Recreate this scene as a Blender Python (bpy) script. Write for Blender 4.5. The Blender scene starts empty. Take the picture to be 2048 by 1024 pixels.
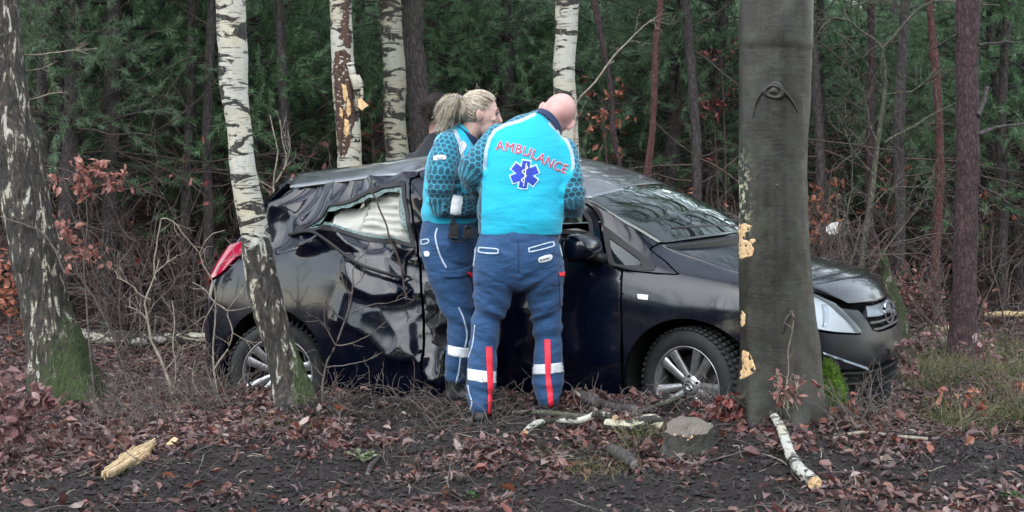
import bpy, bmesh, math, random
import numpy as np
from mathutils import Vector, Matrix, noise
from mathutils.geometry import delaunay_2d_cdt
from mathutils.bvhtree import BVHTree

random.seed(7)
RNG = np.random.default_rng(7)
SC = bpy.context.scene
COL = SC.collection

# ------------------------------------------------------------------ camera, sky, sun, exposure
F, HZ, CAMZ = 3400.0, 265.0, 1.65          # focal length in photo pixels, row of the horizon, eye height
cam_d = bpy.data.cameras.new("camera")
cam = bpy.data.objects.new("camera", cam_d)
COL.objects.link(cam)
cam.location = (0, 0, CAMZ)
cam.rotation_euler = (math.radians(90), 0, 0)
cam_d.sensor_width = 36.0
cam_d.lens = F / 2048 * 36.0
cam_d.shift_y = -(512 - HZ) / 2048
cam_d.clip_start, cam_d.clip_end = 0.1, 500
cam_d.dof.use_dof = True
cam_d.dof.focus_distance = 9.0
cam_d.dof.aperture_fstop = 7.0
SC.camera = cam

SUN_EL, SUN_ROT = math.radians(48), math.radians(195)
world = bpy.data.worlds.new("World")
SC.world = world
world.use_nodes = True
wn = world.node_tree
wn.nodes.clear()
sky = wn.nodes.new("ShaderNodeTexSky")
sky.sky_type = 'NISHITA'
sky.sun_disc = False
sky.sun_elevation = SUN_EL
sky.sun_rotation = SUN_ROT
sky.air_density, sky.dust_density, sky.ozone_density = 1.6, 0.6, 1.0
hsv = wn.nodes.new("ShaderNodeHueSaturation")      # an overcast sky is nearly grey
hsv.inputs['Saturation'].default_value = 0.42
bg = wn.nodes.new("ShaderNodeBackground")
bg.inputs['Strength'].default_value = 0.15
wo = wn.nodes.new("ShaderNodeOutputWorld")
wn.links.new(sky.outputs[0], hsv.inputs['Color'])
wn.links.new(hsv.outputs[0], bg.inputs['Color'])
wn.links.new(bg.outputs[0], wo.inputs['Surface'])

sun_d = bpy.data.lights.new("sun", 'SUN')
sun_d.energy = 0.5
sun_d.angle = math.radians(70)
sun_d.color = (1.0, 0.97, 0.93)
sun = bpy.data.objects.new("sun", sun_d)
COL.objects.link(sun)
# the sun stands behind the camera's right shoulder: same direction as the sky's
_sd = Vector((math.sin(SUN_ROT) * math.cos(SUN_EL), math.cos(SUN_ROT) * math.cos(SUN_EL), math.sin(SUN_EL)))
sun.rotation_euler = (-_sd).to_track_quat('-Z', 'Y').to_euler()
sun.location = (0, 0, 20)

SC.view_settings.view_transform = 'Standard'
SC.view_settings.look = 'None'
SC.view_settings.exposure = 1.82
SC.view_settings.gamma = 1.0
SC.view_settings.use_curve_mapping = False
SC.render.engine = 'CYCLES'
SC.cycles.max_bounces = 8
SC.cycles.transparent_max_bounces = 24
SC.cycles.caustics_reflective = False
SC.cycles.caustics_refractive = False
SC.cycles.use_denoising = True


# ------------------------------------------------------------------ helpers
def at(u, v, Y):
    """point at depth Y behind the photo's pixel (u, v)"""
    return Vector(((u - 1024) * Y / F, Y, CAMZ - (v - HZ) * Y / F))


def tag(o, label=None, cat=None, group=None, kind=None):
    if label: o['label'] = label
    if cat: o['category'] = cat
    if group: o['group'] = group
    if kind: o['kind'] = kind
    return o


def empty(name, loc=(0, 0, 0), rz=0.0, parent=None):
    o = bpy.data.objects.new(name, None)
    COL.objects.link(o)
    o.empty_display_size = 0.1
    o.location = loc
    o.rotation_euler = (0, 0, rz)
    if parent: o.parent = parent
    return o


def link(name, me, parent=None, mat=None, loc=None, mw=None):
    o = bpy.data.objects.new(name, me)
    COL.objects.link(o)
    if mat is not None and not me.materials:
        for m in (mat if isinstance(mat, (list, tuple)) else [mat]):
            me.materials.append(m)
    if parent: o.parent = parent
    if loc is not None: o.location = loc
    return o


def mesh(name, verts, faces, smooth=True, mat=None, fmat=None):
    """verts (n,3); faces: (m,3)/(m,4) array or a list of tuples"""
    me = bpy.data.meshes.new(name)
    if isinstance(faces, np.ndarray):
        v = np.ascontiguousarray(verts, dtype=np.float32)
        k = faces.shape[1]
        me.vertices.add(len(v))
        me.vertices.foreach_set('co', v.ravel())
        me.loops.add(faces.size)
        me.loops.foreach_set('vertex_index', np.ascontiguousarray(faces, dtype=np.int32).ravel())
        me.polygons.add(len(faces))
        me.polygons.foreach_set('loop_start', np.arange(0, faces.size, k, dtype=np.int32))
        me.update(calc_edges=True)
    else:
        me.from_pydata([tuple(p) for p in verts], [], faces)
        me.update()
    me.polygons.foreach_set('use_smooth', np.full(len(me.polygons), smooth, dtype=bool))
    if fmat is not None:
        me.polygons.foreach_set('material_index', np.asarray(fmat, dtype=np.int32))
    if mat is not None:
        for m in (mat if isinstance(mat, (list, tuple)) else [mat]):
            me.materials.append(m)
    return me


def obj(name, verts, faces, mat, parent=None, smooth=True, loc=None, fmat=None):
    return link(name, mesh(name, verts, faces, smooth, mat, fmat), parent, loc=loc)


def attr(me, name, vals):
    vals = np.asarray(vals, dtype=np.float32)
    if vals.ndim == 1:
        a = me.attributes.new(name, 'FLOAT', 'POINT')
        a.data.foreach_set('value', vals)
    else:
        a = me.attributes.new(name, 'FLOAT_VECTOR', 'POINT')
        a.data.foreach_set('vector', np.ascontiguousarray(vals).ravel())


class MB:
    """collects loose shapes into one mesh"""
    def __init__(s):
        s.v, s.f, s.n, s.m = [], [], 0, []

    def add(s, verts, faces, mi=0):
        b = s.n
        s.v += [tuple(p) for p in verts]
        s.f += [tuple(i + b for i in f) for f in faces]
        s.m += [mi] * len(faces)
        s.n += len(verts)
        return s

    def box(s, c, size, R=None, mi=0, taper=1.0):
        cx, cy, cz = c
        hx, hy, hz = [q / 2 for q in size]
        pts = []
        for z in (-hz, hz):
            k = taper if z > 0 else 1
            for x, y in ((-hx, -hy), (hx, -hy), (hx, hy), (-hx, hy)):
                p = Vector((x * k, y * k, z))
                if R is not None: p = R @ p
                pts.append((p.x + cx, p.y + cy, p.z + cz))
        return s.add(pts, [(3, 2, 1, 0), (4, 5, 6, 7), (0, 1, 5, 4), (1, 2, 6, 5), (2, 3, 7, 6), (3, 0, 4, 7)], mi)

    def tube(s, pts, rad, n=8, cap=True, mi=0):
        v, f = tube(pts, rad, n, cap)
        return s.add(v, f, mi)

    def obj(s, name, mat, parent=None, smooth=True, loc=None):
        return obj(name, s.v, s.f, mat, parent, smooth, loc, s.m if any(s.m) else None)


def frames(P):
    P = [Vector(p) for p in P]
    T = []
    for i in range(len(P)):
        t = P[min(i + 1, len(P) - 1)] - P[max(i - 1, 0)]
        T.append(t.normalized() if t.length > 1e-9 else Vector((0, 0, 1)))
    up = Vector((0, 0, 1)) if abs(T[0].z) < 0.9 else Vector((0, 1, 0))
    n = (up - T[0] * up.dot(T[0])).normalized()
    out = []
    for t in T:
        n = n - t * n.dot(t)
        n = n.normalized() if n.length > 1e-6 else t.orthogonal().normalized()
        out.append((t, n, t.cross(n)))
    return P, out


def tube(pts, rad, n=8, cap=True):
    P, fr = frames(pts)
    if not hasattr(rad, '__len__'): rad = [rad] * len(P)
    v, f = [], []
    for p, r, (t, a, b) in zip(P, rad, fr):
        for k in range(n):
            q = 2 * math.pi * k / n
            v.append(p + (a * math.cos(q) + b * math.sin(q)) * r)
    for i in range(len(P) - 1):
        for k in range(n):
            f.append((i * n + k, i * n + (k + 1) % n, (i + 1) * n + (k + 1) % n, (i + 1) * n + k))
    if cap:
        f.append(tuple(range(n - 1, -1, -1)))
        f.append(tuple(range((len(P) - 1) * n, len(P) * n)))
    return v, f


def smoothline(pts, n=6):
    """Catmull-Rom through the points (any dimension)"""
    P = np.array([tuple(p) for p in pts], dtype=float)
    if len(P) < 3: return P
    Q = np.vstack([2 * P[0] - P[1], P, 2 * P[-1] - P[-2]])
    out = []
    for i in range(1, len(Q) - 2):
        a, b, c, d = Q[i - 1], Q[i], Q[i + 1], Q[i + 2]
        for k in range(n):
            t = k / n
            out.append(0.5 * (2 * b + (c - a) * t + (2 * a - 5 * b + 4 * c - d) * t * t + (3 * b - a - 3 * c + d) * t ** 3))
    out.append(P[-1])
    return np.array(out)


def resample(P, h):
    P = np.asarray(P, dtype=float)
    d = np.r_[0, np.cumsum(np.linalg.norm(np.diff(P, axis=0), axis=1))]
    n = max(2, int(round(d[-1] / h)) + 1)
    s = np.linspace(0, d[-1], n)
    return np.stack([np.interp(s, d, P[:, k]) for k in range(P.shape[1])], 1)


def inside(poly, pts):
    x, y = pts[:, 0], pts[:, 1]
    r = np.zeros(len(pts), bool)
    n = len(poly)
    for i in range(n):
        x1, y1 = poly[i]
        x2, y2 = poly[(i + 1) % n]
        if y1 == y2: continue
        c = ((y1 > y) != (y2 > y)) & (x < (x2 - x1) * (y - y1) / (y2 - y1) + x1)
        r ^= c
    return r


def seg_dist(P, a, b):
    """distance of points P to segment ab, signed side and parameter"""
    a, b = np.asarray(a, float), np.asarray(b, float)
    d = b - a
    L2 = max((d ** 2).sum(), 1e-12)
    t = np.clip(((P - a) @ d) / L2, 0, 1)
    q = P - (a + t[:, None] * d)
    return np.sqrt((q ** 2).sum(1)), t


def poly_dist(P, line):
    """unsigned distance to a 2D polyline, side (left positive), arc parameter 0..1"""
    line = np.asarray(line, float)
    seg = np.linalg.norm(np.diff(line, axis=0), axis=1)
    cum = np.r_[0, np.cumsum(seg)]
    best = np.full(len(P), 1e9)
    side = np.zeros(len(P))
    par = np.zeros(len(P))
    for i in range(len(line) - 1):
        d, t = seg_dist(P, line[i], line[i + 1])
        m = d < best
        dv = line[i + 1] - line[i]
        cr = dv[0] * (P[:, 1] - line[i, 1]) - dv[1] * (P[:, 0] - line[i, 0])
        best = np.where(m, d, best)
        side = np.where(m, np.sign(cr), side)
        par = np.where(m, (cum[i] + t * seg[i]) / max(cum[-1], 1e-9), par)
    return best, side, par


def cdt(outline, holes=(), h=0.02, jitter=0.0):
    """triangulate a 2D outline with holes, with interior points every h"""
    loops = [np.asarray(l, float) for l in [outline, *holes]]
    pts, edges = [], []
    for l in loops:
        l = resample(np.vstack([l, l[:1]]), h)[:-1]
        b = len(pts)
        pts += [tuple(p) for p in l]
        edges += [(b + i, b + (i + 1) % len(l)) for i in range(len(l))]
    B = np.array(pts)
    lo, hi = loops[0].min(0), loops[0].max(0)
    gx, gy = np.meshgrid(np.arange(lo[0] + h * .5, hi[0], h), np.arange(lo[1] + h * .5, hi[1], h * .87))
    gx = gx + (np.arange(gx.shape[0]) % 2)[:, None] * h * .5
    G = np.stack([gx.ravel(), gy.ravel()], 1)
    if len(G):
        ok = inside(loops[0], G)
        for l in loops[1:]: ok &= ~inside(l, G)
        G = G[ok]
    if len(G):
        keep = np.ones(len(G), bool)
        for c in range(0, len(G), 2000):
            dd = ((G[c:c + 2000, None, :] - B[None]) ** 2).sum(2).min(1)
            keep[c:c + 2000] = dd > (h * .45) ** 2
        G = G[keep]
        pts += [tuple(p) for p in G]
    r = delaunay_2d_cdt([Vector(p) for p in pts], edges, [], 0, 1e-7)
    V = np.array([tuple(p) for p in r[0]])
    T = np.array(r[2], dtype=np.int32)
    cen = V[T].mean(1)
    ok = inside(loops[0], cen)
    for l in loops[1:]: ok &= ~inside(l, cen)
    T = T[ok]
    a = V[T]
    area = (a[:, 1, 0] - a[:, 0, 0]) * (a[:, 2, 1] - a[:, 0, 1]) - (a[:, 1, 1] - a[:, 0, 1]) * (a[:, 2, 0] - a[:, 0, 0])
    T = T[np.abs(area) > 1e-10]
    area = area[np.abs(area) > 1e-10]
    T[area < 0] = T[area < 0][:, ::-1]
    return V, T


def boundary(T):
    e = np.vstack([T[:, [0, 1]], T[:, [1, 2]], T[:, [2, 0]]])
    key = np.sort(e, 1)
    _, idx, cnt = np.unique(key, axis=0, return_index=True, return_counts=True)
    return e[idx[cnt == 1]]


def vnormals(V, T):
    n = np.cross(V[T[:, 1]] - V[T[:, 0]], V[T[:, 2]] - V[T[:, 0]])
    N = np.zeros_like(V)
    for k in range(3): np.add.at(N, T[:, k], n)
    return N / np.maximum(np.linalg.norm(N, axis=1, keepdims=True), 1e-12)


def thick(V, T, depth, N=None):
    """give a sheet a thickness: a second skin at -depth*N and a rim"""
    if N is None: N = vnormals(V, T)
    E = boundary(T)
    n = len(V)
    V2 = np.vstack([V, V - N * depth])
    T2 = T[:, ::-1] + n
    rim = np.vstack([np.stack([E[:, 1], E[:, 0], E[:, 0] + n], 1), np.stack([E[:, 1], E[:, 0] + n, E[:, 1] + n], 1)])
    return V2, np.vstack([T, T2, rim])


def smooth01(x):
    x = np.clip(x, 0, 1)
    return x * x * (3 - 2 * x)


_perm = np.random.default_rng(3).permutation(256)
_perm = np.r_[_perm, _perm, _perm]
_grad = np.random.default_rng(4).normal(size=(256, 3))
_grad /= np.linalg.norm(_grad, axis=1, keepdims=True)


def gnoise(P):
    """gradient noise, vectorised; P (n,3) -> about -0.7..0.7"""
    P = np.asarray(P, float)
    if P.shape[1] == 2: P = np.c_[P, np.zeros(len(P))]
    i = np.floor(P).astype(int)
    f = P - i
    u = f ** 3 * (f * (f * 6 - 15) + 10)
    i &= 255
    out = np.zeros(len(P))
    for dx in (0, 1):
        for dy in (0, 1):
            for dz in (0, 1):
                h = _perm[_perm[_perm[(i[:, 0] + dx) & 255] + ((i[:, 1] + dy) & 255)] + ((i[:, 2] + dz) & 255)]
                g = _grad[h & 255]
                d = (g * (f - [dx, dy, dz])).sum(1)
                w = (u[:, 0] if dx else 1 - u[:, 0]) * (u[:, 1] if dy else 1 - u[:, 1]) * (u[:, 2] if dz else 1 - u[:, 2])
                out += w * d
    return out


def fbm(P, o=4, gain=.5):
    P = np.asarray(P, float)
    s, a = np.zeros(len(P)), 1.0
    for k in range(o):
        s += a * gnoise(P * 2 ** k + 17.3 * k)
        a *= gain
    return s


# ------------------------------------------------------------------ material kit
class NT:
    def __init__(s, name):
        s.m = bpy.data.materials.new(name)
        s.m.use_nodes = True
        s.t = s.m.node_tree
        s.b = s.t.nodes['Principled BSDF']
        s.out = s.t.nodes['Material Output']

    def n(s, typ, **kw):
        x = s.t.nodes.new(typ)
        for k, v in kw.items():
            if k.startswith('i_'):
                x.inputs[k[2:].replace('_', ' ')].default_value = v
            else:
                setattr(x, k, v)
        return x

    def l(s, a, b):
        s.t.links.new(a, b)

    def set(s, sock, v):
        i = s.b.inputs[sock]
        if hasattr(v, 'is_output') or isinstance(v, bpy.types.NodeSocket): s.l(v, i)
        else: i.default_value = (*v, 1) if hasattr(v, '__len__') and len(v) == 3 else v

    def val(s, sock, v):
        if isinstance(v, bpy.types.NodeSocket): s.l(v, sock)
        else:
            if hasattr(v, '__len__') and len(v) == 3 and len(sock.default_value) == 4: v = (*v, 1)
            sock.default_value = v

    def obco(s):
        return s.n('ShaderNodeTexCoord').outputs['Object']

    def attr(s, name, out='Fac'):
        return s.n('ShaderNodeAttribute', attribute_name=name).outputs[out]

    def mapping(s, vec, scale=(1, 1, 1), loc=(0, 0, 0)):
        x = s.n('ShaderNodeMapping')
        s.l(vec, x.inputs[0])
        x.inputs['Scale'].default_value = scale
        x.inputs['Location'].default_value = loc
        return x.outputs[0]

    def noise(s, vec, scale=5, detail=4, rough=.55, dist=0):
        x = s.n('ShaderNodeTexNoise')
        if vec is not None: s.l(vec, x.inputs['Vector'])
        x.inputs['Scale'].default_value = scale
        x.inputs['Detail'].default_value = detail
        x.inputs['Roughness'].default_value = rough
        x.inputs['Distortion'].default_value = dist
        return x.outputs['Fac']

    def voronoi(s, vec, scale=5, feature='F1', out='Distance', rnd=1.0):
        x = s.n('ShaderNodeTexVoronoi', feature=feature)
        if vec is not None: s.l(vec, x.inputs['Vector'])
        x.inputs['Scale'].default_value = scale
        x.inputs['Randomness'].default_value = rnd
        return x.outputs[out]

    def ramp(s, fac, stops, interp='LINEAR'):
        x = s.n('ShaderNodeValToRGB')
        x.color_ramp.interpolation = interp
        e = x.color_ramp.elements
        while len(e) > 1: e.remove(e[0])
        for i, (p, c) in enumerate(stops):
            if not hasattr(c, '__len__'): c = (c, c, c)
            q = e[0] if i == 0 else e.new(p)
            q.position = p
            q.color = (*c, 1)
        s.l(fac, x.inputs[0])
        return x.outputs[0]

    def math(s, op, a, b=0.0, c=0.0):
        x = s.n('ShaderNodeMath', operation=op)
        for i, q in enumerate((a, b, c)): s.val(x.inputs[i], q)
        return x.outputs[0]

    def step(s, v, e, w=0.002):
        """0 below e, 1 above, soft over w"""
        x = s.n('ShaderNodeMapRange', interpolation_type='SMOOTHSTEP')
        s.val(x.inputs['Value'], v)
        s.val(x.inputs['From Min'], e - w if not isinstance(e, bpy.types.NodeSocket) else e)
        s.val(x.inputs['From Max'], e + w if not isinstance(e, bpy.types.NodeSocket) else e)
        return x.outputs[0]

    def mix(s, fac, a, b):
        x = s.n('ShaderNodeMix', data_type='RGBA')
        s.val(x.inputs[0], fac)
        s.val(x.inputs[6], a)
        s.val(x.inputs[7], b)
        return x.outputs[2]

    def bump(s, h, strength=.5, dist=.01):
        x = s.n('ShaderNodeBump')
        s.l(h, x.inputs['Height'])
        x.inputs['Strength'].default_value = strength
        x.inputs['Distance'].default_value = dist
        s.l(x.outputs[0], s.b.inputs['Normal'])


def plain(name, col, rough=.6, metal=0.0, spec=None, coat=0.0, nscale=None, var=.25, bump=0.0):
    """a plain stuff with slight mottling"""
    t = NT(name)
    if nscale:
        f = t.noise(t.obco(), nscale, 5)
        c = t.ramp(f, [(.3, tuple(q * (1 - var) for q in col)), (.7, tuple(min(1, q * (1 + var)) for q in col))])
        t.set('Base Color', c)
        if bump: t.bump(f, .6, bump)
    else:
        t.set('Base Color', col)
    t.set('Roughness', rough)
    t.set('Metallic', metal)
    if spec is not None: t.set('Specular IOR Level', spec)
    if coat:
        t.set('Coat Weight', coat)
        t.set('Coat Roughness', .05)
    return t.m
# ------------------------------------------------------------------ materials
def m_soil():
    t = NT('soil')
    c = t.obco()
    f1, f2, f3 = t.noise(c, 1.3, 4), t.noise(c, 14, 6, .65), t.noise(c, 90, 4, .7)
    col = t.mix(f2, t.ramp(f3, [(.3, (.0055, .0042, .0037)), (.75, (.027, .020, .0175))]),
                t.ramp(f3, [(.3, (.010, .0072, .0062)), (.75, (.042, .031, .027))]))
    col = t.mix(t.math('MULTIPLY', t.attr('litter'), .75), col, t.ramp(f3, [(.25, (.03, .018, .018)), (.55, (.10, .064, .062)), (.8, (.2, .14, .14))]))
    t.set('Base Color', col)
    t.set('Roughness', t.ramp(f2, [(.35, .6), (.6, .92)]))
    t.set('Specular IOR Level', .3)
    t.bump(t.math('ADD', t.math('MULTIPLY', f2, 2.0), f3), .9, .012)
    return t.m


def m_leaf(name, stops, rough=.55, src='island', trans=.15):
    t = NT(name)
    r = (t.n('ShaderNodeNewGeometry').outputs['Random Per Island'] if src == 'island'
         else t.n('ShaderNodeObjectInfo').outputs['Random'])
    c = t.ramp(r, stops)
    f = t.noise(t.obco(), 60, 3)
    c = t.mix(t.math('MULTIPLY', f, .5), c, (.05, .025, .022))
    t.set('Base Color', c)
    t.set('Roughness', rough)
    t.set('Specular IOR Level', .6)
    if trans:
        d = t.n('ShaderNodeBsdfTranslucent')
        t.l(c, d.inputs[0])
        mx = t.n('ShaderNodeMixShader')
        mx.inputs[0].default_value = trans
        t.l(t.b.outputs[0], mx.inputs[1]); t.l(d.outputs[0], mx.inputs[2])
        t.l(mx.outputs[0], t.out.inputs[0])
    return t.m


LITTER = [(0, (.062, .040, .043)), (.25, (.105, .066, .068)), (.45, (.16, .10, .098)), (.60, (.12, .040, .034)),
          (.74, (.25, .155, .14)), (.86, (.24, .085, .052)), (.95, (.33, .25, .225)), (1.0, (.42, .34, .30))]
REDLEAF = [(0, (.18, .062, .055)), (.35, (.29, .105, .088)), (.7, (.37, .165, .14)), (1.0, (.47, .27, .24))]
PINKLEAF = [(0, (.15, .068, .072)), (.4, (.25, .115, .115)), (.75, (.34, .18, .175)), (1.0, (.45, .28, .27))]
DARKRED = [(0, (.13, .022, .025)), (.5, (.24, .05, .045)), (1.0, (.36, .12, .10))]
ORANGE = [(0, (.26, .075, .04)), (.5, (.45, .14, .075)), (1.0, (.60, .26, .17))]
SALMON = [(0, (.26, .085, .065)), (.4, (.42, .16, .12)), (1.0, (.62, .33, .27))]


def m_birch(name='birch_bark', white=(.54, .53, .465), moss=True):
    t = NT(name)
    c = t.obco()
    rough = t.attr('rough')
    lent = t.noise(t.mapping(c, (9, 9, 95)), 1.0, 3, .5)                    # short level pores
    fine = t.noise(t.mapping(c, (1, 1, .35)), 60, 4, .7)
    fis = t.voronoi(t.mapping(c, (30, 30, 10)), 1.0, 'DISTANCE_TO_EDGE')
    bands = t.noise(t.mapping(c, (5, 5, 15)), 1.0, 5, .62, .9)              # dark belts
    mott = t.noise(t.mapping(c, (24, 24, 7)), 1.0, 5, .65, .6)              # the cracked lower bark
    big = t.noise(c, 3, 3)
    wcol = t.mix(fine, tuple(q * .68 for q in white), white)
    wcol = t.mix(t.ramp(big, [(.45, 0), (.7, 1)]), wcol, (white[0] * .88, white[1] * .80, white[2] * .62))
    wcol = t.mix(t.ramp(lent, [(.60, 0), (.66, 1)]), wcol, (.13, .105, .09))
    dk = t.ramp(fine, [(.3, (.009, .008, .007)), (.55, (.032, .029, .025)), (.75, (.090, .080, .066))])
    b1 = t.ramp(t.math('ADD', bands, t.math('MULTIPLY', rough, .22)), [(.545, 0), (.575, 1)])
    upper = t.mix(b1, wcol, dk)
    lower = t.mix(t.ramp(mott, [(.48, 0), (.54, 1)]), dk, t.mix(t.ramp(big, [(.4, 0), (.65, 1)]), (.078, .058, .043), (.058, .053, .044)))
    lower = t.mix(t.ramp(mott, [(.57, 0), (.60, 1)]), lower, wcol)
    lm = t.math('ADD', t.math('MULTIPLY', t.math('SUBTRACT', bands, .5), 1.1), t.math('MULTIPLY', t.math('SUBTRACT', mott, .5), .9))
    lm = t.step(t.math('ADD', rough, lm), .42, .16)
    col = t.mix(lm, upper, lower)
    if moss:
        mm = t.math('SUBTRACT', t.math('ADD', t.attr('moss'), t.noise(c, 16, 5, .7)), .55)
        mcol = t.ramp(t.noise(c, 120, 3), [(.3, (.012, .022, .006)), (.7, (.060, .095, .022))])
        col = t.mix(t.ramp(mm, [(.42, 0), (.62, .9)]), col, mcol)
    t.set('Base Color', col)
    t.set('Roughness', .8)
    h = t.math('ADD', t.math('MULTIPLY', mott, t.math('MULTIPLY', lm, 2.5)), t.math('ADD', t.math('MULTIPLY', fis, t.math('ADD', .3, lm)), fine))
    t.bump(h, .9, .010)
    return t.m


def m_bark(name, a, b, sx=22, sz=5, rough=.85, plates=True, green=0.0):
    t = NT(name)
    c = t.obco()
    wv = t.n('ShaderNodeTexNoise'); t.l(c, wv.inputs['Vector']); wv.inputs['Scale'].default_value = 14; wv.inputs['Detail'].default_value = 4
    ad = t.n('ShaderNodeVectorMath', operation='MULTIPLY_ADD'); t.l(wv.outputs['Color'], ad.inputs[0]); ad.inputs[1].default_value = (.07, .07, .12); t.l(c, ad.inputs[2])
    v = t.voronoi(t.mapping(ad.outputs[0], (sx * 1.5, sx * 1.5, sz * 1.7)), 1.0, 'DISTANCE_TO_EDGE')
    f = t.noise(t.mapping(c, (1, 1, .3)), 40, 5, .7)
    col = t.ramp(f, [(.3, a), (.72, b)])
    if plates: col = t.mix(t.ramp(v, [(0.0, 0), (.16, 1)]), t.mix(f, tuple(q * .4 for q in a), a), col)
    if green:
        col = t.mix(t.math('MULTIPLY', t.ramp(t.noise(c, 6, 4), [(.45, 0), (.7, 1)]), green), col, (.05, .065, .03))
    t.set('Base Color', col)
    t.set('Roughness', rough)
    t.bump(t.math('ADD', t.math('MULTIPLY', v, 1.5), f), .9, .01)
    return t.m


def m_beech():
    t = NT('beech_bark')
    c = t.obco()
    st = t.noise(t.mapping(c, (16, 16, .7)), 1.0, 5, .6)       # streaks of rain running down
    wr = t.noise(t.mapping(c, (3, 3, 26)), 1.0, 5, .65, 1.2)          # fine level wrinkles
    sp = t.noise(c, 70, 3, .7)
    big = t.noise(t.mapping(c, (1, 1, .5)), 4, 4)
    col = t.ramp(t.math('ADD', t.math('MULTIPLY', st, .65), t.math('MULTIPLY', big, .35)),
                 [(.34, (.007, .006, .0048)), (.5, (.0175, .0152, .0115)), (.68, (.044, .039, .029))])
    lit_bark = t.step(t.math('ADD', t.attr('lit'), t.math('MULTIPLY', t.noise(c, 9, 4), .4)), .70, .15)
    col = t.mix(lit_bark, col, t.mix(sp, (.075, .073, .062), (.15, .148, .128)))  # light painted in as paler bark, high up and along the right side
    col = t.mix(t.ramp(sp, [(.68, 0), (.74, .8)]), col, (.16, .17, .145))
    col = t.mix(t.math('MULTIPLY', t.ramp(t.noise(c, 11, 6, .72), [(.46, 0), (.62, 1)]), .5), col, (.042, .046, .026))
    col = t.mix(t.ramp(t.noise(c, 26, 5, .75), [(.56, 0), (.66, .55)]), col, (.012, .011, .009))
    lich = t.math('MULTIPLY', t.attr('lichen'), t.ramp(t.noise(c, 38, 4, .7), [(.52, 0), (.57, 1)]))
    col = t.mix(lich, col, (.46, .45, .30))
    t.set('Base Color', col)
    t.set('Roughness', t.ramp(st, [(.3, .38), (.7, .62)]))
    t.bump(t.math('ADD', t.math('MULTIPLY', wr, .35), t.math('ADD', t.math('MULTIPLY', st, .5), t.math('MULTIPLY', t.noise(c, 30, 5, .7), 0.5))), .45, .010)
    return t.m


def m_wood(name, a, b, sc=(40, 40, 4)):
    t = NT(name)
    c = t.obco()
    f = t.noise(t.mapping(c, sc), 1.0, 5, .65)
    t.set('Base Color', t.ramp(f, [(.3, a), (.7, b)]))
    t.set('Roughness', .75)
    t.bump(f, .8, .006)
    return t.m


def m_moss():
    t = NT('moss')
    f = t.noise(t.obco(), 70, 4, .7)
    t.set('Base Color', t.ramp(f, [(.3, (.035, .075, .010)), (.55, (.11, .21, .02)), (.8, (.22, .36, .05))]))
    t.set('Roughness', .95)
    t.bump(f, 1.0, .02)
    return t.m


def m_needle(name, a, b):
    t = NT(name)
    r = t.n('ShaderNodeNewGeometry').outputs['Random Per Island']
    o = t.n('ShaderNodeObjectInfo').outputs['Random']
    c = t.ramp(r, [(0, a), (.6, b), (1, tuple(min(1, q * 1.5) for q in b))])
    c = t.mix(t.math('MULTIPLY', o, .35), c, (.05, .066, .038))
    t.set('Base Color', c)
    t.set('Roughness', .5)
    d = t.n('ShaderNodeBsdfTranslucent')
    t.l(c, d.inputs[0])
    mx = t.n('ShaderNodeMixShader')
    mx.inputs[0].default_value = .25
    t.l(t.b.outputs[0], mx.inputs[1]); t.l(d.outputs[0], mx.inputs[2])
    t.l(mx.outputs[0], t.out.inputs[0])
    return t.m


def m_paint():
    t = NT('black_paint')
    c = t.obco()
    drops = t.ramp(t.noise(c, 55, 3, .6), [(.66, 0), (.72, 1)])
    film = t.noise(c, 5, 5, .65)
    dirt = t.math('MULTIPLY', t.math('ADD', t.math('MULTIPLY', drops, .35), t.ramp(film, [(.45, .0), (.8, .12)])), 1.0)
    t.set('Base Color', t.mix(dirt, (.0012, .0022, .0085), (.026, .030, .042)))
    t.set('Metallic', 0.0)
    t.set('Roughness', t.ramp(film, [(.3, .16), (.7, .34)]))
    t.set('Specular IOR Level', .12)
    t.set('Coat Weight', 1.0)
    t.set('Coat Roughness', t.ramp(film, [(.3, .04), (.75, .16)]))
    t.set('Coat IOR', 1.5)
    return t.m


def m_glass(name, tint, refl=1.0, dirt=0.0):
    t = NT(name)
    tr = t.n('ShaderNodeBsdfTransparent'); tr.inputs[0].default_value = (*tint, 1)
    gl = t.n('ShaderNodeBsdfGlossy'); gl.inputs['Roughness'].default_value = .02
    gl.inputs[0].default_value = (.9, .97, .95, 1)
    fr = t.n('ShaderNodeFresnel'); fr.inputs[0].default_value = 1.55
    mx = t.n('ShaderNodeMixShader')
    t.l(t.math('MULTIPLY', fr.outputs[0], refl), mx.inputs[0])
    t.l(tr.outputs[0], mx.inputs[1]); t.l(gl.outputs[0], mx.inputs[2])
    last = mx.outputs[0]
    if dirt:
        d = t.n('ShaderNodeBsdfDiffuse'); d.inputs[0].default_value = (.10, .14, .13, 1)
        m2 = t.n('ShaderNodeMixShader'); m2.inputs[0].default_value = dirt
        t.l(last, m2.inputs[1]); t.l(d.outputs[0], m2.inputs[2]); last = m2.outputs[0]
    t.l(last, t.out.inputs[0])
    return t.m


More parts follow.
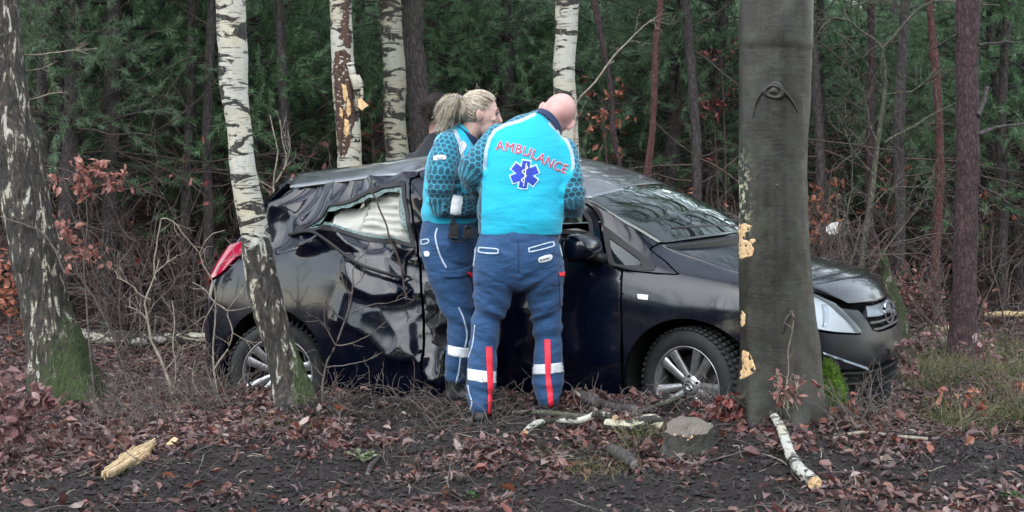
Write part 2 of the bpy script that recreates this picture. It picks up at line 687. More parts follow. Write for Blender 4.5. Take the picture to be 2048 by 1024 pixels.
def m_cloth(name, col, weave=260, var=.12, rough=.85, sheen=.2, bump=.002, crease=0):
    t = NT(name)
    c = t.obco()
    f = t.noise(c, 7, 4)
    w = t.noise(c, weave, 2)
    t.set('Base Color', t.mix(f, tuple(q * (1 - var) for q in col), tuple(min(1, q * (1 + var)) for q in col)))
    t.set('Roughness', rough)
    t.set('Sheen Weight', sheen)
    fold = t.noise(t.mapping(c, (1, 1, 2.0)), 11, 3, .5, .8)
    if crease:
        rn = t.n('ShaderNodeTexNoise', noise_type='RIDGED_MULTIFRACTAL')
        t.l(t.mapping(c, (1, 1, 2.3)), rn.inputs['Vector']); rn.inputs['Scale'].default_value = crease; rn.inputs['Detail'].default_value = 1.5; rn.inputs['Distortion'].default_value = .5
        fold = t.math('ADD', fold, t.math('MULTIPLY', rn.outputs['Fac'], 1.2))
    t.bump(t.math('ADD', t.math('MULTIPLY', fold, 4.0), t.math('MULTIPLY', w, .25)), .4, bump)
    return t.m


M = {}
M['soil'] = m_soil()
M['litter'] = m_leaf('litter', LITTER, .5)
M['fallen'] = m_leaf('fallen_leaf', [(0, (.12, .045, .045)), (.3, (.24, .10, .09)), (.5, (.36, .20, .18)), (.68, (.42, .14, .075)), (.82, (.2, .05, .04)), (1, (.5, .37, .33))], .45, 'object')
M['beech_leaf'] = m_leaf('beech_leaf', REDLEAF, .5, trans=.25)
M['salmon_leaf'] = m_leaf('salmon_leaf', SALMON, .5, trans=.25)
M['pink_leaf'] = m_leaf('pink_leaf', PINKLEAF, .5, trans=.25)
M['dark_leaf'] = m_leaf('dark_red_leaf', DARKRED, .5, trans=.2)
M['orange_leaf'] = m_leaf('orange_leaf', ORANGE, .5, trans=.25)
M['birch'] = m_birch()
M['birch_grey'] = m_birch('grey_birch_bark', (.36, .36, .29))
M['beech'] = m_beech()
M['pine_bark'] = m_bark('pine_bark', (.024, .012, .014), (.092, .050, .054), 24, 6)
M['pine_dark'] = m_bark('dark_pine_bark', (.030, .024, .025), (.105, .085, .085), 20, 6, green=.3)
M['red_bark'] = m_bark('red_pine_bark', (.045, .016, .016), (.165, .062, .058), 30, 10)
M['oak_bark'] = m_bark('oak_bark', (.05, .048, .036), (.20, .19, .145), 30, 8, green=.5)
M['twig'] = plain('twig', (.105, .085, .075), .8, nscale=30, var=.5)
M['twig_light'] = plain('pale_twig', (.25, .215, .17), .8, nscale=25, var=.45)
M['twig_dark'] = plain('dark_twig', (.075, .053, .046), .85, nscale=25, var=.5)
M['raw_wood'] = m_wood('raw_wood', (.42, .25, .12), (.78, .58, .36))
M['pale_wood'] = m_wood('pale_splinter', (.30, .20, .10), (.70, .54, .32))
M['rot_wood'] = m_wood('rotten_wood', (.016, .010, .009), (.11, .052, .034))
M['old_wood'] = m_wood('weathered_wood', (.075, .066, .062), (.27, .24, .225), (18, 18, 18))
M['moss'] = m_moss()
M['needle'] = m_needle('pine_needles', (.070, .145, .070), (.175, .305, .155))
M['needle_far'] = m_needle('far_needles', (.080, .145, .085), (.175, .27, .155))
M['grass'] = m_leaf('grass_blades', [(0, (.05, .085, .02)), (.4, (.12, .15, .05)), (.7, (.30, .27, .13)), (1, (.42, .37, .22))], .6, trans=.3)
M['green'] = m_leaf('green_leaves', [(0, (.03, .12, .03)), (1, (.07, .22, .05))], .5, trans=.3)
M['pale_green'] = m_leaf('pale_green_leaves', [(0, (.16, .22, .10)), (1, (.36, .40, .24))], .6, trans=.2)

M['paint'] = m_paint()
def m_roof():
    t = NT('roof_sky_sheen')
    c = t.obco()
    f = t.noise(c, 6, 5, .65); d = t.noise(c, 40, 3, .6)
    t.set('Base Color', t.mix(t.ramp(d, [(.62, 0), (.7, .6)]), t.mix(f, (.15, .16, .175), (.24, .25, .265)), (.05, .045, .04)))  # silver-grey base paints the sky's reflection onto the black roof
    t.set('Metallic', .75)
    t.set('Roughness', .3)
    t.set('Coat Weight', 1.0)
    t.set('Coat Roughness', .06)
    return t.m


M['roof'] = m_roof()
M['rag'] = plain('torn_lining', (.020, .020, .022), .45, nscale=30, var=.5)
M['rubber'] = plain('black_rubber', (.012, .012, .013), .6)
M['plastic'] = plain('black_plastic', (.016, .016, .018), .5, nscale=30)
M['tyre'] = plain('tyre_rubber', (.017, .017, .018), .75, nscale=40, var=.5)
M['dark'] = plain('dark_trim', (.008, .008, .009), .9)
M['under'] = plain('underbody', (.006, .006, .007), .95)
M['alloy'] = plain('alloy', (.46, .46, .47), .34, .85, nscale=25, var=.25)
M['chrome'] = plain('chrome', (.72, .73, .75), .12, 1.0)
M['glass'] = m_glass('tinted_glass', (.40, .50, .47), 1.7, .05)
M['sideglass'] = m_glass('side_glass', (.30, .38, .37), 1.2, .04)
M['lens'] = m_glass('headlight_lens', (.93, .95, .96), 1.2, .0)
M['shard'] = plain('broken_glass', (.13, .19, .18), .25, nscale=70, var=.6, bump=.01)
M['airbag'] = m_cloth('airbag_cloth', (.50, .50, .45), 200, .06, .8, .1, .006)
M['seat'] = plain('seat_cloth', (.025, .025, .028), .9, nscale=60)
M['silver'] = plain('reflector', (.80, .82, .84), .35, .15)
M['bluegrey'] = plain('lamp_bowl', (.42, .48, .55), .3, .4)
M['bar'] = plain('grille_bar', (.13, .145, .17), .25, .6)
M['bumper'] = plain('dirty_bumper', (.004, .005, .009), .38, spec=.22, nscale=14, var=.8)
M['bowl'] = plain('lamp_reflector', (.62, .68, .74), .25, .3)
M['white_plastic'] = plain('white_plastic', (.72, .70, .66), .4)


def m_redlens():
    t = NT('red_lens')
    t.set('Base Color', (.36, .003, .035))
    t.set('Roughness', .12)
    t.set('Coat Weight', 1.0)
    t.set('Subsurface Weight', .25)
    return t.m
M['redlens'] = m_redlens()
# ------------------------------------------------------------------ where the car stands (world frame of the wreck)
def car_frame():
    th, wb, face = math.radians(25), 2.511, .80
    s = math.sin(th)
    lo, hi = 5.0, 20.0
    for _ in range(60):
        yf = (lo + hi) / 2
        if (at(1385, 773, yf) - at(548, 747, yf + wb * s)).length > wb: hi = yf
        else: lo = yf
    R, Fp = at(548, 747, yf + wb * s), at(1385, 773, yf)
    ax = (Fp - R).normalized()
    ay = Vector((0, 0, 1)).cross(ax).normalized()
    az = ax.cross(ay)
    O = R + ay * face - az * .30
    m = Matrix.Identity(4)
    for i, c in enumerate((ax, ay, az, O)):
        for k in range(3): m[k][i] = c[k]
    return m


CARM = car_frame()
CARI = CARM.inverted()
CAR_O = np.array(CARM.translation)
CAR_R = np.array(CARM.to_3x3())


def ground_h(x, y, fine=True):
    x, y = np.asarray(x, float), np.asarray(y, float)
    sh = x.shape
    x, y = x.ravel(), y.ravel()
    dx, dy = x - CAR_O[0], y - CAR_O[1]
    cx = CAR_R[0, 0] * dx + CAR_R[1, 0] * dy
    cy = CAR_R[0, 1] * dx + CAR_R[1, 1] * dy
    d = -cy - .80
    front = .155 + .16 * smooth01((x + 1.2) / 2.6) - .10 * smooth01((-x - 1.3) / 1.2) - .16 * smooth01((x - 1.75) / 1.0)
    front = front + .06 * np.exp(-((cx - 1.1) ** 2 / 1.2 + (d - .30) ** 2 / .08))
    h = front * smooth01((d + .03) / .22)
    h = h * (1 - .35 * smooth01((8.2 - y) / 1.8))
    back = .10 * smooth01((y - 12) / 6) + .10 * smooth01((x - 2.0) / 1.2) * smooth01((11.6 - y) / 3 + .4)
    h = np.maximum(h, 0) + back * smooth01(1 - (d + .2) * 2)
    P = np.stack([x, y, np.zeros_like(x)], 1)
    h = h + .035 * fbm(P * 1.1, 3)
    if fine:
        h = h + .036 * fbm(P * 5.5 + 9, 3) + .034 * (.3 - np.abs(gnoise(P * 11 + 3))) + .022 * (.3 - np.abs(gnoise(P * 24 + 5))) + .010 * gnoise(P * 42)
    return h.reshape(sh)


def gz(x, y): return float(ground_h(np.array([x]), np.array([y]))[0])


def ray_ground(u, v, lo=4.0, hi=60.0):
    """where the sight line through (u, v) meets the ground"""
    Y = np.linspace(lo, hi, 4000)
    X = (u - 1024) * Y / F
    Z = CAMZ - (v - HZ) * Y / F
    g = ground_h(X, Y, False)
    i = int(np.argmax(Z <= g + 1e-9))
    if Z[i] > g[i]: i = len(Y) - 1
    return Vector((X[i], Y[i], float(ground_h(X[i:i + 1], Y[i:i + 1])[0])))


def stretch(a, b, step0, lo, hi, grow=1.12):
    """samples: fine between a and b, growing steps out to lo and hi"""
    c = list(np.arange(a, b, step0))
    s, x = step0, c[-1]
    up = []
    while x < hi:
        s *= grow; x += s; up.append(x)
    s, x = step0, a
    dn = []
    while x > lo:
        s *= grow; x -= s; dn.append(x)
    return np.array(dn[::-1] + c + up)


gxs = stretch(-3.6, 3.6, .022, -90, 90)
gys = stretch(6.0, 11.6, .022, -60, 130)
GX, GY = np.meshgrid(gxs, gys)
GZ = ground_h(GX, GY)
nx, ny = len(gxs), len(gys)
ii = np.arange(nx * ny).reshape(ny, nx)
quads = np.stack([ii[:-1, :-1], ii[:-1, 1:], ii[1:, 1:], ii[1:, :-1]], -1).reshape(-1, 4)
GV = np.stack([GX.ravel(), GY.ravel(), GZ.ravel()], 1)
ground = obj('ground', GV, quads, M['soil'])
tag(ground, kind='structure')


def litter_amount(x, y):
    """how thick the leaves lie: churned soil in front, a deep bed at the left and behind"""
    x, y = np.asarray(x, float), np.asarray(y, float)
    P = np.stack([x, y, np.zeros_like(x)], 1)
    n = fbm(P * .9 + 40, 3)
    n2 = fbm(P * 2.6 + 11, 2)
    a = .27 + 1.25 * n + .8 * n2
    a = a + .40 * smooth01((y - 9.2) / 1.0) + .25 * smooth01((-x - 1.0) / .8) * smooth01((y - 7.4) / .6)
    a = a - .20 * smooth01((8.1 - y) / .8) - .25 * np.exp(-((x + .9) / .9) ** 2 - ((y - 7.6) / .55) ** 2)
    return np.clip(a, .02, 1)


attr(ground.data, 'litter', litter_amount(GV[:, 0], GV[:, 1]))
# ------------------------------------------------------------------ the wrecked car
ROWS = np.array([.16, .30, .45, .62, .78, .90, 1.0, 1.15, 1.30, 1.42])
SIDE_IN = [.07, .025, 0, 0, .012, .035, .06, .13, .21, .29]


def _net():
    Zs = list(ROWS)
    C = []
    def col(xs, ys, zs=Zs): C.append([(x, y, z) for x, y, z in zip(xs, ys, zs)])
    back = [.06, .01, 0, 0, .03, .10, .18, .30, .43, .55]
    col([-.66 + q for q in back], [0] * 10)
    col([-.655 + q for q in back], [-.30 + .02 * q for q in range(0, 10)])
    col([-.62 + q for q in back], [-.55 - .0 + .012 * q for q in range(0, 10)])
    col([-.52 + q for q in [.06, .01, 0, 0, .025, .08, .15, .26, .40, .52]], [-.68, -.715, -.72, -.72, -.715, -.70, -.68, -.62, -.565, -.52])
    col([-.35 + q for q in [.03, 0, 0, 0, .015, .05, .11, .24, .39, .48]], [-.72, -.78, -.795, -.795, -.785, -.765, -.735, -.66, -.59, -.535])
    col([q for q in [0, 0, 0, 0, 0, .02, .05, .13, .24, .32]], [-.835 + q for q in SIDE_IN])
    for x, y in ((.6, -.852), (1.3, -.856)): col([x] * 10, [y + q for q in SIDE_IN])
    col([2.0] * 10, [-.853 + q for q in [.07, .025, 0, 0, .012, .04, .085, .165, .27, .38]])
    col([2.5] * 10, [-.850 + q for q in [.07, .025, 0, 0, .02, .065, .16, .30, .48, .65]], [.16, .30, .45, .61, .75, .85, .92, .97, 1.0, 1.02])
    def fr(x, y, ins, zs):
        n = np.array([x - 2.35, y * 1.0]); n /= np.linalg.norm(n)
        col([x - n[0] * q for q in ins], [y - n[1] * q for q in ins], zs)
    fr(2.89, -.80, [.06, .02, 0, 0, .015, .05, .12, .22, .36, .5], [.16, .29, .43, .58, .70, .78, .835, .88, .915, .935])
    fr(3.16, -.68, [.06, .02, 0, .004, .025, .06, .12, .21, .35, .5], [.15, .28, .41, .53, .63, .705, .765, .80, .83, .85])
    fr(3.30, -.47, [.07, .02, 0, .005, .025, .05, .10, .18, .31, .46], [.14, .26, .39, .49, .565, .63, .685, .73, .765, .79])
    fr(3.355, -.23, [.08, .02, 0, .01, .025, .045, .08, .15, .28, .42], [.14, .25, .38, .47, .545, .605, .65, .69, .725, .75])
    fr(3.37, 0, [.08, .02, 0, .01, .025, .045, .075, .14, .27, .41], [.14, .25, .38, .47, .545, .60, .645, .685, .72, .745])
    return np.array(C)


NET = _net()
_pl = NET[:, 2, :2]
TCOL = np.r_[0, np.cumsum(np.linalg.norm(np.diff(_pl, axis=0), axis=1))]
TCOL -= TCOL[5]                      # t = 0 at the rear axle
TEND, TBEG = TCOL[-1], TCOL[0]


def _cr(xs, x):
    i = np.clip(np.searchsorted(xs, x, 'right') - 1, 0, len(xs) - 2)
    t = (x - xs[i]) / (xs[i + 1] - xs[i])
    return i, np.clip(t, -.5, 1.5)


def S(t, r):
    """the body side: t runs from the tail's centre round the near side to the nose's centre, r climbs from sill to roof"""
    t, r = np.asarray(t, float), np.asarray(r, float)
    def interp(A, xs, x):
        # A (n, m, 3) along axis 0 at x (k,) -> (k, m, 3) ; monotone-ish cubic
        i, u = _cr(xs, x)
        n = len(xs)
        h = (xs[i + 1] - xs[i])[:, None, None]
        def slope(j):
            a, b = np.clip(j - 1, 0, n - 1), np.clip(j + 1, 0, n - 1)
            return (A[b] - A[a]) / (xs[b] - xs[a])[:, None, None]
        m0, m1 = slope(i) * h, slope(i + 1) * h
        u = u[:, None, None]
        return ((2 * u ** 3 - 3 * u ** 2 + 1) * A[i] + (u ** 3 - 2 * u ** 2 + u) * m0 + (-2 * u ** 3 + 3 * u ** 2) * A[i + 1] + (u ** 3 - u ** 2) * m1)
    mirror = t > TEND
    mirror2 = t < TBEG
    tt = np.where(mirror, 2 * TEND - t, np.where(mirror2, 2 * TBEG - t, t))
    B = interp(NET, TCOL, tt)                       # (k, rows, 3)
    i, u = _cr(ROWS, r)
    k = np.arange(len(tt))
    n = len(ROWS)
    h = (ROWS[i + 1] - ROWS[i])[:, None]
    def slope(j):
        a, b = np.clip(j - 1, 0, n - 1), np.clip(j + 1, 0, n - 1)
        return (B[k, b] - B[k, a]) / (ROWS[b] - ROWS[a])[:, None]
    m0, m1 = slope(i) * h, slope(i + 1) * h
    u = u[:, None]
    P = ((2 * u ** 3 - 3 * u ** 2 + 1) * B[k, i] + (u ** 3 - 2 * u ** 2 + u) * m0 + (-2 * u ** 3 + 3 * u ** 2) * B[k, i + 1] + (u ** 3 - u ** 2) * m1)
    P[mirror | mirror2, 1] *= -1
    return P


def SN(t, r):
    e = .004
    n = np.cross(S(t + e, r) - S(t - e, r), S(t, r + e) - S(t, r - e))
    return n / np.linalg.norm(n, axis=1, keepdims=True)


_ts, _rs = np.linspace(TBEG, TEND + .5, 320), np.linspace(.1, 1.47, 110)
_TT, _RR = np.meshgrid(_ts, _rs)
_Q = S(_TT.ravel(), _RR.ravel())
_QW = _Q @ CAR_R.T + CAR_O
_idx = np.arange(_TT.size).reshape(_TT.shape)
_q = np.stack([_idx[:-1, :-1], _idx[:-1, 1:], _idx[1:, 1:], _idx[1:, :-1]], -1).reshape(-1, 4)
_tri = np.vstack([_q[:, [0, 1, 2]], _q[:, [0, 2, 3]]])
_BODY = BVHTree.FromPolygons([tuple(p) for p in _QW], [tuple(map(int, f)) for f in _tri])


def T(u, v):
    """(t, r) of the body side seen at the photo's pixel (u, v)"""
    o = Vector((0, 0, CAMZ))
    d = (at(u, v, 10) - o).normalized()
    loc, nor, fi, dist = _BODY.ray_cast(o, d)
    if loc is None:
        best = None
        for s in np.linspace(7.5, 11.5, 60):
            q = _BODY.find_nearest(o + d * s)
            if best is None or q[3] < best[3]: best = q
        loc, nor, fi, dist = best
    a, b, c = [_QW[k] for k in _tri[fi]]
    v0, v1, v2 = b - a, c - a, np.array(loc) - a
    d00, d01, d11, d20, d21 = v0 @ v0, v0 @ v1, v1 @ v1, v2 @ v0, v2 @ v1
    den = d00 * d11 - d01 * d01
    y = (d11 * d20 - d01 * d21) / den
    z = (d00 * d21 - d01 * d20) / den
    x = 1 - y - z
    par = [np.array([_TT.ravel()[k], _RR.ravel()[k]]) for k in _tri[fi]]
    return x * par[0] + y * par[1] + z * par[2]


def outl(*pts):
    """outline from photo pixels, or ('p', t, r) body coordinates"""
    return np.array([np.array(p[1:]) if p[0] == 'p' else T(*p) for p in pts], float)


def inset(loop, d):
    L = np.asarray(loop, float)
    A = 0.5 * np.sum(L[:, 0] * np.roll(L[:, 1], -1) - np.roll(L[:, 0], -1) * L[:, 1])
    e = np.roll(L, -1, 0) - L
    n = np.stack([-e[:, 1], e[:, 0]], 1) * (1 if A > 0 else -1)
    n /= np.maximum(np.linalg.norm(n, axis=1, keepdims=True), 1e-9)
    m = n + np.roll(n, 1, 0)
    m /= np.maximum((m ** 2).sum(1, keepdims=True) / 2, .35)
    return L + m * d


# --- how the metal was pushed in (metres outward, negative = inward)
LIP1 = outl((690, 505), (694, 545), (712, 577), (745, 592), (785, 590), (806, 570))
LIP2 = outl((655, 636), (700, 652), (740, 676), (772, 712), (800, 722), (836, 716))
LIP3 = outl((836, 716), (844, 745), (868, 770))
CR4 = outl((600, 462), (660, 470), (720, 500), (735, 478))
CR5 = outl((540, 520), (640, 545), (720, 552))
CR6 = outl((832, 628), (860, 665), (885, 700), (905, 716))
HIT = T(880, 600)
HIT2 = T(820, 500)
CPIL = T(640, 420)
RAILD = T(700, 365)


def lip(P, line, amp, up, dn):
    d, side, par = poly_dist(P, line)
    env = smooth01(par / .12) * smooth01((1 - par) / .12)
    return amp * env * np.where(side > 0, np.exp(-(d / up) ** 1.3), np.exp(-(d / dn) ** 1.3))


def cells(P, n, lo, hi, k, g, seed, an=(1, 1)):
    """sheet metal folded between random dimples: smooth hollows that meet in sharp creases"""
    rr = np.random.default_rng(seed)
    c = rr.uniform(lo, hi, (n, 2)); gr = rr.normal(size=(n, 2)) * g; b = rr.uniform(0, 1, n) * g * .08
    h = np.full(len(P), 1e9)
    for i in range(n):
        d = P - c[i]
        h = np.minimum(h, b[i] + d @ gr[i] + k * ((d[:, 0] * an[0]) ** 2 + (d[:, 1] * an[1]) ** 2))
    return h


def dent(t, r):
    P = np.stack([t, r], 1)
    P3 = np.stack([t * 7, r * 7, np.full(len(t), 2.2)], 1)
    g = lambda c, sx, sy: np.exp(-((P[:, 0] - c[0]) / sx) ** 2 - ((P[:, 1] - c[1]) / sy) ** 2)
    o = -.15 * g(HIT, .30, .36) - .05 * g(HIT2, .35, .18)
    o += lip(P, LIP1, .038, .16, .030) + lip(P, LIP2, .034, .12, .030) + lip(P, LIP3, .03, .03, .03)
    o += lip(P, CR4, .022, .03, .012) + lip(P, CR5, .008, .10, .08) + lip(P, CR6, .05, .06, .012)
    m = g(HIT, .34, .42)
    o += m * (cells(P, 38, (.4, .25), (1.6, 1.1), 2.4, .12, 5) - .018)
    door = smooth01((t - T(842, 600)[0]) / .05) * g((T(880, 620)), .20, .28)
    o += door * (cells(P, 60, (.9, .25), (1.5, 1.0), 9, .30, 6, (1.4, .8)) - .03)
    top = .8 * smooth01((r - .96) / .07) * smooth01((1.15 - t) / .3) * smooth01((t + .56) / .22)
    w = P + .02 * np.stack([gnoise(P3 * 1.1), gnoise(P3 * 1.1 + 5)], 1)
    o += top * (cells(w + np.outer(r - 1.2, [.55, 0]), 34, (-.7, .9), (1.3, 1.5), 2.6, .17, 9, (1.0, 1.1)) - .025)
    return o


def panel(name, outline, mat, parent, holes=(), h=.022, depth=.022, off=0.0, gap=.0025, far=False, dents=True, extra=None, label=None):
    if gap:
        outline = inset(resample(np.vstack([outline, outline[:1]]), h)[:-1], gap)
    V2, Tr = cdt(outline, holes, h)
    t, r = V2[:, 0], V2[:, 1]
    N = SN(t, r)
    o = np.full(len(t), off)
    if dents and not far: o = o + dent(t, r)
    if extra is not None: o = o + extra(t, r)
    V = S(t, r) + N * o[:, None]
    if far:
        V[:, 1] *= -1; N[:, 1] *= -1; Tr = Tr[:, ::-1]
    n = vnormals(V, Tr)
    if (n * N).sum() < 0: Tr = Tr[:, ::-1]
    if depth:
        E = boundary(Tr)
        nb = len(V)
        ring = np.unique(E)
        mp = {int(k): nb + i for i, k in enumerate(ring)}
        V = np.vstack([V, V[ring] - N[ring] * depth])
        a = np.array([[b, a_, mp[int(a_)]] for a_, b in E] + [[b, mp[int(a_)], mp[int(b)]] for a_, b in E], dtype=np.int32)
        # duplicate the edge so that the fold shades sharp
        dup = {int(k): len(V) + i for i, k in enumerate(ring)}
        V = np.vstack([V, V[ring]])
        a2 = a.copy()
        for k, d_ in dup.items(): a2[a == k] = d_
        Tr = np.vstack([Tr, a2])
    o_ = obj(name, V, Tr.astype(np.int32), mat, parent)
    if label: o_['label'] = label
    return o_


def arc(cx, cz, R, a0, a1, n=22, sq=1.0):
    q = np.radians(np.linspace(a0, a1, n))
    return [('p', cx + R * math.cos(k), cz + R * sq * math.sin(k)) for k in q]


car = empty('wrecked_car')
car.matrix_world = CARM
tag(car, 'black three-door hatchback with its side caved in, standing behind the birch and the beech', 'car')

FA = (TCOL[9] + .01, .31, .352)      # front wheel arch in (t, r)
RA = (.015, .325, .352)

WIN_R = outl((600, 459), (622, 444), (650, 427), (700, 397), (750, 381), (790, 369), (806, 367), (809, 420), (811, 479), (760, 475), (700, 469), (640, 464))
WIN_F = outl((850, 357), (900, 350), (1000, 356), (1100, 384), (1150, 412), (1168, 424), (1180, 442), (1184, 470), (1120, 463), (1000, 468), (850, 475))
QL = outl((1207, 452), (1226, 466), (1270, 500), (1311, 533), (1308, 541), (1262, 538), (1219, 528), (1212, 492))
QLG = outl((1219, 477), (1229, 484), (1256, 502), (1281, 521), (1282, 531), (1250, 531), (1230, 527), (1223, 508))

# --- skin, near side
rear_edge = [('p', -.62, .97), (530, 427), (556, 402), (579, 379)]
quarter = outl(*arc(RA[0], RA[1], RA[2], -30, 208), ('p', -.44, .30), ('p', -.46, .55), ('p', -.50, .70), ('p', -.50, .97), (530, 427), (556, 402), (580, 379),
               (650, 368), (720, 358.5), (800, 346), (836, 339), (834, 352), (822, 356), (818, 420), (817, 480), (819, 560), (831, 680), (845, 765),
               ('p', T(845, 765)[0], .20))
panel('quarter_panel', quarter, M['paint'], car, [inset(WIN_R, -.012)], h=.016, label='crumpled rear quarter panel with deep creases')
door = outl(('p', T(848, 765)[0], .20), (848, 765), (834, 680), (822, 560), (820, 480), (821, 420), (824, 358), (838, 353), (836, 340), (900, 333.5), (1000, 341), (1100, 369), (1164, 405),
            (1183, 417), (1197, 440), (1204, 485), (1215, 532), (1243, 541), (1243, 650), (1243, 760), ('p', T(1243, 760)[0], .20))
panel('door', door, M['paint'], car, [inset(WIN_F, -.01)], h=.018, label='front door crushed inward along its rear edge')
pillar = outl((1166, 396), (1240, 440), (1318, 487), (1297, 498), (1330, 523), (1357, 549), (1313, 546), (1246, 540), (1218, 531), (1207, 487), (1200, 440), (1185, 415), (1166, 403))
panel('windscreen_pillar', pillar, M['paint'], car, [QL], h=.018, depth=.03)
fender = outl((1246, 542), (1313, 548), (1359, 550), (1332, 523), (1299, 499), (1320, 488), (1345, 503), (1410, 525), (1475, 547), (1560, 566),
              (1563, 585), (1578, 626), (1600, 655), ('p', FA[0] + .43, .44), *arc(FA[0], FA[1], FA[2], 15, 195), ('p', FA[0] - .35, .20), ('p', T(1246, 760)[0], .20), (1246, 700))
panel('front_wing', fender, M['paint'], car, h=.018)
sill = outl(('p', RA[0] + .33, .17), ('p', RA[0] + .335, .196), ('p', 1.2, .196), ('p', FA[0] - .355, .196), ('p', FA[0] - .35, .17), ('p', FA[0] - .35, .11), ('p', 1.2, .11), ('p', .4, .11))
panel('sill', sill, M['paint'], car, depth=.05)
# --- tail
bumper_r = outl(('p', TBEG * 2 + .50, .66), ('p', TBEG * 2 + .50, .18), ('p', -.50, .18), *arc(RA[0], RA[1], RA[2], 206, 200, 3), ('p', -.442, .30), ('p', -.462, .55), ('p', -.502, .70), ('p', -.62, .715), ('p', -.8, .66))
panel('rear_bumper', bumper_r, M['paint'], car, h=.03)
lamp = np.vstack([outl((453, 540), (478, 514), (492, 506), (491, 483)), [(-.60, 1.0), (-.70, .88), (-.735, .74)], outl((440, 552))])
panel('tail_lamp', lamp, M['redlens'], car, off=.016, depth=.03, dents=False)
tg = outl(('p', TBEG * 2 + .55, .70), ('p', TBEG, .67), ('p', -.82, .675), ('p', -.70, .74), ('p', -.62, 1.0), ('p', -.56, 1.20), ('p', -.55, 1.40), ('p', TBEG, 1.42), ('p', TBEG * 2 + .55, 1.40))
panel('tailgate', tg, M['paint'], car, h=.04, dents=False)
tgg = outl(('p', TBEG * 2 + .68, 1.02), ('p', TBEG, 1.0), ('p', -.72, 1.02), ('p', -.66, 1.20), ('p', -.64, 1.37), ('p', TBEG, 1.39), ('p', TBEG * 2 + .64, 1.37))
panel('rear_window', tgg, M['glass'], car, h=.04, off=.006, depth=.004, dents=False)

# --- roof, windscreen and bonnet hang between near and far rails
def sheet(rail, bow, nx=28, crown=2.4):
    R_ = np.asarray(rail)
    s = np.linspace(-1, 1, nx)
    k = (1 - np.abs(s) ** crown)
    V = np.zeros((len(R_), nx, 3))
    for i, p in enumerate(R_):
        V[i, :, 0] = p[0] + bow[i][0] * k
        V[i, :, 1] = p[1] * -s
        V[i, :, 2] = p[2] + bow[i][1] * k
    idx = np.arange(len(R_) * nx).reshape(len(R_), nx)
    Q = np.stack([idx[:-1, :-1], idx[1:, :-1], idx[1:, 1:], idx[:-1, 1:]], -1).reshape(-1, 4)
    return V.reshape(-1, 3), np.vstack([Q[:, [0, 1, 2]], Q[:, [0, 2, 3]]])


def rail3(pts, n=8, off=0.0):
    pr = smoothline(outl(*pts), n)
    return S(pr[:, 0], pr[:, 1]) + SN(pr[:, 0], pr[:, 1]) * off


def lerpbow(n, keys):
    x = np.linspace(0, 1, n)
    kx = [k[0] for k in keys]
    return [(np.interp(q, kx, [k[1] for k in keys]), np.interp(q, kx, [k[2] for k in keys])) for q in x]


def sheet_obj(name, rail, keys, mat, depth=.018, crown=2.4, extra=None):
    V, Tr = sheet(rail, lerpbow(len(rail), keys), 40, crown)
    N = vnormals(V, Tr)
    if N[:, 2].sum() < 0:
        Tr = Tr[:, ::-1]; N = -N
    if extra is not None: V = V + N * extra(V)[:, None]
    V, Tr = thick(V, Tr, depth, N)
    return obj(name, V, Tr.astype(np.int32), mat, car)


roof_rail = rail3([(580, 374), (650, 366), (720, 357), (800, 344.5), (850, 336), (900, 332), (1000, 339.5), (1100, 367), (1163, 401)])
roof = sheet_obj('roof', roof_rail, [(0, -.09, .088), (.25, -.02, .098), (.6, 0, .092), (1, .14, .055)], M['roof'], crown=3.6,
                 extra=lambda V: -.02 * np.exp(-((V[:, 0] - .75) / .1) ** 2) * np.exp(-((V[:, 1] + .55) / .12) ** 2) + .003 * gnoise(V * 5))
ws_rail = rail3([(1166, 396), (1240, 440), (1280, 463), (1318, 486)])
windscreen = sheet_obj('windscreen', ws_rail, [(0, .14, .055), (.5, .20, .06), (1, .24, .025)], M['glass'], .005)
_b0 = rail3([(1322, 489), (1345, 502), (1410, 523), (1475, 544.5)], 6)
bon_rail = smoothline(np.vstack([_b0[::6], [(2.94, -.635, .826), (3.085, -.575, .788), (3.175, -.50, .735), (3.225, -.42, .692)]]), 7)
bonnet = sheet_obj('bonnet', bon_rail, [(0, .22, .028), (.5, .13, .028), (.85, .09, .02), (1, .085, -.012)], M['paint'], crown=2.0)
# scuttle below the windscreen
cw0 = ws_rail[-1]
cow = MB()
for i in range(22):
    s = -1 + 2 * i / 21
    k = 1 - abs(s) ** 2.4
    x, z = cw0[0] + .235 * k, cw0[2] + .022 * k
    y = cw0[1] * -s
    for dx, dz in ((-.05, -.004), (.06, -.022), (.06, -.05), (-.05, -.05)): cow.v.append((x + dx, y, z + dz))
cow.f = [(4 * i + a, 4 * i + 4 + a, 4 * i + 4 + (a + 1) % 4, 4 * i + (a + 1) % 4) for i in range(21) for a in range(4)]
cow.n = len(cow.v); cow.m = [0] * len(cow.f)
cow.obj('scuttle_panel', M['plastic'], car, False)
for (y0, y1, zo) in ((-.50, .08, .025), (.02, .60, .03)):
    w = MB()
    kb = lambda y: (cw0[0] + .235 * (1 - abs(y / cw0[1]) ** 2.4) - .02, cw0[2] + .022 * (1 - abs(y / cw0[1]) ** 2.4))
    pts = []
    for i in range(9):
        y = y1 + (y0 - y1) * i / 8
        x, z = kb(y)
        pts.append((x - .02 - .05 * i / 8, y, z + zo + .035 * i / 8))
    w.tube(pts, [.012, .012, .011, .010, .010, .009, .009, .008, .006], 6)
    w.tube([(p[0] + .005, p[1], p[2] - .014) for p in pts[2:]], .006, 5)
    w.obj('windscreen_wiper', M['plastic'], car)

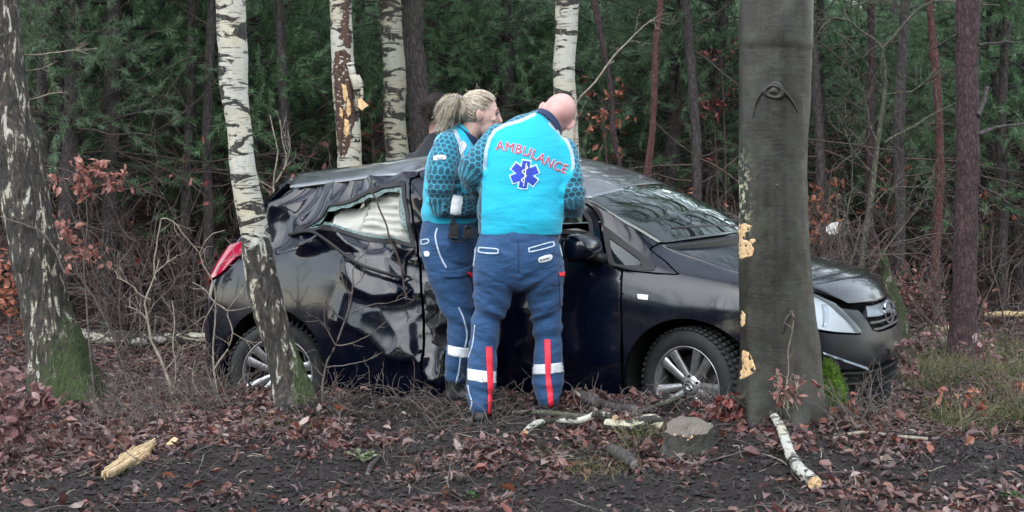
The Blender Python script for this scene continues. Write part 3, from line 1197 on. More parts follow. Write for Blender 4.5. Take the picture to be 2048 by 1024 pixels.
# --- nose
fc = 2 * TEND
mir = lambda L: [('p', fc - p[-2], p[-1]) for p in reversed(L)]
hl = outl((1560, 572), (1592, 576), (1625, 582), (1659, 600), (1695, 632), (1722, 664), (1700, 666), (1660, 663), (1600, 651), (1577, 622))
hl_s = smoothline(np.vstack([hl, hl[:1]]), 4)[:-1]
Lt = [tuple(p) for p in hl]
g_top, g_bot = T(1706, 613), T(1748, 662)
nose_top = T(1692, 616)
for far in (False, True):
    hp = empty('headlight', parent=car)
    panel('lens', hl_s, M['lens'], hp, off=.006, depth=.0, far=far, h=.02, dents=False)
    panel('reflector', inset(hl_s, .012), M['silver'], hp, off=-.022, depth=0, far=far, h=.015, dents=False)
    panel('surround', hl_s, M['plastic'], hp, [inset(hl_s, .006)], off=-.004, depth=.07, far=far, h=.02, dents=False)
    dv = outl((1648, 606), (1655, 606), (1659, 648), (1650, 652))
    panel('divider', dv, M['bowl'], hp, off=-.008, depth=.012, far=far, h=.02, dents=False, gap=0)
# front bumper: from the wheel arch round the nose, with a hole for the grille and for the lower intake
nb = [('p', FA[0] + .36, .30), ('p', FA[0] + .355, .36), ('p', FA[0] + .425, .43), (1600, 657), (1660, 667), (1722, 669), (1700, 640), (1672, 614), (1692, 617), ]
nbp = [('p', *p) for p in outl(*nb)]
top_mid = [('p', TEND, nose_top[1] + .03)]
bot = [('p', FA[0] + .40, .16), ('p', FA[0] + .6, .13)]
nb_out = outl(*nbp, *top_mid, *mir(nbp), *mir(bot)[::-1], ('p', TEND, .12), *bot[::-1])
gr_half = [('p', TEND, g_bot[1] - .03), ('p', g_bot[0] + .05, g_bot[1] - .02), ('p', g_bot[0] - .02, g_bot[1] + .01), ('p', g_top[0] + .01, g_top[1] - .01), ('p', TEND, g_top[1] + .035)]
grille_o = np.vstack([outl(*gr_half), outl(*mir(gr_half[1:-1]))])
li_a, li_b = T(1665, 735), T(1735, 742)
int_half = [('p', TEND, .17), ('p', li_a[0] + .03, .17), ('p', li_a[0], li_a[1] - .02), ('p', li_b[0], li_b[1] + .03), ('p', TEND, li_b[1] + .045)]
intake_o = np.vstack([outl(*int_half), outl(*mir(int_half[1:-1]))])
panel('front_bumper', nb_out, M['bumper'], car, [grille_o, intake_o], h=.025, depth=.04, dents=False)
gp = empty('grille', parent=car)
panel('backing', inset(grille_o, -.02), M['dark'], gp, off=-.05, depth=0, gap=0, h=.04, dents=False)
gz0, gz1 = grille_o[:, 1].min(), grille_o[:, 1].max()
def across(z0, z1, pad=0.0):
    """the part of the grille between two heights"""
    ts = np.linspace(grille_o[:, 0].min(), grille_o[:, 0].max(), 200)
    def lim(z):
        ok = inside(grille_o, np.stack([ts, np.full(200, z)], 1))
        return (ts[ok][0], ts[ok][-1]) if ok.any() else None
    a, b = lim(z0), lim(z1)
    return np.array([(a[0] + pad, z0), (a[1] - pad, z0), (b[1] - pad, z1), (b[0] + pad, z1)])
panel('chrome_bar', across(gz0 + (gz1 - gz0) * .52, gz0 + (gz1 - gz0) * .90), M['bar'], gp, off=.012, depth=.03, h=.03, dents=False)
for k in (.10, .32):
    panel('slat', across(gz0 + (gz1 - gz0) * k, gz0 + (gz1 - gz0) * (k + .09)), M['plastic'], gp, off=.004, depth=.04, h=.04, dents=False)
ip = empty('lower_intake', parent=car)
panel('backing', inset(intake_o, -.02), M['dark'], ip, off=-.06, depth=0, gap=0, h=.05, dents=False)
i0, i1 = intake_o[:, 1].min(), intake_o[:, 1].max()
for k in range(4):
    z = i0 + (i1 - i0) * (.12 + .22 * k)
    lo_, hi_ = li_a[0] + .06, fc - li_a[0] - .06
    panel('slat', np.array([(lo_, z), (hi_, z), (hi_, z + .014), (lo_, z + .014)]), M['plastic'], ip, off=-.012, depth=.04, h=.04, dents=False, gap=0)
# chrome strip along the bumper
st = outl((1645, 706), (1690, 722), (1735, 738))
panel('bumper_strip', np.vstack([st + (0, .008), st[::-1] - (0, .008)]), M['bluegrey'], car, off=.006, depth=.012, gap=0, dents=False)


def emblem(parent, M4, R_, name='emblem'):
    """a ring with a lightning bolt lying across it"""
    b = MB()
    n = 28
    for k in range(n):
        q = 2 * math.pi * k / n
        for rr, zz in ((R_, 0), (R_, R_ * .22), (R_ * .82, R_ * .22), (R_ * .82, 0)):
            b.v.append((rr * math.cos(q), rr * math.sin(q), zz))
    b.f = [(4 * k + a, 4 * ((k + 1) % n) + a, 4 * ((k + 1) % n) + (a + 1) % 4, 4 * k + (a + 1) % 4) for k in range(n) for a in range(4)]
    b.n = len(b.v); b.m = [0] * len(b.f)
    z = [(-1.15, -.02), (-.05, .30), (-.12, .06), (1.15, .02), (.05, -.30), (.12, -.06)]
    base = b.n
    b.v += [(x * R_, y * R_, 0) for x, y in z] + [(x * R_, y * R_, R_ * .26) for x, y in z]
    b.f += [(base + 6, base + 7, base + 8, base + 11), (base + 8, base + 9, base + 10, base + 11)] + [(base + k, base + (k + 1) % 6, base + 6 + (k + 1) % 6, base + 6 + k) for k in range(6)]
    b.m += [0] * 8
    o = b.obj(name, M['chrome'], parent, False)
    o.matrix_local = M4
    return o


p = S(np.array([TEND]), np.array([gz0 + (gz1 - gz0) * .62]))[0]
emblem(car, Matrix.Translation((p[0] + .016, 0, p[2])) @ Matrix(((0, 0, 1, 0), (1, 0, 0, 0), (0, 1, 0, 0), (0, 0, 0, 1))) @ Matrix.Rotation(-.2, 4, 'Y'), .062)

# --- far side, whole
fq = outl(*arc(RA[0], RA[1], RA[2], -30, 208), ('p', -.44, .30), ('p', -.46, .55), ('p', -.50, .70), ('p', -.50, .97), (530, 427), (580, 379), (650, 368), (720, 358.5), (800, 346), (850, 337), (900, 333.5), (1000, 341), (1100, 369), (1164, 400),
          (1240, 440), (1318, 487), (1345, 503), (1410, 524), (1475, 546), (1560, 574), (1563, 585), (1578, 626), (1600, 655), ('p', FA[0] + .43, .44), *arc(FA[0], FA[1], FA[2], 15, 195), ('p', FA[0] - .35, .14), ('p', .4, .14))
panel('far_body_side', fq, M['paint'], car, [WIN_R, WIN_F, QL], h=.04, far=True)
panel('side_window', WIN_F, M['sideglass'], car, h=.05, off=-.01, depth=.004, far=True)
panel('side_window', WIN_R, M['sideglass'], car, h=.05, off=-.01, depth=.004, far=True)
panel('quarter_light', QLG, M['sideglass'], car, h=.04, off=-.004, depth=.004, far=True)
panel('tail_lamp', lamp, M['redlens'], car, off=.012, depth=.05, far=True)
# --- near side windows
panel('quarter_light_frame', QL, M['rubber'], car, [QLG], h=.02, off=.003, depth=.02, gap=-.004, dents=False)
panel('quarter_light', QLG, M['sideglass'], car, h=.03, off=-.004, depth=.004, gap=0, dents=False)
panel('window_seal', inset(WIN_R, -.013), M['rubber'], car, [inset(WIN_R, .010)], h=.016, off=.006, depth=.03, gap=0)
panel('window_seal', inset(WIN_F, -.011), M['rubber'], car, [inset(WIN_F, .010)], h=.018, off=.006, depth=.03, gap=0)
# crumbs of glass left in the rear window's rubber
WR = smoothline(np.vstack([WIN_R, WIN_R[:1]]), 3)[:-1]
WR = resample(np.vstack([WR, WR[:1]]), .014)[:-1]
inn = inset(WR, .010)
amp = .018 + .03 * np.abs(gnoise(np.c_[WR * 9, np.zeros(len(WR))])) * 2
amp = np.where((WR[:, 1] < WR[:, 1].min() + .10) & (WR[:, 0] > np.quantile(WR[:, 0], .15)), .016, amp)
amp = np.where(WR[:, 0] > WR[:, 0].max() - .03, amp * 1.5, amp)
inn2 = WR + (inset(WR, .01) - WR) / .01 * (.010 + amp)[:, None]
panel('glass_remnant', inn, M['shard'], car, [inn2], h=.014, off=-.006, depth=.005, gap=0)
# head airbag hanging behind the window
ab = outl((634, 431), (664, 413), (713, 394), (741, 382), (780, 372), (799, 384), (804, 464), (754, 465), (717, 467), (702, 461), (688, 456), (662, 455), (655, 457), (645, 445))
tdiv = T(713, 430)[0]
panel('curtain_airbag', smoothline(np.vstack([ab, ab[:1]]), 4)[:-1], M['airbag'], car, h=.008, off=-.085, depth=.02, gap=0,
      extra=lambda t, r: .026 * np.abs(np.sin(r * 80 + .8 * np.sin(t * 9))) * smooth01((t - tdiv) / .02) + .012 * gnoise(np.stack([t * 8, r * 22, r * 0], 1)) - .03 * np.exp(-((t - tdiv) / .008) ** 2))
ab2 = outl((1118, 440), (1150, 440), (1172, 446), (1180, 462), (1120, 461))
panel('curtain_airbag', ab2, M['airbag'], car, h=.02, off=-.12, depth=.02, gap=0, extra=lambda t, r: .03 * gnoise(np.stack([t * 14, r * 14, r * 0], 1)))
# rubber strip torn loose from below the window
def on_body(u, v, off):
    tr = T(u, v)
    d = dent(tr[:1], tr[1:])[0]
    return S(tr[:1], tr[1:])[0] + SN(tr[:1], tr[1:])[0] * (off + d)
b = MB()
ctrl = [on_body(575, 467, .012), on_body(630, 470, .02), on_body(665, 489, .05), on_body(720, 526, .06), on_body(760, 543, .05), on_body(797, 553, .03)]
b.tube(smoothline(ctrl, 6), .010, 7)
b.obj('loose_trim_strip', M['rubber'], car)
b = MB()
b.tube(smoothline([on_body(818, 488, .03), on_body(806, 505, .05), on_body(797, 520, .03), on_body(799, 545, .05), on_body(808, 552, .03)], 6), .007, 6)
b.tube(smoothline([on_body(840, 543, .03), on_body(850, 538, .05), on_body(858, 541, .05), on_body(852, 549, .04), on_body(842, 548, .03)], 6), .006, 6, mi=0)
b.obj('torn_latch', M['rubber'], car)
# torn door skin: a few rags of sheet metal
for (pts, off) in (([(850, 590), (882, 584), (905, 610), (905, 700), (872, 690), (846, 650)], .03), ([(836, 560), (866, 555), (872, 600), (845, 640)], .045)):
    o_ = outl(*pts)
    panel('torn_sheet_metal', o_, M['rag'], car, h=.012, off=off, depth=.003, gap=0, extra=lambda t, r: 1.2 * cells(np.stack([t, r], 1), 70, (.9, .2), (1.5, .9), 12, .35, 12))
# side repeater: a small lamp on the wing
rp = outl((1275, 588), (1297, 590), (1296, 600), (1276, 598))
panel('side_repeater', rp, M['silver'], car, h=.01, off=.006, depth=.01, gap=0, dents=False)
# door handle
dh = outl((905, 560), (955, 558), (956, 572), (906, 575))
panel('door_handle', dh, M['paint'], car, h=.012, off=.03, depth=.02, gap=0)
# mirror
mr = empty('door_mirror', parent=car)
mt = T(1196, 508)
mc = S(mt[:1], mt[1:])[0]
def blob(name, c, size, mat, parent, nu=28, nv=16, fn=None):
    v, f = [], []
    for j in range(nv + 1):
        th = math.pi * j / nv
        for i in range(nu):
            ph = 2 * math.pi * i / nu
            x, y, z = math.sin(th) * math.cos(ph), math.sin(th) * math.sin(ph), math.cos(th)
            if fn: x, y, z = fn(x, y, z)
            v.append((c[0] + x * size[0], c[1] + y * size[1], c[2] + z * size[2]))
    for j in range(nv):
        for i in range(nu):
            f.append((j * nu + i, (j + 1) * nu + i, (j + 1) * nu + (i + 1) % nu, j * nu + (i + 1) % nu))
    return obj(name, v, f, mat, parent)
def shell(x, y, z):
    e = .62
    sg = lambda q: math.copysign(abs(q) ** e, q)
    x, y, z = sg(x), sg(y), sg(z)
    return (x * (.75 if x < 0 else 1.0) * (1 - .12 * abs(z)), y, z * (1 - .25 * max(0, x)))
blob('housing', (mc[0] - .03, mc[1] - .16, mc[2] + .045), (.095, .125, .076), M['paint'], mr, fn=shell)
g_ = MB(); g_.box((mc[0] - .098, mc[1] - .16, mc[2] + .045), (.006, .19, .11)); g_.obj('mirror_glass', M['chrome'], mr, False)
a_ = MB(); a_.tube([(mc[0] + .04, mc[1] + .03, mc[2] - .03), (mc[0] + .02, mc[1] - .05, mc[2] - .015), (mc[0] - .005, mc[1] - .12, mc[2] + .01)], [.028, .026, .026], 10); a_.obj('stalk', M['plastic'], mr)
mr2 = empty('door_mirror', parent=car)
blob('housing', (mc[0] - .03, -mc[1] + .16, mc[2] + .045), (.085, .115, .072), M['paint'], mr2, fn=shell)
a_ = MB(); a_.tube([(mc[0] + .03, -mc[1] - .02, mc[2] - .055), (mc[0] - .005, -mc[1] + .12, mc[2] - .005)], [.04, .028], 10); a_.obj('stalk', M['plastic'], mr2)

# --- floor, arches and what is inside
u_ = MB()
u_.box((1.25, 0, .22), (3.2, 1.30, .08))
u_.box((2.85, 0, .42), (.55, 1.0, .5))
u_.box((-.42, 0, .45), (.30, 1.25, .45))
u_.box((1.2, -.68, .30), (1.5, .06, .25)); u_.box((1.2, .70, .30), (1.5, .06, .25))
u_.obj('floor_pan', M['under'], car, False)
for (cx, cz) in ((FA[0], FA[1]), (RA[0], RA[1])):
    for sgn in (-1, 1):
        b = MB()
        for i in range(21):
            q = math.radians(-20 + 220 * i / 20)
            for y in (-.845 + .03, -.48):
                b.v.append((S(np.array([cx]), np.array([.4]))[0][0] + .365 * math.cos(q), y * (1 if sgn < 0 else -1), cz + .365 * math.sin(q)))
        n = 21
        b.f = [(2 * i, 2 * i + 1, 2 * i + 3, 2 * i + 2) for i in range(n - 1)]
        c0 = len(b.v)
        for i in range(n): b.v.append(b.v[2 * i + 1])
        b.f.append(tuple(c0 + i for i in range(n)))
        b.n = len(b.v); b.m = [0] * len(b.f)
        b.obj('wheel_arch_liner', M['under'], car)
for y in (-.36, .36):
    s_ = empty('seat', parent=car)
    b = MB(); b.box((1.35, y, .50), (.50, .48, .16)); b.obj('cushion', M['seat'], s_, False)
    b = MB(); b.box((1.02, y, .82), (.14, .46, .62), Matrix.Rotation(-.25, 3, 'Y'), taper=.85); b.obj('backrest', M['seat'], s_, False)
    blob('headrest', (.90, y, 1.18), (.06, .13, .09), M['seat'], s_, 14, 8)
b = MB(); b.box((.25, 0, .50), (.5, 1.2, .16)); b.box((-.02, 0, .78), (.14, 1.2, .55), Matrix.Rotation(-.25, 3, 'Y')); b.obj('rear_bench', M['seat'], car, False)
b = MB(); b.box((2.12, 0, .80), (.5, 1.36, .26), taper=.8); b.box((2.3, 0, .87), (.4, 1.3, .10)); b.obj('dashboard', M['plastic'], car, False)
b = MB()
q_ = [(1.78 + .07 * math.cos(k * math.pi / 12), .36 + .18 * math.sin(k * math.pi / 12), .92 + .17 * math.cos(k * math.pi / 12)) for k in range(25)]
b.tube(q_, .014, 7, False); b.tube([(1.80, .36, .92), (2.05, .36, .84)], .03, 8); b.tube([(1.79, .20, .92), (1.79, .52, .92)], .014, 6)
b.obj('steering_wheel', M['plastic'], car)


# --- wheels
def lathe(prof, n=48):
    v = [(r * math.cos(2 * math.pi * k / n), y, r * math.sin(2 * math.pi * k / n)) for r, y in prof for k in range(n)]
    f = [(i * n + k, i * n + (k + 1) % n, (i + 1) * n + (k + 1) % n, (i + 1) * n + k) for i in range(len(prof) - 1) for k in range(n)]
    return v, f


def make_wheel():
    w = empty('wheel', parent=car)
    # outer face looks along -y
    b = MB()
    v, f = lathe([(.200, -.085), (.206, -.096), (.235, -.106), (.262, -.104), (.281, -.092), (.291, -.075), (.291, .075), (.281, .092), (.25, .105), (.206, .096), (.2, .085)], 60)
    b.add(v, f)
    for k in range(56):                                   # tread blocks over the shoulder
        q = 2 * math.pi * k / 56
        for (y, wy, rr, dq) in ((-.076, .032, .292, 0), (-.030, .036, .295, .03), (.018, .036, .295, .06), (.066, .032, .292, .09)):
            a = q + dq
            b.box((rr * math.cos(a), y, rr * math.sin(a)), (.022, wy, .013), Matrix.Rotation(-(a - math.pi / 2), 3, 'Y') @ Matrix.Rotation(.25, 3, 'Z'))
    b.obj('tyre', M['tyre'], w)
    b = MB()
    v, f = lathe([(.200, .085), (.186, .07), (.182, -.05), (.190, -.075), (.198, -.092), (.206, -.098), (.207, -.090), (.200, -.083)], 60)
    b.add(v, f)
    v, f = lathe([(.0, -.068), (.035, -.070), (.058, -.064), (.066, -.05), (.066, -.01), (.0, -.01)], 30)
    b.add(v, f)
    for k in range(5):                                    # five pairs of spokes
        a = math.pi / 2 + k * 2 * math.pi / 5
        for s in (-1, 1):
            pts = []
            for (rr, da, wd, y0, th) in ((.040, .22, .020, -.062, .03), (.085, .25, .0205, -.070, .026), (.14, .22, .024, -.079, .022), (.194, .205, .030, -.088, .02)):
                c = Vector((rr * math.cos(a + s * da), 0, rr * math.sin(a + s * da)))
                tan = Vector((-math.sin(a + s * da), 0, math.cos(a + s * da)))
                pts.append((c - tan * wd + Vector((0, y0 + .006, 0)), c - tan * wd * .6 + Vector((0, y0, 0)), c + tan * wd * .6 + Vector((0, y0, 0)), c + tan * wd + Vector((0, y0 + .006, 0)), c + tan * wd * .8 + Vector((0, y0 + th, 0)), c - tan * wd * .8 + Vector((0, y0 + th, 0))))
            base = b.n
            vv = [q for row in pts for q in row]
            ff = [(i * 6 + j, i * 6 + (j + 1) % 6, (i + 1) * 6 + (j + 1) % 6, (i + 1) * 6 + j) for i in range(3) for j in range(6)]
            b.add(vv, ff)
    b.obj('rim', M['alloy'], w)
    b = MB()
    for k in range(5):
        a = math.pi / 2 + math.pi / 5 + k * 2 * math.pi / 5
        b.tube([(.048 * math.cos(a), -.072, .048 * math.sin(a)), (.048 * math.cos(a), -.05, .048 * math.sin(a))], .008, 6)
    b.obj('wheel_bolt', M['dark'], w)
    b = MB()
    v, f = lathe([(.0, .0), (.155, .0), (.155, .02), (.06, .02), (.06, .1), (0, .1)], 30)
    b.add(v, f)
    b.obj('brake_disc', M['plastic'], w)
    emblem(w, Matrix.Translation((0, -.070, 0)) @ Matrix.Rotation(math.pi / 2, 4, 'X'), .026)
    return w


def copy_tree(o, parent=None):
    c = o.copy()
    COL.objects.link(c)
    if parent is not None: c.parent = parent
    for ch in list(o.children): copy_tree(ch, c)
    return c


wheel = make_wheel()
fx = 2.511
for i, (x, y, rz, roll, camber) in enumerate(((0, -.715, 17, .30, 0), (fx, -.715, -18, .55, 0), (0, .715, 180, .1, 0), (fx, .715, 162, .9, 0))):
    w = wheel if i == 0 else copy_tree(wheel, car)
    w.location = (x, y, .30)
    w.rotation_euler = Matrix.Rotation(math.radians(rz), 3, 'Z').to_euler()
    w.rotation_euler = (Matrix.Rotation(math.radians(rz), 3, 'Z') @ Matrix.Rotation(roll, 3, 'Y')).to_euler()
# ------------------------------------------------------------------ growing things: shared tools
class Bag:
    """numpy triangle bag"""
    def __init__(s): s.v, s.t, s.n = [], [], 0

    def add(s, V, Tr):
        s.v.append(np.asarray(V, np.float32).reshape(-1, 3))
        s.t.append(np.asarray(Tr, np.int64).reshape(-1, 3) + s.n)
        s.n += len(s.v[-1])

    def mesh(s, name, mat, smooth=False):
        if not s.v: return mesh(name, np.zeros((3, 3)), np.array([[0, 1, 2]]), smooth, mat)
        return mesh(name, np.vstack(s.v), np.vstack(s.t).astype(np.int32), smooth, mat)


def norm(a): return a / np.maximum(np.linalg.norm(a, axis=-1, keepdims=True), 1e-9)


def twigs(bag, P, r0, r1, n=4):
    """P (m, k, 3): m thin branches of k points each, radii from r0 to r1"""
    P = np.asarray(P, float)
    m, k, _ = P.shape
    if m == 0: return
    r0, r1 = np.broadcast_to(r0, m), np.broadcast_to(r1, m)
    t = norm(np.gradient(P, axis=1))
    ref = np.where(np.abs(t[..., 2:3]) > .9, np.array([1., 0, 0]), np.array([0, 0, 1.]))
    a = norm(np.cross(t, ref)); b = np.cross(t, a)
    rad = r0[:, None] + (r1 - r0)[:, None] * np.linspace(0, 1, k)[None]
    q = 2 * np.pi * np.arange(n) / n
    V = P[:, :, None] + rad[:, :, None, None] * (a[:, :, None] * np.cos(q)[None, None, :, None] + b[:, :, None] * np.sin(q)[None, None, :, None])
    idx = np.arange(m * k * n).reshape(m, k, n)
    A, B_ = idx[:, :-1], np.roll(idx[:, :-1], -1, 2)
    C, D = np.roll(idx[:, 1:], -1, 2), idx[:, 1:]
    bag.add(V, np.concatenate([np.stack([A, B_, C], -1).reshape(-1, 3), np.stack([A, C, D], -1).reshape(-1, 3)]))


def wander(rng, P0, D, L, k, bend=.25, grav=0.0):
    """m curved lines from P0 along D"""
    m = len(P0)
    d = norm(np.asarray(D, float))
    P = np.zeros((m, k, 3)); P[:, 0] = P0
    st = (np.broadcast_to(L, m) / (k - 1))[:, None]
    for i in range(1, k):
        d = norm(d + rng.normal(size=(m, 3)) * bend + np.array([0, 0, grav]))
        P[:, i] = P[:, i - 1] + d * st
    return P


def along(rng, P, n, lo=.2, hi=1.0):
    """n points on each line of P with the line's direction there"""
    m, k, _ = P.shape
    s = rng.uniform(lo, hi, (m, n)) * (k - 1)
    i = np.clip(s.astype(int), 0, k - 2)
    f = (s - i)[..., None]
    r = np.arange(m)[:, None]
    A, B_ = P[r, i], P[r, i + 1]
    return (A + (B_ - A) * f).reshape(-1, 3), norm(B_ - A).reshape(-1, 3)


def fork(rng, P, n, L, k=5, spread=.9, bend=.22, lo=.2, hi=1.0, grav=0.0):
    c, d = along(rng, P, n, lo, hi)
    side = norm(np.cross(d, rng.normal(size=d.shape)))
    D = d * math.cos(spread) + side * math.sin(spread)
    return wander(rng, c, D, np.asarray(L) * rng.uniform(.5, 1.2, len(c)), k, bend, grav)


def leaves(bag, rng, C, D, size, curl=.35, width=.55, flat=None):
    """one bent oval leaf at each C, pointing along D"""
    n = len(C)
    if n == 0: return
    D = norm(np.asarray(D, float))
    N = rng.normal(size=(n, 3)) if flat is None else flat + rng.normal(size=(n, 3)) * .45
    S_ = norm(np.cross(D, N)); N = np.cross(S_, D)
    size = np.broadcast_to(size, n)[:, None]
    cu = rng.normal(size=(n, 1)) * curl
    fo = rng.uniform(.05, .6, (n, 1)) * curl * 1.4
    pts = []
    def p(u, w):
        bendz = cu * (u - .3) ** 2 + fo * abs(w) * 1.2
        return C + size * (D * u + S_ * (w * width) + N * bendz)
    grid = [(0, 0), (.28, -.42), (.28, 0), (.28, .42), (.62, -.40), (.62, 0), (.62, .40), (1.0, 0)]
    V = np.stack([p(u, w + 0.0) for u, w in grid], 1)
    V = V + rng.normal(size=V.shape) * size[:, None] * .025
    tr = np.array([(0, 2, 1), (0, 3, 2), (1, 2, 5), (1, 5, 4), (2, 3, 6), (2, 6, 5), (4, 5, 7), (5, 6, 7)])
    bag.add(V, (tr[None] + 8 * np.arange(n)[:, None, None]))


def needles(bag, rng, C, D, per=26, L=.07, w=.0035, spread=.9):
    """a tuft of needles at every C, fanned about D"""
    n = len(C)
    C = np.repeat(C, per, 0); D = np.repeat(D, per, 0)
    d = norm(D + rng.normal(size=D.shape) * spread * .62)
    l = L * rng.uniform(.6, 1.2, (len(C), 1))
    base = C + D * rng.uniform(-.035, .035, (len(C), 1))
    s = norm(np.cross(d, rng.normal(size=d.shape))) * w * .5
    V = np.stack([base - s, base + s, base + d * l + [0, 0, -.004]], 1)
    bag.add(V, np.arange(len(C) * 3).reshape(-1, 3))


# ------------------------------------------------------------------ the near trunks
def trunk_mesh(line, Y, ext_top=8.0, n=56, step=.022, flare=0.0, rough_amp=.006, seed=0, squash=.95, below=.30, lean=None):
    """line: (u, v, width in pixels) from the top down. Returns world verts, quads, param arrays"""
    pts = [(*at(u, v, Y), w * Y / F / 2) for u, v, w in line][::-1]     # from the base up
    base = np.array(pts[0])
    d0 = np.array(pts[0][:3]) - np.array(pts[1][:3])
    d0 = d0 / np.linalg.norm(d0)
    pts = [(*(base[:3] + d0 * below), base[3] * 1.1)] + pts
    d1 = np.array(pts[-1][:3]) - np.array(pts[-3][:3]); d1 /= np.linalg.norm(d1)
    if lean is not None: d1 = np.array(lean) / np.linalg.norm(lean)
    vis = len(pts)
    top = np.array(pts[-1])
    L = ext_top
    for k in range(1, 5):
        q = k / 4
        d = d1 * (1 - .6 * q) + np.array([0, 0, 1]) * .6 * q
        d /= np.linalg.norm(d)
        top = np.r_[top[:3] + d * L / 4, pts[vis - 1][3] * (1 - .8 * q) + .006]
        pts.append(tuple(top))
    C = smoothline(pts, 10)
    zs = C[:, 2]
    zvis = CAMZ + HZ * Y / F + .5
    lo = resample(C[zs <= zvis], step)
    hi = C[zs > zvis]
    C = np.vstack([lo, resample(hi, .35)]) if len(hi) > 3 else lo
    P, fr = frames([c[:3] for c in C])
    q = 2 * np.pi * np.arange(n) / n
    a = np.array([f[1] for f in fr]); b = np.array([f[2] for f in fr])
    V = C[:, None, :3] + C[:, 3][:, None, None] * (a[:, None] * np.cos(q)[None, :, None] + b[:, None] * np.sin(q)[None, :, None])
    nrm = (a[:, None] * np.cos(q)[None, :, None] + b[:, None] * np.sin(q)[None, :, None])
    g0 = gz(base[0], base[1])
    hgt = (V[..., 2] - g0)
    if flare:
        ang = np.arctan2(nrm[..., 1], nrm[..., 0])
        rib = .55 + .45 * np.cos(ang * 4 + seed) + .35 * np.cos(ang * 7 + 2 * seed)
        V = V + nrm * (flare * np.exp(-np.maximum(hgt, 0) / .16) * np.maximum(rib, 0))[..., None]
    P3 = V.reshape(-1, 3)
    am = rough_amp if not callable(rough_amp) else rough_amp(hgt.ravel())
    k = 1 / max(C[0, 3], .05)
    dsp = fbm(P3 * [9, 9, 5] + seed * 3.1, 4) * am * 1.2 + gnoise(P3 * [38, 38, 14] + seed) * am * .8
    wide = gnoise(P3 * [3, 3, 1.4] + seed * 7) * C[0, 3] * .10
    P3 = P3 + nrm.reshape(-1, 3) * (dsp + wide)[:, None]
    m = len(C)
    idx = np.arange(m * n).reshape(m, n)
    Q = np.stack([idx[:-1], np.roll(idx[:-1], -1, 1), np.roll(idx[1:], -1, 1), idx[1:]], -1).reshape(-1, 4)
    return P3, Q, hgt.ravel(), nrm.reshape(-1, 3), C


def bvh_of(V, Fc):
    return BVHTree.FromPolygons([tuple(p) for p in V], [tuple(map(int, f)) for f in Fc])


def patch(name, outline, bvh, mat, parent, off=.003, h=4.0, rough=.0, seed=0, depth=.006, loc=(0, 0, 0), org=None, curvepts=3, holes=()):
    """a thin piece lying on a surface, outlined as it is seen in the photograph"""
    if curvepts > 1:
        o_ = np.array(outline, float)
        o_ = smoothline(np.vstack([o_, o_[:1]]), curvepts)[:-1]
    else: o_ = np.array(outline, float)
    V2, Tr = cdt(o_, holes, h)
    o = Vector((0, 0, CAMZ)) if org is None else org
    out, nr, ok = [], [], []
    for u, v in V2:
        d = (at(u, v, 10) - o).normalized()
        hit = bvh.ray_cast(o, d)
        if hit[0] is None:
            out.append((0, 0, 0)); nr.append((0, 0, 1)); ok.append(False)
        else:
            n = hit[1] if hit[1].dot(d) < 0 else -hit[1]
            out.append(tuple(hit[0])); nr.append(tuple(n)); ok.append(True)
    out, nr, ok = np.array(out), np.array(nr), np.array(ok)
    Tr = Tr[ok[Tr].all(1)]
    if len(Tr) == 0: return None
    # smooth the normals so that the offset skin stays whole
    for _ in range(4):
        acc = np.zeros_like(nr)
        for i, j in ((0, 1), (1, 2), (2, 0)):
            np.add.at(acc, Tr[:, i], nr[Tr[:, j]]); np.add.at(acc, Tr[:, j], nr[Tr[:, i]])
        nr = norm(nr + acc)
    P = out + nr * off
    if rough: P = P + nr * (rough * gnoise(out * 60 + seed))[:, None]
    used = np.unique(Tr)
    mp = np.full(len(P), -1); mp[used] = np.arange(len(used))
    P, nr, Tr = P[used], nr[used], mp[Tr]
    # facing the camera
    n = np.cross(P[Tr[:, 1]] - P[Tr[:, 0]], P[Tr[:, 2]] - P[Tr[:, 0]])
    fl = (n * (np.array(o) - P[Tr[:, 0]])).sum(1) < 0
    Tr[fl] = Tr[fl][:, ::-1]
    if depth: P, Tr = thick(P, Tr, depth, nr)
    ob = obj(name, P - np.array(loc), Tr.astype(np.int32), mat, parent)
    return ob


def ragged(pts, amp, seed, step=2.2, fr=.22):
    """a torn outline"""
    pj = resample(np.vstack([pts, pts[:1]]), step)[:-1]
    z = pj[:, :1] * 0 + seed
    return pj + amp * np.stack([gnoise(np.c_[pj * fr, z]) + .6 * gnoise(np.c_[pj * fr * 2.3, z + 4]), gnoise(np.c_[pj * fr, z + 9]) + .6 * gnoise(np.c_[pj * fr * 2.3, z + 15])], 1)


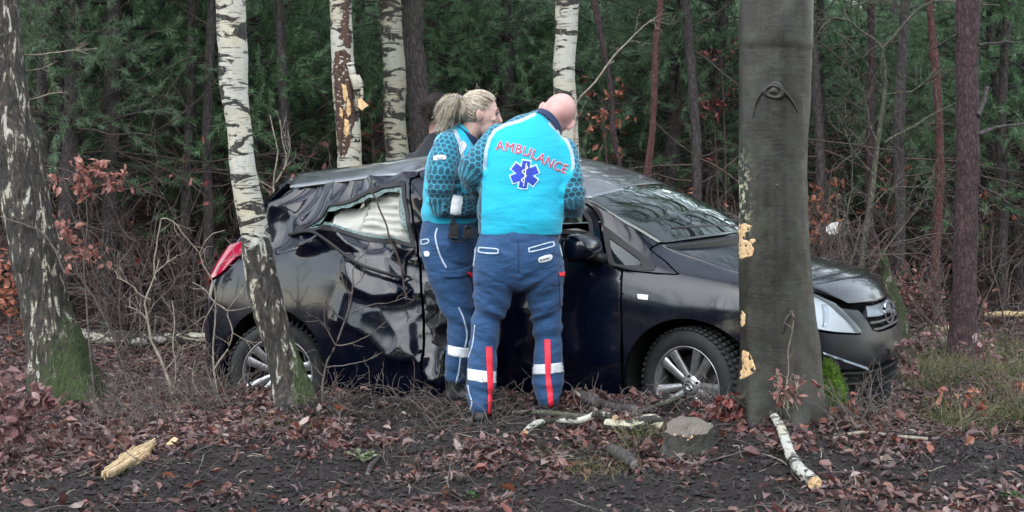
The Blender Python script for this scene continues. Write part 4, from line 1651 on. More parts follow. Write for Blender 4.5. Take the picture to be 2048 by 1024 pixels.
def near_tree(name, label, line, Y, mat, seed=0, rough=None, moss=None, extra=None, branches=26, bare=True, **kw):
    V, Q, h, nr, C = trunk_mesh(line, Y, seed=seed, **kw)
    u, v, w = line[-1]
    base = at(u, v, Y); base.z = gz(base.x, base.y)
    root = empty(name, base)
    tag(root, label, 'tree')
    tr = obj('trunk', V - np.array(base), Q, mat, root)
    attr(tr.data, 'rough', rough(h, V, nr) if rough else np.zeros(len(V)))
    attr(tr.data, 'moss', moss(h, V, nr) if moss else np.zeros(len(V)))
    if extra:
        for k, fn in extra.items(): attr(tr.data, k, fn(h, V, nr))
    # the crown of bare limbs above the picture
    rng = np.random.default_rng(seed + 50)
    top = C[C[:, 2] > CAMZ + HZ * Y / F + .8]
    if len(top) > 3 and branches:
        bag = Bag()
        i = rng.integers(1, len(top) - 1, branches)
        ang = rng.uniform(0, 6.28, branches)
        D = np.stack([np.cos(ang), np.sin(ang), rng.uniform(.5, 1.3, branches)], 1)
        B1 = wander(rng, top[i, :3], D, rng.uniform(1.0, 2.3, branches), 7, .18)
        twigs(bag, B1 - np.array(base), top[i, 3] * .45, .006, 6)
        B2 = fork(rng, B1, 5, .9, 5, .7)
        twigs(bag, B2 - np.array(base), .008, .003, 4)
        B3 = fork(rng, B2, 4, .45, 4, .7)
        twigs(bag, B3 - np.array(base), .004, .0015, 3)
        link('crown', bag.mesh('bare_crown', M['twig_dark'], True), root)
    return root, bvh_of(V, Q), base


def moss_side(z0, amt=1.0, side=1.0):
    """moss about the foot, more of it on the right"""
    return lambda h, V, nr: amt * np.exp(-np.maximum(h, 0) / z0) * (.65 + .35 * side * nr[:, 0])


# the big rough birch at the left edge
birchL, bvL, bL = near_tree('birch_tree', 'big leaning birch with rough dark bark and mossy foot at the left edge',
    [(-15, -10, 100), (-4, 100, 100), (7, 200, 100), (31, 300, 100), (52, 400, 100), (71, 500, 100), (88, 600, 94), (112, 700, 112), (137, 790, 134)], 10.1, M['birch'], seed=3,
    rough=lambda h, V, nr: .74 + .30 * smooth01((1.6 - h) / 1.4) + .2 * gnoise(V * 2.2), moss=lambda h, V, nr: np.maximum(1.35 * np.exp(-np.maximum(h, 0) / .55) * (.72 + .35 * nr[:, 0]), .10 * (1 - nr[:, 0])),
    rough_amp=.013, flare=.05)
# the birch in front of the car's tail
birchF, bvF, bF = near_tree('birch_tree', 'white birch leaning in front of the rear wheel with mossy foot',
    [(462, -10, 58), (467, 100, 58), (468, 180, 57), (478, 250, 52), (488, 350, 56), (506, 445, 58), (519, 530, 60), (540, 620, 61), (564, 700, 58), (586, 776, 76), (592, 826, 96)], 9.15, M['birch'], seed=8,
    rough=lambda h, V, nr: .08 + .70 * smooth01((1.10 - h) / .55) + .20 * gnoise(V * [2, 2, 5.5]) + .18 * smooth01((-nr[:, 0] - .5) / .3),
    moss=lambda h, V, nr: 1.3 * np.exp(-np.maximum(h, 0) / .32) * (.45 + .75 * np.maximum(nr[:, 0], -.5)), rough_amp=lambda h: .004 + .006 * smooth01((1.1 - h) / .4), flare=.03)
# the smooth dark beech in front of the car's nose
def _lich(h, V, nr):
    u = 1024 + V[:, 0] * F / V[:, 1]; v = HZ + (CAMZ - V[:, 2]) * F / V[:, 1]
    return np.exp(-((u - 1480) / 16) ** 2) * np.exp(-((v - 400) / 75) ** 2) * 1.3
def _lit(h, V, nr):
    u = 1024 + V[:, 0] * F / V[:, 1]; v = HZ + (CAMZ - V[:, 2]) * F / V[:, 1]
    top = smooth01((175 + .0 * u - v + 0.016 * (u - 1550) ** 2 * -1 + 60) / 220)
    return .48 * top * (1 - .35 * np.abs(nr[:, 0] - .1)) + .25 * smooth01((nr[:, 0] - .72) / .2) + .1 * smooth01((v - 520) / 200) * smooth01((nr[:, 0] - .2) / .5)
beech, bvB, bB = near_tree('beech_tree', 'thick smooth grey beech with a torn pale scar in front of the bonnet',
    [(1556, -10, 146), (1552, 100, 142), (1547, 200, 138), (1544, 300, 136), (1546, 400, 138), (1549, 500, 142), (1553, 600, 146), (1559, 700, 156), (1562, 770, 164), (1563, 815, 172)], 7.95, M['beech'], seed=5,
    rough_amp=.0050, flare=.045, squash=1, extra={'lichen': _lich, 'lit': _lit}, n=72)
M['scar'] = m_wood('fresh_scar', (.50, .30, .13), (.80, .58, .33), (30, 30, 9))
for pts, sd, nm in (([(1474, 452), (1489, 447), (1503, 451), (1499, 462), (1490, 466), (1491, 480), (1500, 484), (1508, 497), (1505, 512), (1492, 515), (1479, 519), (1477, 495), (1479, 472)], 1, 'bark_wound'),
                    ([(1484, 622), (1491, 628), (1490, 650), (1483, 655), (1481, 640)], 2, 'bark_wound'),
                    ([(1486, 700), (1497, 704), (1506, 722), (1512, 738), (1505, 748), (1492, 755), (1480, 760), (1478, 752), (1486, 735), (1484, 715)], 3, 'bark_wound'),
                    ([(1499, 480), (1511, 477), (1513, 484), (1503, 488)], 4, 'bark_wound')):
    patch(nm, ragged(pts, 2.4, sd), bvB, M['scar'], beech, .0012, 2.6, .006, sd, .005, bB, None, 1)
# the old branch scar with its brow, and small knots
def knot(u, v, R_, name='knot'):
    hit = bvB.ray_cast(Vector((0, 0, CAMZ)), (at(u, v, 10) - Vector((0, 0, CAMZ))).normalized())
    if hit[0] is None: return
    p, n = hit[0], hit[1]
    if n.y > 0: n = -n
    a = n.cross(Vector((0, 0, 1))).normalized(); b = a.cross(n) * -1
    b = n.cross(a) * -1 if (n.cross(a)).z < 0 else n.cross(a)
    v_, f_ = [], []
    for i, (rr, dd) in enumerate(((1.25, -.012), (1.0, .008), (.78, .011), (.62, .000), (.40, .008), (.0, .012))):
        for k in range(20):
            q = 2 * math.pi * k / 20
            j = 1 + .12 * math.sin(3 * q + u)
            v_.append(p - bB + (a * math.cos(q) * 1.15 + b * math.sin(q)) * (R_ * rr * j) + n * (dd * R_ / .045))
    f_ = [(i * 20 + k, i * 20 + (k + 1) % 20, (i + 1) * 20 + (k + 1) % 20, (i + 1) * 20 + k) for i in range(5) for k in range(20)]
    o = obj(name, v_, f_, M['beech'], beech)
    attr(o.data, 'lit', np.full(len(v_), .12)); attr(o.data, 'lichen', np.zeros(len(v_)))
for u, v, R_ in ((1548, 182, .038), (1559, 372, .011), (1552, 222, .014), (1532, 525, .011)):
    knot(u, v, R_)
def brow(pts, w):
    c = []
    for u, v in smoothline(pts, 6):
        hit = bvB.ray_cast(Vector((0, 0, CAMZ)), (at(u, v, 10) - Vector((0, 0, CAMZ))).normalized())
        if hit[0] is not None: c.append(hit[0] - bB)
    if len(c) > 3:
        r = [w * math.sin(math.pi * (.08 + .84 * i / (len(c) - 1))) for i in range(len(c))]
        v_, f_ = tube(c, r, 8)
        o = obj('bark_ridge', v_, f_, M['beech'], beech)
        attr(o.data, 'lit', np.full(len(v_), .1)); attr(o.data, 'lichen', np.zeros(len(v_)))
brow([(1506, 236), (1512, 206), (1525, 184), (1546, 171), (1566, 182), (1585, 204), (1596, 226)], .011)
brow([(1566, 668), (1572, 640), (1584, 625)], .010)

# birches behind the car
birchC, bvC, bC = near_tree('birch_tree', 'birch behind the car roof with broken rotten trunk and orange splinters',
    [(681, -10, 42), (683, 60, 42), (686, 120, 46), (691, 200, 50), (697, 260, 50), (700, 330, 48), (704, 420, 52), (708, 640, 60)], 12.6, M['birch'], seed=11,
    rough=lambda h, V, nr: np.full(len(h), .02), rough_amp=.006, ext_top=6)
patch('rotten_wood', ragged([(686, 98), (700, 110), (706, 130), (708, 170), (706, 200), (712, 225), (704, 262), (700, 290), (690, 315), (680, 312), (674, 270), (670, 200), (668, 150), (669, 105)], 5, 3), bvC, M['rot_wood'], birchC, .003, 3.5, .016, 3, .014, bC, None, 1)
patch('split_bark', ragged([(681, 12), (689, 4), (699, 0), (698, 20), (697, 48), (704, 75), (702, 98), (690, 95), (684, 80), (676, 74), (684, 60), (681, 40), (686, 28)], 5, 4), bvC, M['rot_wood'], birchC, .002, 3.5, .006, 4, .008, bC, None, 1)
for k, pts in enumerate(([(684, 168), (692, 170), (696, 190), (690, 205), (686, 192)], [(694, 195), (700, 205), (701, 228), (695, 236), (692, 215)], [(690, 238), (697, 240), (699, 262), (694, 276), (688, 266)], [(682, 214), (687, 222), (686, 240), (681, 232)])):
    patch('orange_heartwood', ragged(pts, 3, 5 + k), bvC, M['scar'], birchC, .015, 2.5, .012, 5, .008, bC, None, 1)
sp = MB()
for (pts, r) in (([(706, 150), (712, 170), (716, 200)], .03), ([(713, 152), (720, 165), (724, 190), (722, 205)], .024), ([(700, 125), (706, 150), (712, 185), (716, 230)], .03)):
    sp.tube([at(u, v, 12.52) - bC for u, v in pts], [r, r * .9, r * .5, r * .3][:len(pts)], 6)
sp.obj('hanging_bark', M['birch'], birchC)
sp = MB()
vv = [at(u, v, 12.48) - bC for u, v in ((716, 198), (722, 196), (729, 204), (737, 211), (729, 216), (724, 221), (716, 214))]
sp.add([*vv, *[p + Vector((0, .03, 0)) for p in vv]], [(0, 1, 2, 3, 4, 5, 6), (13, 12, 11, 10, 9, 8, 7)] + [(i, (i + 1) % 7, 7 + (i + 1) % 7, 7 + i) for i in range(7)])
sp.obj('broken_splinter', M['scar'], birchC, False)
birchD, _, _ = near_tree('birch_tree', 'grey lichen-flecked birch behind the roof, left of the dark haired head',
    [(779, -10, 44), (784, 80, 44), (789, 160, 44), (788, 240, 46), (795, 320, 48), (800, 420, 50), (806, 600, 60)], 13.6, M['birch_grey'], seed=14,
    rough=lambda h, V, nr: .20 + .16 * gnoise(V * 3) - .2 * nr[:, 0], moss=lambda h, V, nr: .28 + .2 * (-nr[:, 0]), rough_amp=.008, ext_top=6)
oakD, _, _ = near_tree('oak_tree', 'dark fissured trunk close beside the grey birch behind the roof',
    [(824, -10, 40), (828, 100, 42), (838, 200, 44), (845, 300, 46), (852, 420, 48), (858, 600, 56)], 14.2, M['pine_dark'], seed=15, rough_amp=.012, ext_top=6)
birchE, _, _ = near_tree('birch_tree', 'white birch directly behind the bald head',
    [(1135, -10, 46), (1133, 60, 45), (1128, 130, 45), (1130, 200, 46), (1134, 280, 46), (1138, 400, 48), (1142, 600, 54)], 12.2, M['birch'], seed=21,
    rough=lambda h, V, nr: .02 + .18 * gnoise(V * [2, 2, 4]) + .10 * (-nr[:, 0]), rough_amp=.004, ext_top=7)

# reddish and dark pines standing free at the right
def pine_near(label, line, Y, mat, seed, **kw):
    r, b, o = near_tree('pine_tree', label, line, Y, mat, seed=seed, rough_amp=kw.pop('amp', .008), branches=0, ext_top=kw.pop('ext', 7), **kw)
    return r, o
pineA, pA = pine_near('thick purple-brown pine trunk at the right with stub branches',
    [(1936, -10, 46), (1933, 100, 46), (1935, 200, 44), (1936, 300, 44), (1934, 400, 45), (1930, 500, 46), (1928, 600, 48), (1926, 700, 58)], 11.9, M['pine_bark'], 31, flare=.03)
pineB, pB = pine_near('thin red-barked pine just left of the thick purple-brown pine',
    [(1858, -10, 15), (1864, 60, 16), (1870, 130, 18), (1876, 200, 17), (1880, 300, 18), (1878, 400, 18), (1872, 500, 19), (1864, 600, 28), (1862, 650, 32)], 13.6, M['red_bark'], 32)
pineC, pC = pine_near('slender red-barked pine rising behind the windscreen',
    [(1322, -10, 13), (1318, 40, 12), (1312, 80, 12), (1310, 150, 12), (1307, 220, 12), (1303, 280, 14), (1296, 340, 16), (1292, 420, 16), (1290, 600, 18)], 13.2, M['red_bark'], 33)
pineD, pD = pine_near('crooked thin brown pine between the bald head and the windscreen',
    [(1186, -10, 12), (1196, 40, 11), (1206, 95, 10), (1216, 140, 10), (1224, 200, 11), (1226, 260, 11), (1234, 310, 10), (1240, 350, 10), (1246, 600, 12)], 13.4, M['pine_bark'], 34)
pineE, pE = pine_near('slim twin-toned trunk behind the hanging white scrap',
    [(1742, -10, 14), (1744, 120, 15), (1740, 200, 17), (1740, 300, 15), (1738, 400, 16), (1742, 480, 16), (1746, 600, 18)], 14.5, M['pine_bark'], 35)

# the second crown: the pines' living tops
def pine_top(parent, base, z0, z1, R_, seed):
    rng = np.random.default_rng(seed)
    bag, nb_ = Bag(), Bag()
    m = 46
    z = rng.uniform(z0, z1, m); ang = rng.uniform(0, 6.28, m)
    P = wander(rng, np.stack([rng.normal(size=m) * .05, rng.normal(size=m) * .05, z], 1), np.stack([np.cos(ang), np.sin(ang), .35 + 0 * ang], 1), R_ * (1.15 - (z - z0) / (z1 - z0)) * rng.uniform(.6, 1.1, m), 6, .12)
    twigs(bag, P, .014, .004, 4)
    B2 = fork(rng, P, 6, .35, 4, .7)
    twigs(bag, B2, .004, .002, 3)
    c, d = along(rng, B2, 4, .4, 1.0)
    needles(nb_, rng, c, d, 18, .08, .006)
    link('limbs', bag.mesh('limbs', M['pine_dark'], True), parent)
    link('crown', nb_.mesh('crown', M['needle'], False), parent)
for p_, sd in ((pineA, 1), (pineB, 2), (pineC, 3), (pineD, 4), (pineE, 5)): pine_top(p_, None, 4.3, 8.5, 1.5, 70 + sd)
# stub branches of the thick pine
for i, (pts, r) in enumerate((([(1953, 232), (1966, 205), (1975, 172)], (.028, .016)), ([(1955, 268), (1990, 256), (2030, 250), (2075, 246)], (.016, .006)), ([(1955, 370), (2000, 392), (2046, 425)], (.010, .004)), ([(1914, 70), (1880, 90), (1850, 105)], (.010, .004)), ([(1955, 90), (2010, 84), (2060, 88)], (.010, .005)))):
    bag = Bag()
    P = resample(np.array([tuple(at(u, v, 11.85 + .1 * k) - pA) for k, (u, v) in enumerate(pts)]), .04)
    twigs(bag, (P + RNG.normal(size=P.shape) * .004)[None], *r, n=7)
    link('branch', bag.mesh('branch', M['pine_dark'], True), pineA)
# ------------------------------------------------------------------ the young pine wood behind
def pine_variant(seed, H, z0, r, lush, mat_n, dead=34):
    rng = np.random.default_rng(seed)
    C = wander(rng, np.zeros((1, 3)) + [0, 0, -.3], np.array([[0, 0, 1.]]), H + .3, 16, .045, .12)
    tb = Bag(); twigs(tb, C, r * 1.15, r * .78, 9)
    up = wander(rng, C[:, -1], C[:, -1] - C[:, -2], 5.0, 10, .03, .08); twigs(tb, up, r * .78, r * .2, 7)
    if seed % 2: twigs(tb, fork(rng, up, 9, .9, 5, .9, .15, .3, 1.0), .010, .003, 4)
    # dead lower branches
    db = Bag()
    c, d = along(rng, C, dead, .06, .62)
    ang = rng.uniform(0, 6.28, dead)
    P = wander(rng, c, np.stack([np.cos(ang), np.sin(ang), rng.normal(size=dead) * .25], 1), rng.uniform(.35, 1.25, dead), 7, .16, -.02)
    twigs(db, P, .0095, .0035, 4)
    P2 = fork(rng, P, 6, .42, 5, .85, .25)
    twigs(db, P2, .0042, .002, 3)
    P3 = fork(rng, P2, 3, .20, 4, .8, .25)
    twigs(db, P3, .0026, .0014, 3)
    thin = Bag(); twigs(thin, P[:14], .0085, .003, 4); twigs(thin, P2[:50], .004, .002, 3)
    # living branches in loose whorls
    lb, nb_ = Bag(), Bag()
    m = int(52 * lush)
    z = z0 + (H - z0) * rng.uniform(0, 1, m) ** 1.15
    zi = np.clip((z + .3) / (H + .3) * 15, 0, 14.99)
    i = zi.astype(int)
    c = C[0, i] + (C[0, i + 1] - C[0, i]) * (zi - i)[:, None]
    ang = rng.uniform(0, 6.28, m)
    Lb = (1.55 - .95 * (z - z0) / (H - z0)) * rng.uniform(.55, 1.15, m)
    P = wander(rng, c, np.stack([np.cos(ang), np.sin(ang), rng.uniform(-.05, .45, m)], 1), Lb, 8, .12, .015)
    twigs(lb, P, .012, .004, 4)
    P2 = fork(rng, P, 8, .48, 5, .75, .18, .25, 1.0)
    twigs(lb, P2, .0045, .0025, 3)
    c1, d1 = along(rng, P2, 5, .25, 1.0)
    c2, d2 = P2[:, -1], norm(P2[:, -1] - P2[:, -2])
    c3, d3 = along(rng, P, 3, .7, 1.0)
    cc, dd = np.vstack([c1, c2, c3]), np.vstack([d1, d2, d3])
    needles(nb_, rng, cc, dd + [0, 0, .15], 20, .082, .0050, .85)
    return dict(trunk=tb.mesh('pine_trunk', M['pine_dark'], True), dead=(db if H < 4 else thin).mesh('dead_twigs', M['twig_dark'], True),
                limb=lb.mesh('pine_limbs', M['pine_dark'], True), crown=nb_.mesh('pine_crown', mat_n, False))


PV = [pine_variant(100 + k, H, z0, r, lush, M['needle'] if k % 3 else M['needle_far']) for k, (H, z0, r, lush) in enumerate(
    ((3.1, .8, .050, .9), (3.4, 1.1, .065, .9), (2.9, .6, .042, 1.0), (3.6, 1.4, .080, .8), (3.2, 1.0, .05, .95), (3.5, 1.3, .065, .8), (4.6, 3.2, .060, .5), (4.4, 3.0, .042, .5)))]


def plant_pine(k, x, y, rz, sc, label, group, name='pine_tree'):
    v = PV[k]
    root = empty(name, (x, y, gz(x, y)), rz)
    root.scale = (sc, sc, sc)
    tag(root, label, 'tree', group)
    link('trunk', v['trunk'], root)
    link('dead_branches', v['dead'], root)
    link('limbs', v['limb'], root)
    link('crown', v['crown'], root)
    return root


rng = np.random.default_rng(77)
PINE_LABEL = 'young dark pine in the dense wood behind the wreck'
PINE_GROUP = 'young pines in the dense wood behind'
placed = [(b.x, b.y, .8) for b in (bC, bL, pA, pB, pC, pD, pE)]
# rows that the photo shows: pixel column, depth, variant
seen = [(62, 14.8, 1), (118, 13.4, 3), (152, 16.0, 1), (205, 14.2, 5), (215, 17.5, 2), (272, 19, 4), (318, 15.5, 0), (350, 18.5, 2), (422, 14.9, 5), (392, 20, 0),
        (520, 16.4, 0), (560, 14.6, 2), (602, 17.6, 4), (640, 20, 0), (735, 17.0, 1), (756, 15.2, 4), (880, 15.6, 3), (930, 16.8, 0), (985, 18.0, 2), (1040, 15.8, 1), (1085, 17.0, 4),
        (1170, 18.5, 0), (1255, 16.5, 2), (1330, 15.8, 3), (1415, 16.2, 3), (1400, 19.5, 0), (1470, 17.5, 5), (1655, 16.0, 0), (1690, 18.5, 2), (1800, 17.2, 4), (1840, 19.6, 0), (1905, 18.2, 2), (1985, 16.4, 0), (2040, 15.2, 2), (2090, 17.6, 4)]
for u, Y, k in seen:
    x = (u - 1024) * Y / F
    plant_pine(k, x, Y, rng.uniform(0, 6.28), rng.uniform(.94, 1.0) * (.73 + .0155 * Y), PINE_LABEL, PINE_GROUP)
    placed.append((x, Y, .7))
for u, Y, k in ((114, 13.4, 7), (150, 14.2, 7), (206, 13.6, 6), (268, 14.6, 7), (350, 13.8, 7), (424, 13.9, 7), (600, 14.0, 7), (1405, 14.2, 7), (1662, 14.6, 7), (1804, 14.0, 7), (2014, 14.8, 7)):
    plant_pine(k, (u - 1024) * Y / F, Y, rng.uniform(0, 6.28), rng.uniform(.95, 1.05), 'slim dark bare-stemmed pine at the front edge of the wood behind the wreck', 'bare-stemmed pines at the edge of the wood')
    placed.append(((u - 1024) * Y / F, Y, .5))
n = 0
while n < 120:
    y = rng.uniform(14.5, 38)
    w = y * .33 + 3.5
    x = rng.uniform(-w, w)
    if all((x - a) ** 2 + (y - b) ** 2 > (q * (.8 + .02 * y)) ** 2 for a, b, q in placed):
        plant_pine(int(rng.integers(0, 6)), x, y, rng.uniform(0, 6.28), rng.uniform(.94, 1.04) * (.73 + .0155 * y), PINE_LABEL, PINE_GROUP)
        placed.append((x, y, .7)); n += 1

# bare undergrowth between the trunks and shrubs that kept their dead leaves
def shrub_variant(seed, m, H, leafy=0, mat_leaf=None, twig='twig', lean=.55, lsize=.065):
    rng = np.random.default_rng(seed)
    b, lf = Bag(), Bag()
    base = np.stack([rng.normal(size=m) * .06, rng.normal(size=m) * .06, np.full(m, -.08)], 1)
    ang = rng.uniform(0, 6.28, m)
    D = np.stack([np.cos(ang) * lean, np.sin(ang) * lean, np.ones(m)], 1)
    P = wander(rng, base, D, H * rng.uniform(.6, 1.1, m), 9, .13, .01)
    twigs(b, P, .0085, .003, 5)
    P2 = fork(rng, P, 6, H * .42, 7, .75, .2, .2, .95)
    twigs(b, P2, .0040, .0018, 4)
    P3 = fork(rng, P2, 4, H * .20, 5, .7, .22)
    twigs(b, P3, .0024, .0012, 3)
    out = dict(stems=b.mesh('shrub_stems', M[twig], True))
    if leafy:
        c, d = along(rng, P3, leafy, .3, 1.0)
        leaves(lf, rng, c, d + rng.normal(size=d.shape) * .7 + [0, 0, -.15], rng.uniform(.7, 1.25, len(c)) * lsize)
        out['leaves'] = lf.mesh('shrub_leaves', mat_leaf)
    return out


SV = [shrub_variant(201, 6, 1.5, twig='twig_dark'), shrub_variant(202, 8, 1.15, twig='twig'), shrub_variant(203, 5, 1.9, twig='twig_dark', lean=.8), shrub_variant(204, 7, .8, twig='twig')]
LV = [shrub_variant(211, 5, 1.2, 2, M['orange_leaf'], 'twig_dark'), shrub_variant(212, 6, .8, 2, M['beech_leaf'], 'twig_dark'), shrub_variant(213, 4, 1.6, 1, M['dark_leaf'], 'twig_dark')]


def plant_shrub(v, x, y, rz, sc, name, label, group=None, sz=1.0):
    root = empty(name, (x, y, gz(x, y)), rz)
    root.scale = (sc, sc, sc * sz)
    tag(root, label, 'shrub', group)
    link('stems', v['stems'], root)
    if 'leaves' in v: link('leaves', v['leaves'], root)
    return root


def clear_of_car(x, y, m=.35):
    q = CARI @ Vector((x, y, 0))
    return not (-1.0 - m < q.x < 3.6 + m and -1.0 - m < q.y < 1.0 + m)


n = 0
while n < 100:
    y = rng.uniform(11.6, 24)
    x = rng.uniform(-y * .33 - 2, y * .33 + 2)
    if clear_of_car(x, y):
        plant_shrub(SV[int(rng.integers(0, 4))], x, y, rng.uniform(0, 6.28), rng.uniform(.7, 1.25), 'bare_shrub', 'leafless brown shrub in the undergrowth beneath the pines', 'bare shrubs beneath the pines')
        n += 1
n = 0
while n < 30:
    y = rng.uniform(13.0, 24)
    x = rng.uniform(-y * .32 - 1, y * .32 + 1)
    if clear_of_car(x, y):
        plant_shrub(LV[int(rng.integers(0, 3))], x, y, rng.uniform(0, 6.28), rng.uniform(.7, 1.15), 'beech_sapling', 'small beech with withered rust red leaves among the pines', 'rusty saplings among the pines')
        n += 1

# farther off the wood closes into one mass
rng = np.random.default_rng(5)
bag, nb_ = Bag(), Bag()
m = 420
x, y = rng.uniform(-30, 30, m), rng.uniform(38, 62, m)
hh = rng.uniform(5, 6.6, m)
P = wander(rng, np.stack([x, y, np.full(m, -.2)], 1), np.tile([[0, 0, 1.]], (m, 1)), hh, 7, .03, .1)
twigs(bag, P, .13, .03, 6)
c, d = along(rng, P, 26, .08, 1.0)
ang = rng.uniform(0, 6.28, len(c))
B1 = wander(rng, c, np.stack([np.cos(ang), np.sin(ang), rng.uniform(-.2, .4, len(c))], 1), rng.uniform(.7, 1.9, len(c)), 4, .15)
twigs(bag, B1, .02, .006, 3)
c, d = along(rng, B1, 7, .3, 1.0)
needles(nb_, rng, c, d, 7, .24, .036, 1.0)
far = empty('far_wood')
tag(far, kind='stuff')
link('trunks', bag.mesh('far_trunks', M['pine_dark'], True), far)['kind'] = 'stuff'
link('crowns', nb_.mesh('far_crowns', M['needle_far']), far)['kind'] = 'stuff'

# the wood across the road, behind the photographer: the car's side mirrors it
rng = np.random.default_rng(9)
for i in range(80):
    plant_pine(int(rng.integers(0, 6)), -27 + 54 * i / 79 + rng.normal() * .5, rng.uniform(-14, -7.5), rng.uniform(0, 6.28), rng.uniform(1.5, 2.0), 'tall pine in the wood across the road', 'pines across the road')
# ------------------------------------------------------------------ what lies on the ground
def on_ground(x, y): return np.stack([x, y, ground_h(x, y)], 1)


def free_xy(rng, n, y0, y1, dens=None, pad=1.5):
    """random places on the ground inside the picture, thinned by dens(x, y)"""
    X, Yl = [], []
    tot = 0
    while tot < n:
        m = max(n * 2, 2000)
        y = np.sqrt(rng.uniform(0, 1, m) * (y1 ** 2 - y0 ** 2) + y0 ** 2)
        x = rng.uniform(-1, 1, m) * (y * .302 + pad)
        q = np.stack([x, y], 1) - CAR_O[:2]
        cx = q @ CAR_R[:2, 0]; cy = q @ CAR_R[:2, 1]
        ok = ~((cx > -.5) & (cx < 3.2) & (np.abs(cy) < .8))
        if dens is not None: ok &= rng.uniform(0, 1, m) < dens(x, y)
        X.append(x[ok]); Yl.append(y[ok]); tot += ok.sum()
    return np.concatenate(X)[:n], np.concatenate(Yl)[:n]


rng = np.random.default_rng(31)
bag = Bag()
for (n, y0, y1, lo, hi) in ((37000, 6.2, 10.4, .016, .050), (12500, 6.2, 10.4, .035, .075), (25000, 9.5, 14.5, .026, .066), (13000, 13, 24, .04, .09)):
    x, y = free_xy(rng, n, y0, y1, litter_amount)
    C = on_ground(x, y); C[:, 2] += rng.uniform(.002, .022, n)
    ang = rng.uniform(0, 6.28, n)
    D = np.stack([np.cos(ang), np.sin(ang), rng.normal(size=n) * .28], 1)
    leaves(bag, rng, C, D, rng.uniform(lo, hi, n), .75, .5, flat=np.array([0, 0, 1.]))
lit = link('leaf_litter', bag.mesh('leaf_litter', M['litter']))
tag(lit, kind='stuff')

# 300 larger leaves that stand out, one by one
LM = []
for k in range(10):
    b = Bag(); r_ = np.random.default_rng(400 + k)
    leaves(b, r_, np.zeros((1, 3)), np.array([[1., 0, .1]]), 1.0, .55, .62, flat=np.array([0, 0, 1.]))
    b2 = Bag(); V, Tr = b.v[0], b.t[0]
    # a stalk
    twigs(b, np.array([[[0, 0, 0], [-.14, .02, .03], [-.26, .03, .02]]]), .016, .010, 3)
    LM.append(b.mesh('fallen_leaf', M['fallen']))
x, y = free_xy(rng, 290, 6.35, 10.2, lambda x, y: .25 + .75 * litter_amount(x, y), .15)
for i in range(290):
    o = bpy.data.objects.new('fallen_leaf', LM[i % 10])
    COL.objects.link(o)
    o.parent = ground
    o.location = (x[i], y[i], gz(x[i], y[i]) + rng.uniform(.008, .03))
    s = rng.uniform(.050, .088)
    o.scale = (s, s, s)
    o.rotation_euler = (rng.normal() * .35, rng.normal() * .35, rng.uniform(0, 6.28))

# crumbs of earth, needles and sticks
bag = Bag()
n = 30000
x, y = free_xy(rng, n, 6.2, 10.5, lambda x, y: 1.1 - litter_amount(x, y))
C = on_ground(x, y)
s = rng.gamma(2.0, .0045, n) + .004
dirs = np.array([(1, 0, 0), (-.5, .87, 0), (-.5, -.87, 0), (0, 0, .9), (.2, .1, -.6)])
s = np.minimum(s, .021)
V = C[:, None] + dirs[None] * s[:, None, None] * rng.uniform(.55, 1.3, (n, 5, 3)) + np.array([0, 0, .003])
bag.add(V, np.array([(0, 1, 3), (1, 2, 3), (2, 0, 3), (1, 0, 4), (2, 1, 4), (0, 2, 4)])[None] + 5 * np.arange(n)[:, None, None])
M['clod'] = plain('clod', (.016, .012, .0105), .7, nscale=40, var=.7)
tag(link('soil_clods', bag.mesh('soil_clods', M['clod'])), kind='stuff')
bag = Bag()
for (n, y0, y1, L, r) in ((4200, 6.2, 10.5, .10, .0016), (900, 6.2, 11, .28, .0032), (2600, 9.5, 16, .25, .0035), (700, 10.5, 20, .6, .006)):
    x, y = free_xy(rng, n, y0, y1, lambda x, y: .3 + .7 * litter_amount(x, y))
    C = on_ground(x, y) + [0, 0, .012]
    ang = rng.uniform(0, 6.28, n)
    P = wander(rng, C, np.stack([np.cos(ang), np.sin(ang), rng.normal(size=n) * .18 + .05], 1), L * rng.uniform(.4, 1.3, n), 6, .2, -.01)
    twigs(bag, P, r * rng.uniform(.7, 1.5, n), r * .6, 3)
tag(link('twig_litter', bag.mesh('twig_litter', M['twig'], True)), kind='stuff')
bag = Bag()
n = 900
x, y = free_xy(rng, n, 6.2, 11.5, lambda x, y: .3 + .7 * litter_amount(x, y))
C = on_ground(x, y) + [0, 0, .012]
ang = rng.uniform(0, 6.28, n)
P = wander(rng, C, np.stack([np.cos(ang), np.sin(ang), rng.normal(size=n) * .2 + .05], 1), .10 * rng.uniform(.4, 1.3, n), 5, .25, -.01)
twigs(bag, P, .0026, .0015, 4)
tag(link('pale_stick_litter', bag.mesh('pale_stick_litter', M['twig_light'], True)), kind='stuff')


# grass in loose tufts at the right and round the stump
def grass(name, spots, blades, L, seed):
    rng = np.random.default_rng(seed)
    bag = Bag()
    for (u, v, spread) in spots:
        p = ray_ground(u, v)
        n = blades
        x, y = p.x + rng.normal(size=n) * spread, p.y + rng.normal(size=n) * spread
        C = on_ground(x, y) - [0, 0, .01]
        ang = rng.uniform(0, 6.28, n)
        P = wander(rng, C, np.stack([np.cos(ang) * .6, np.sin(ang) * .6, np.ones(n)], 1), L * rng.uniform(.4, 1.2, n), 6, .16, -.14)
        twigs(bag, P, .0024, .0007, 3)
    o = link(name, bag.mesh(name, M['grass'], True))
    tag(o, kind='stuff')
    return o
gr_spots = [(1880, 745, .12), (1920, 760, .15), (1965, 750, .14), (2010, 760, .14), (2040, 790, .10), (1840, 760, .10), (1905, 850, .08), (1925, 870, .09), (2030, 830, .10), (2044, 850, .08), (1880, 720, .2), (1960, 715, .2), (2020, 705, .25), (1860, 780, .1), (1990, 730, .18)]
grass('grass_tufts', gr_spots, 150, .24, 51)
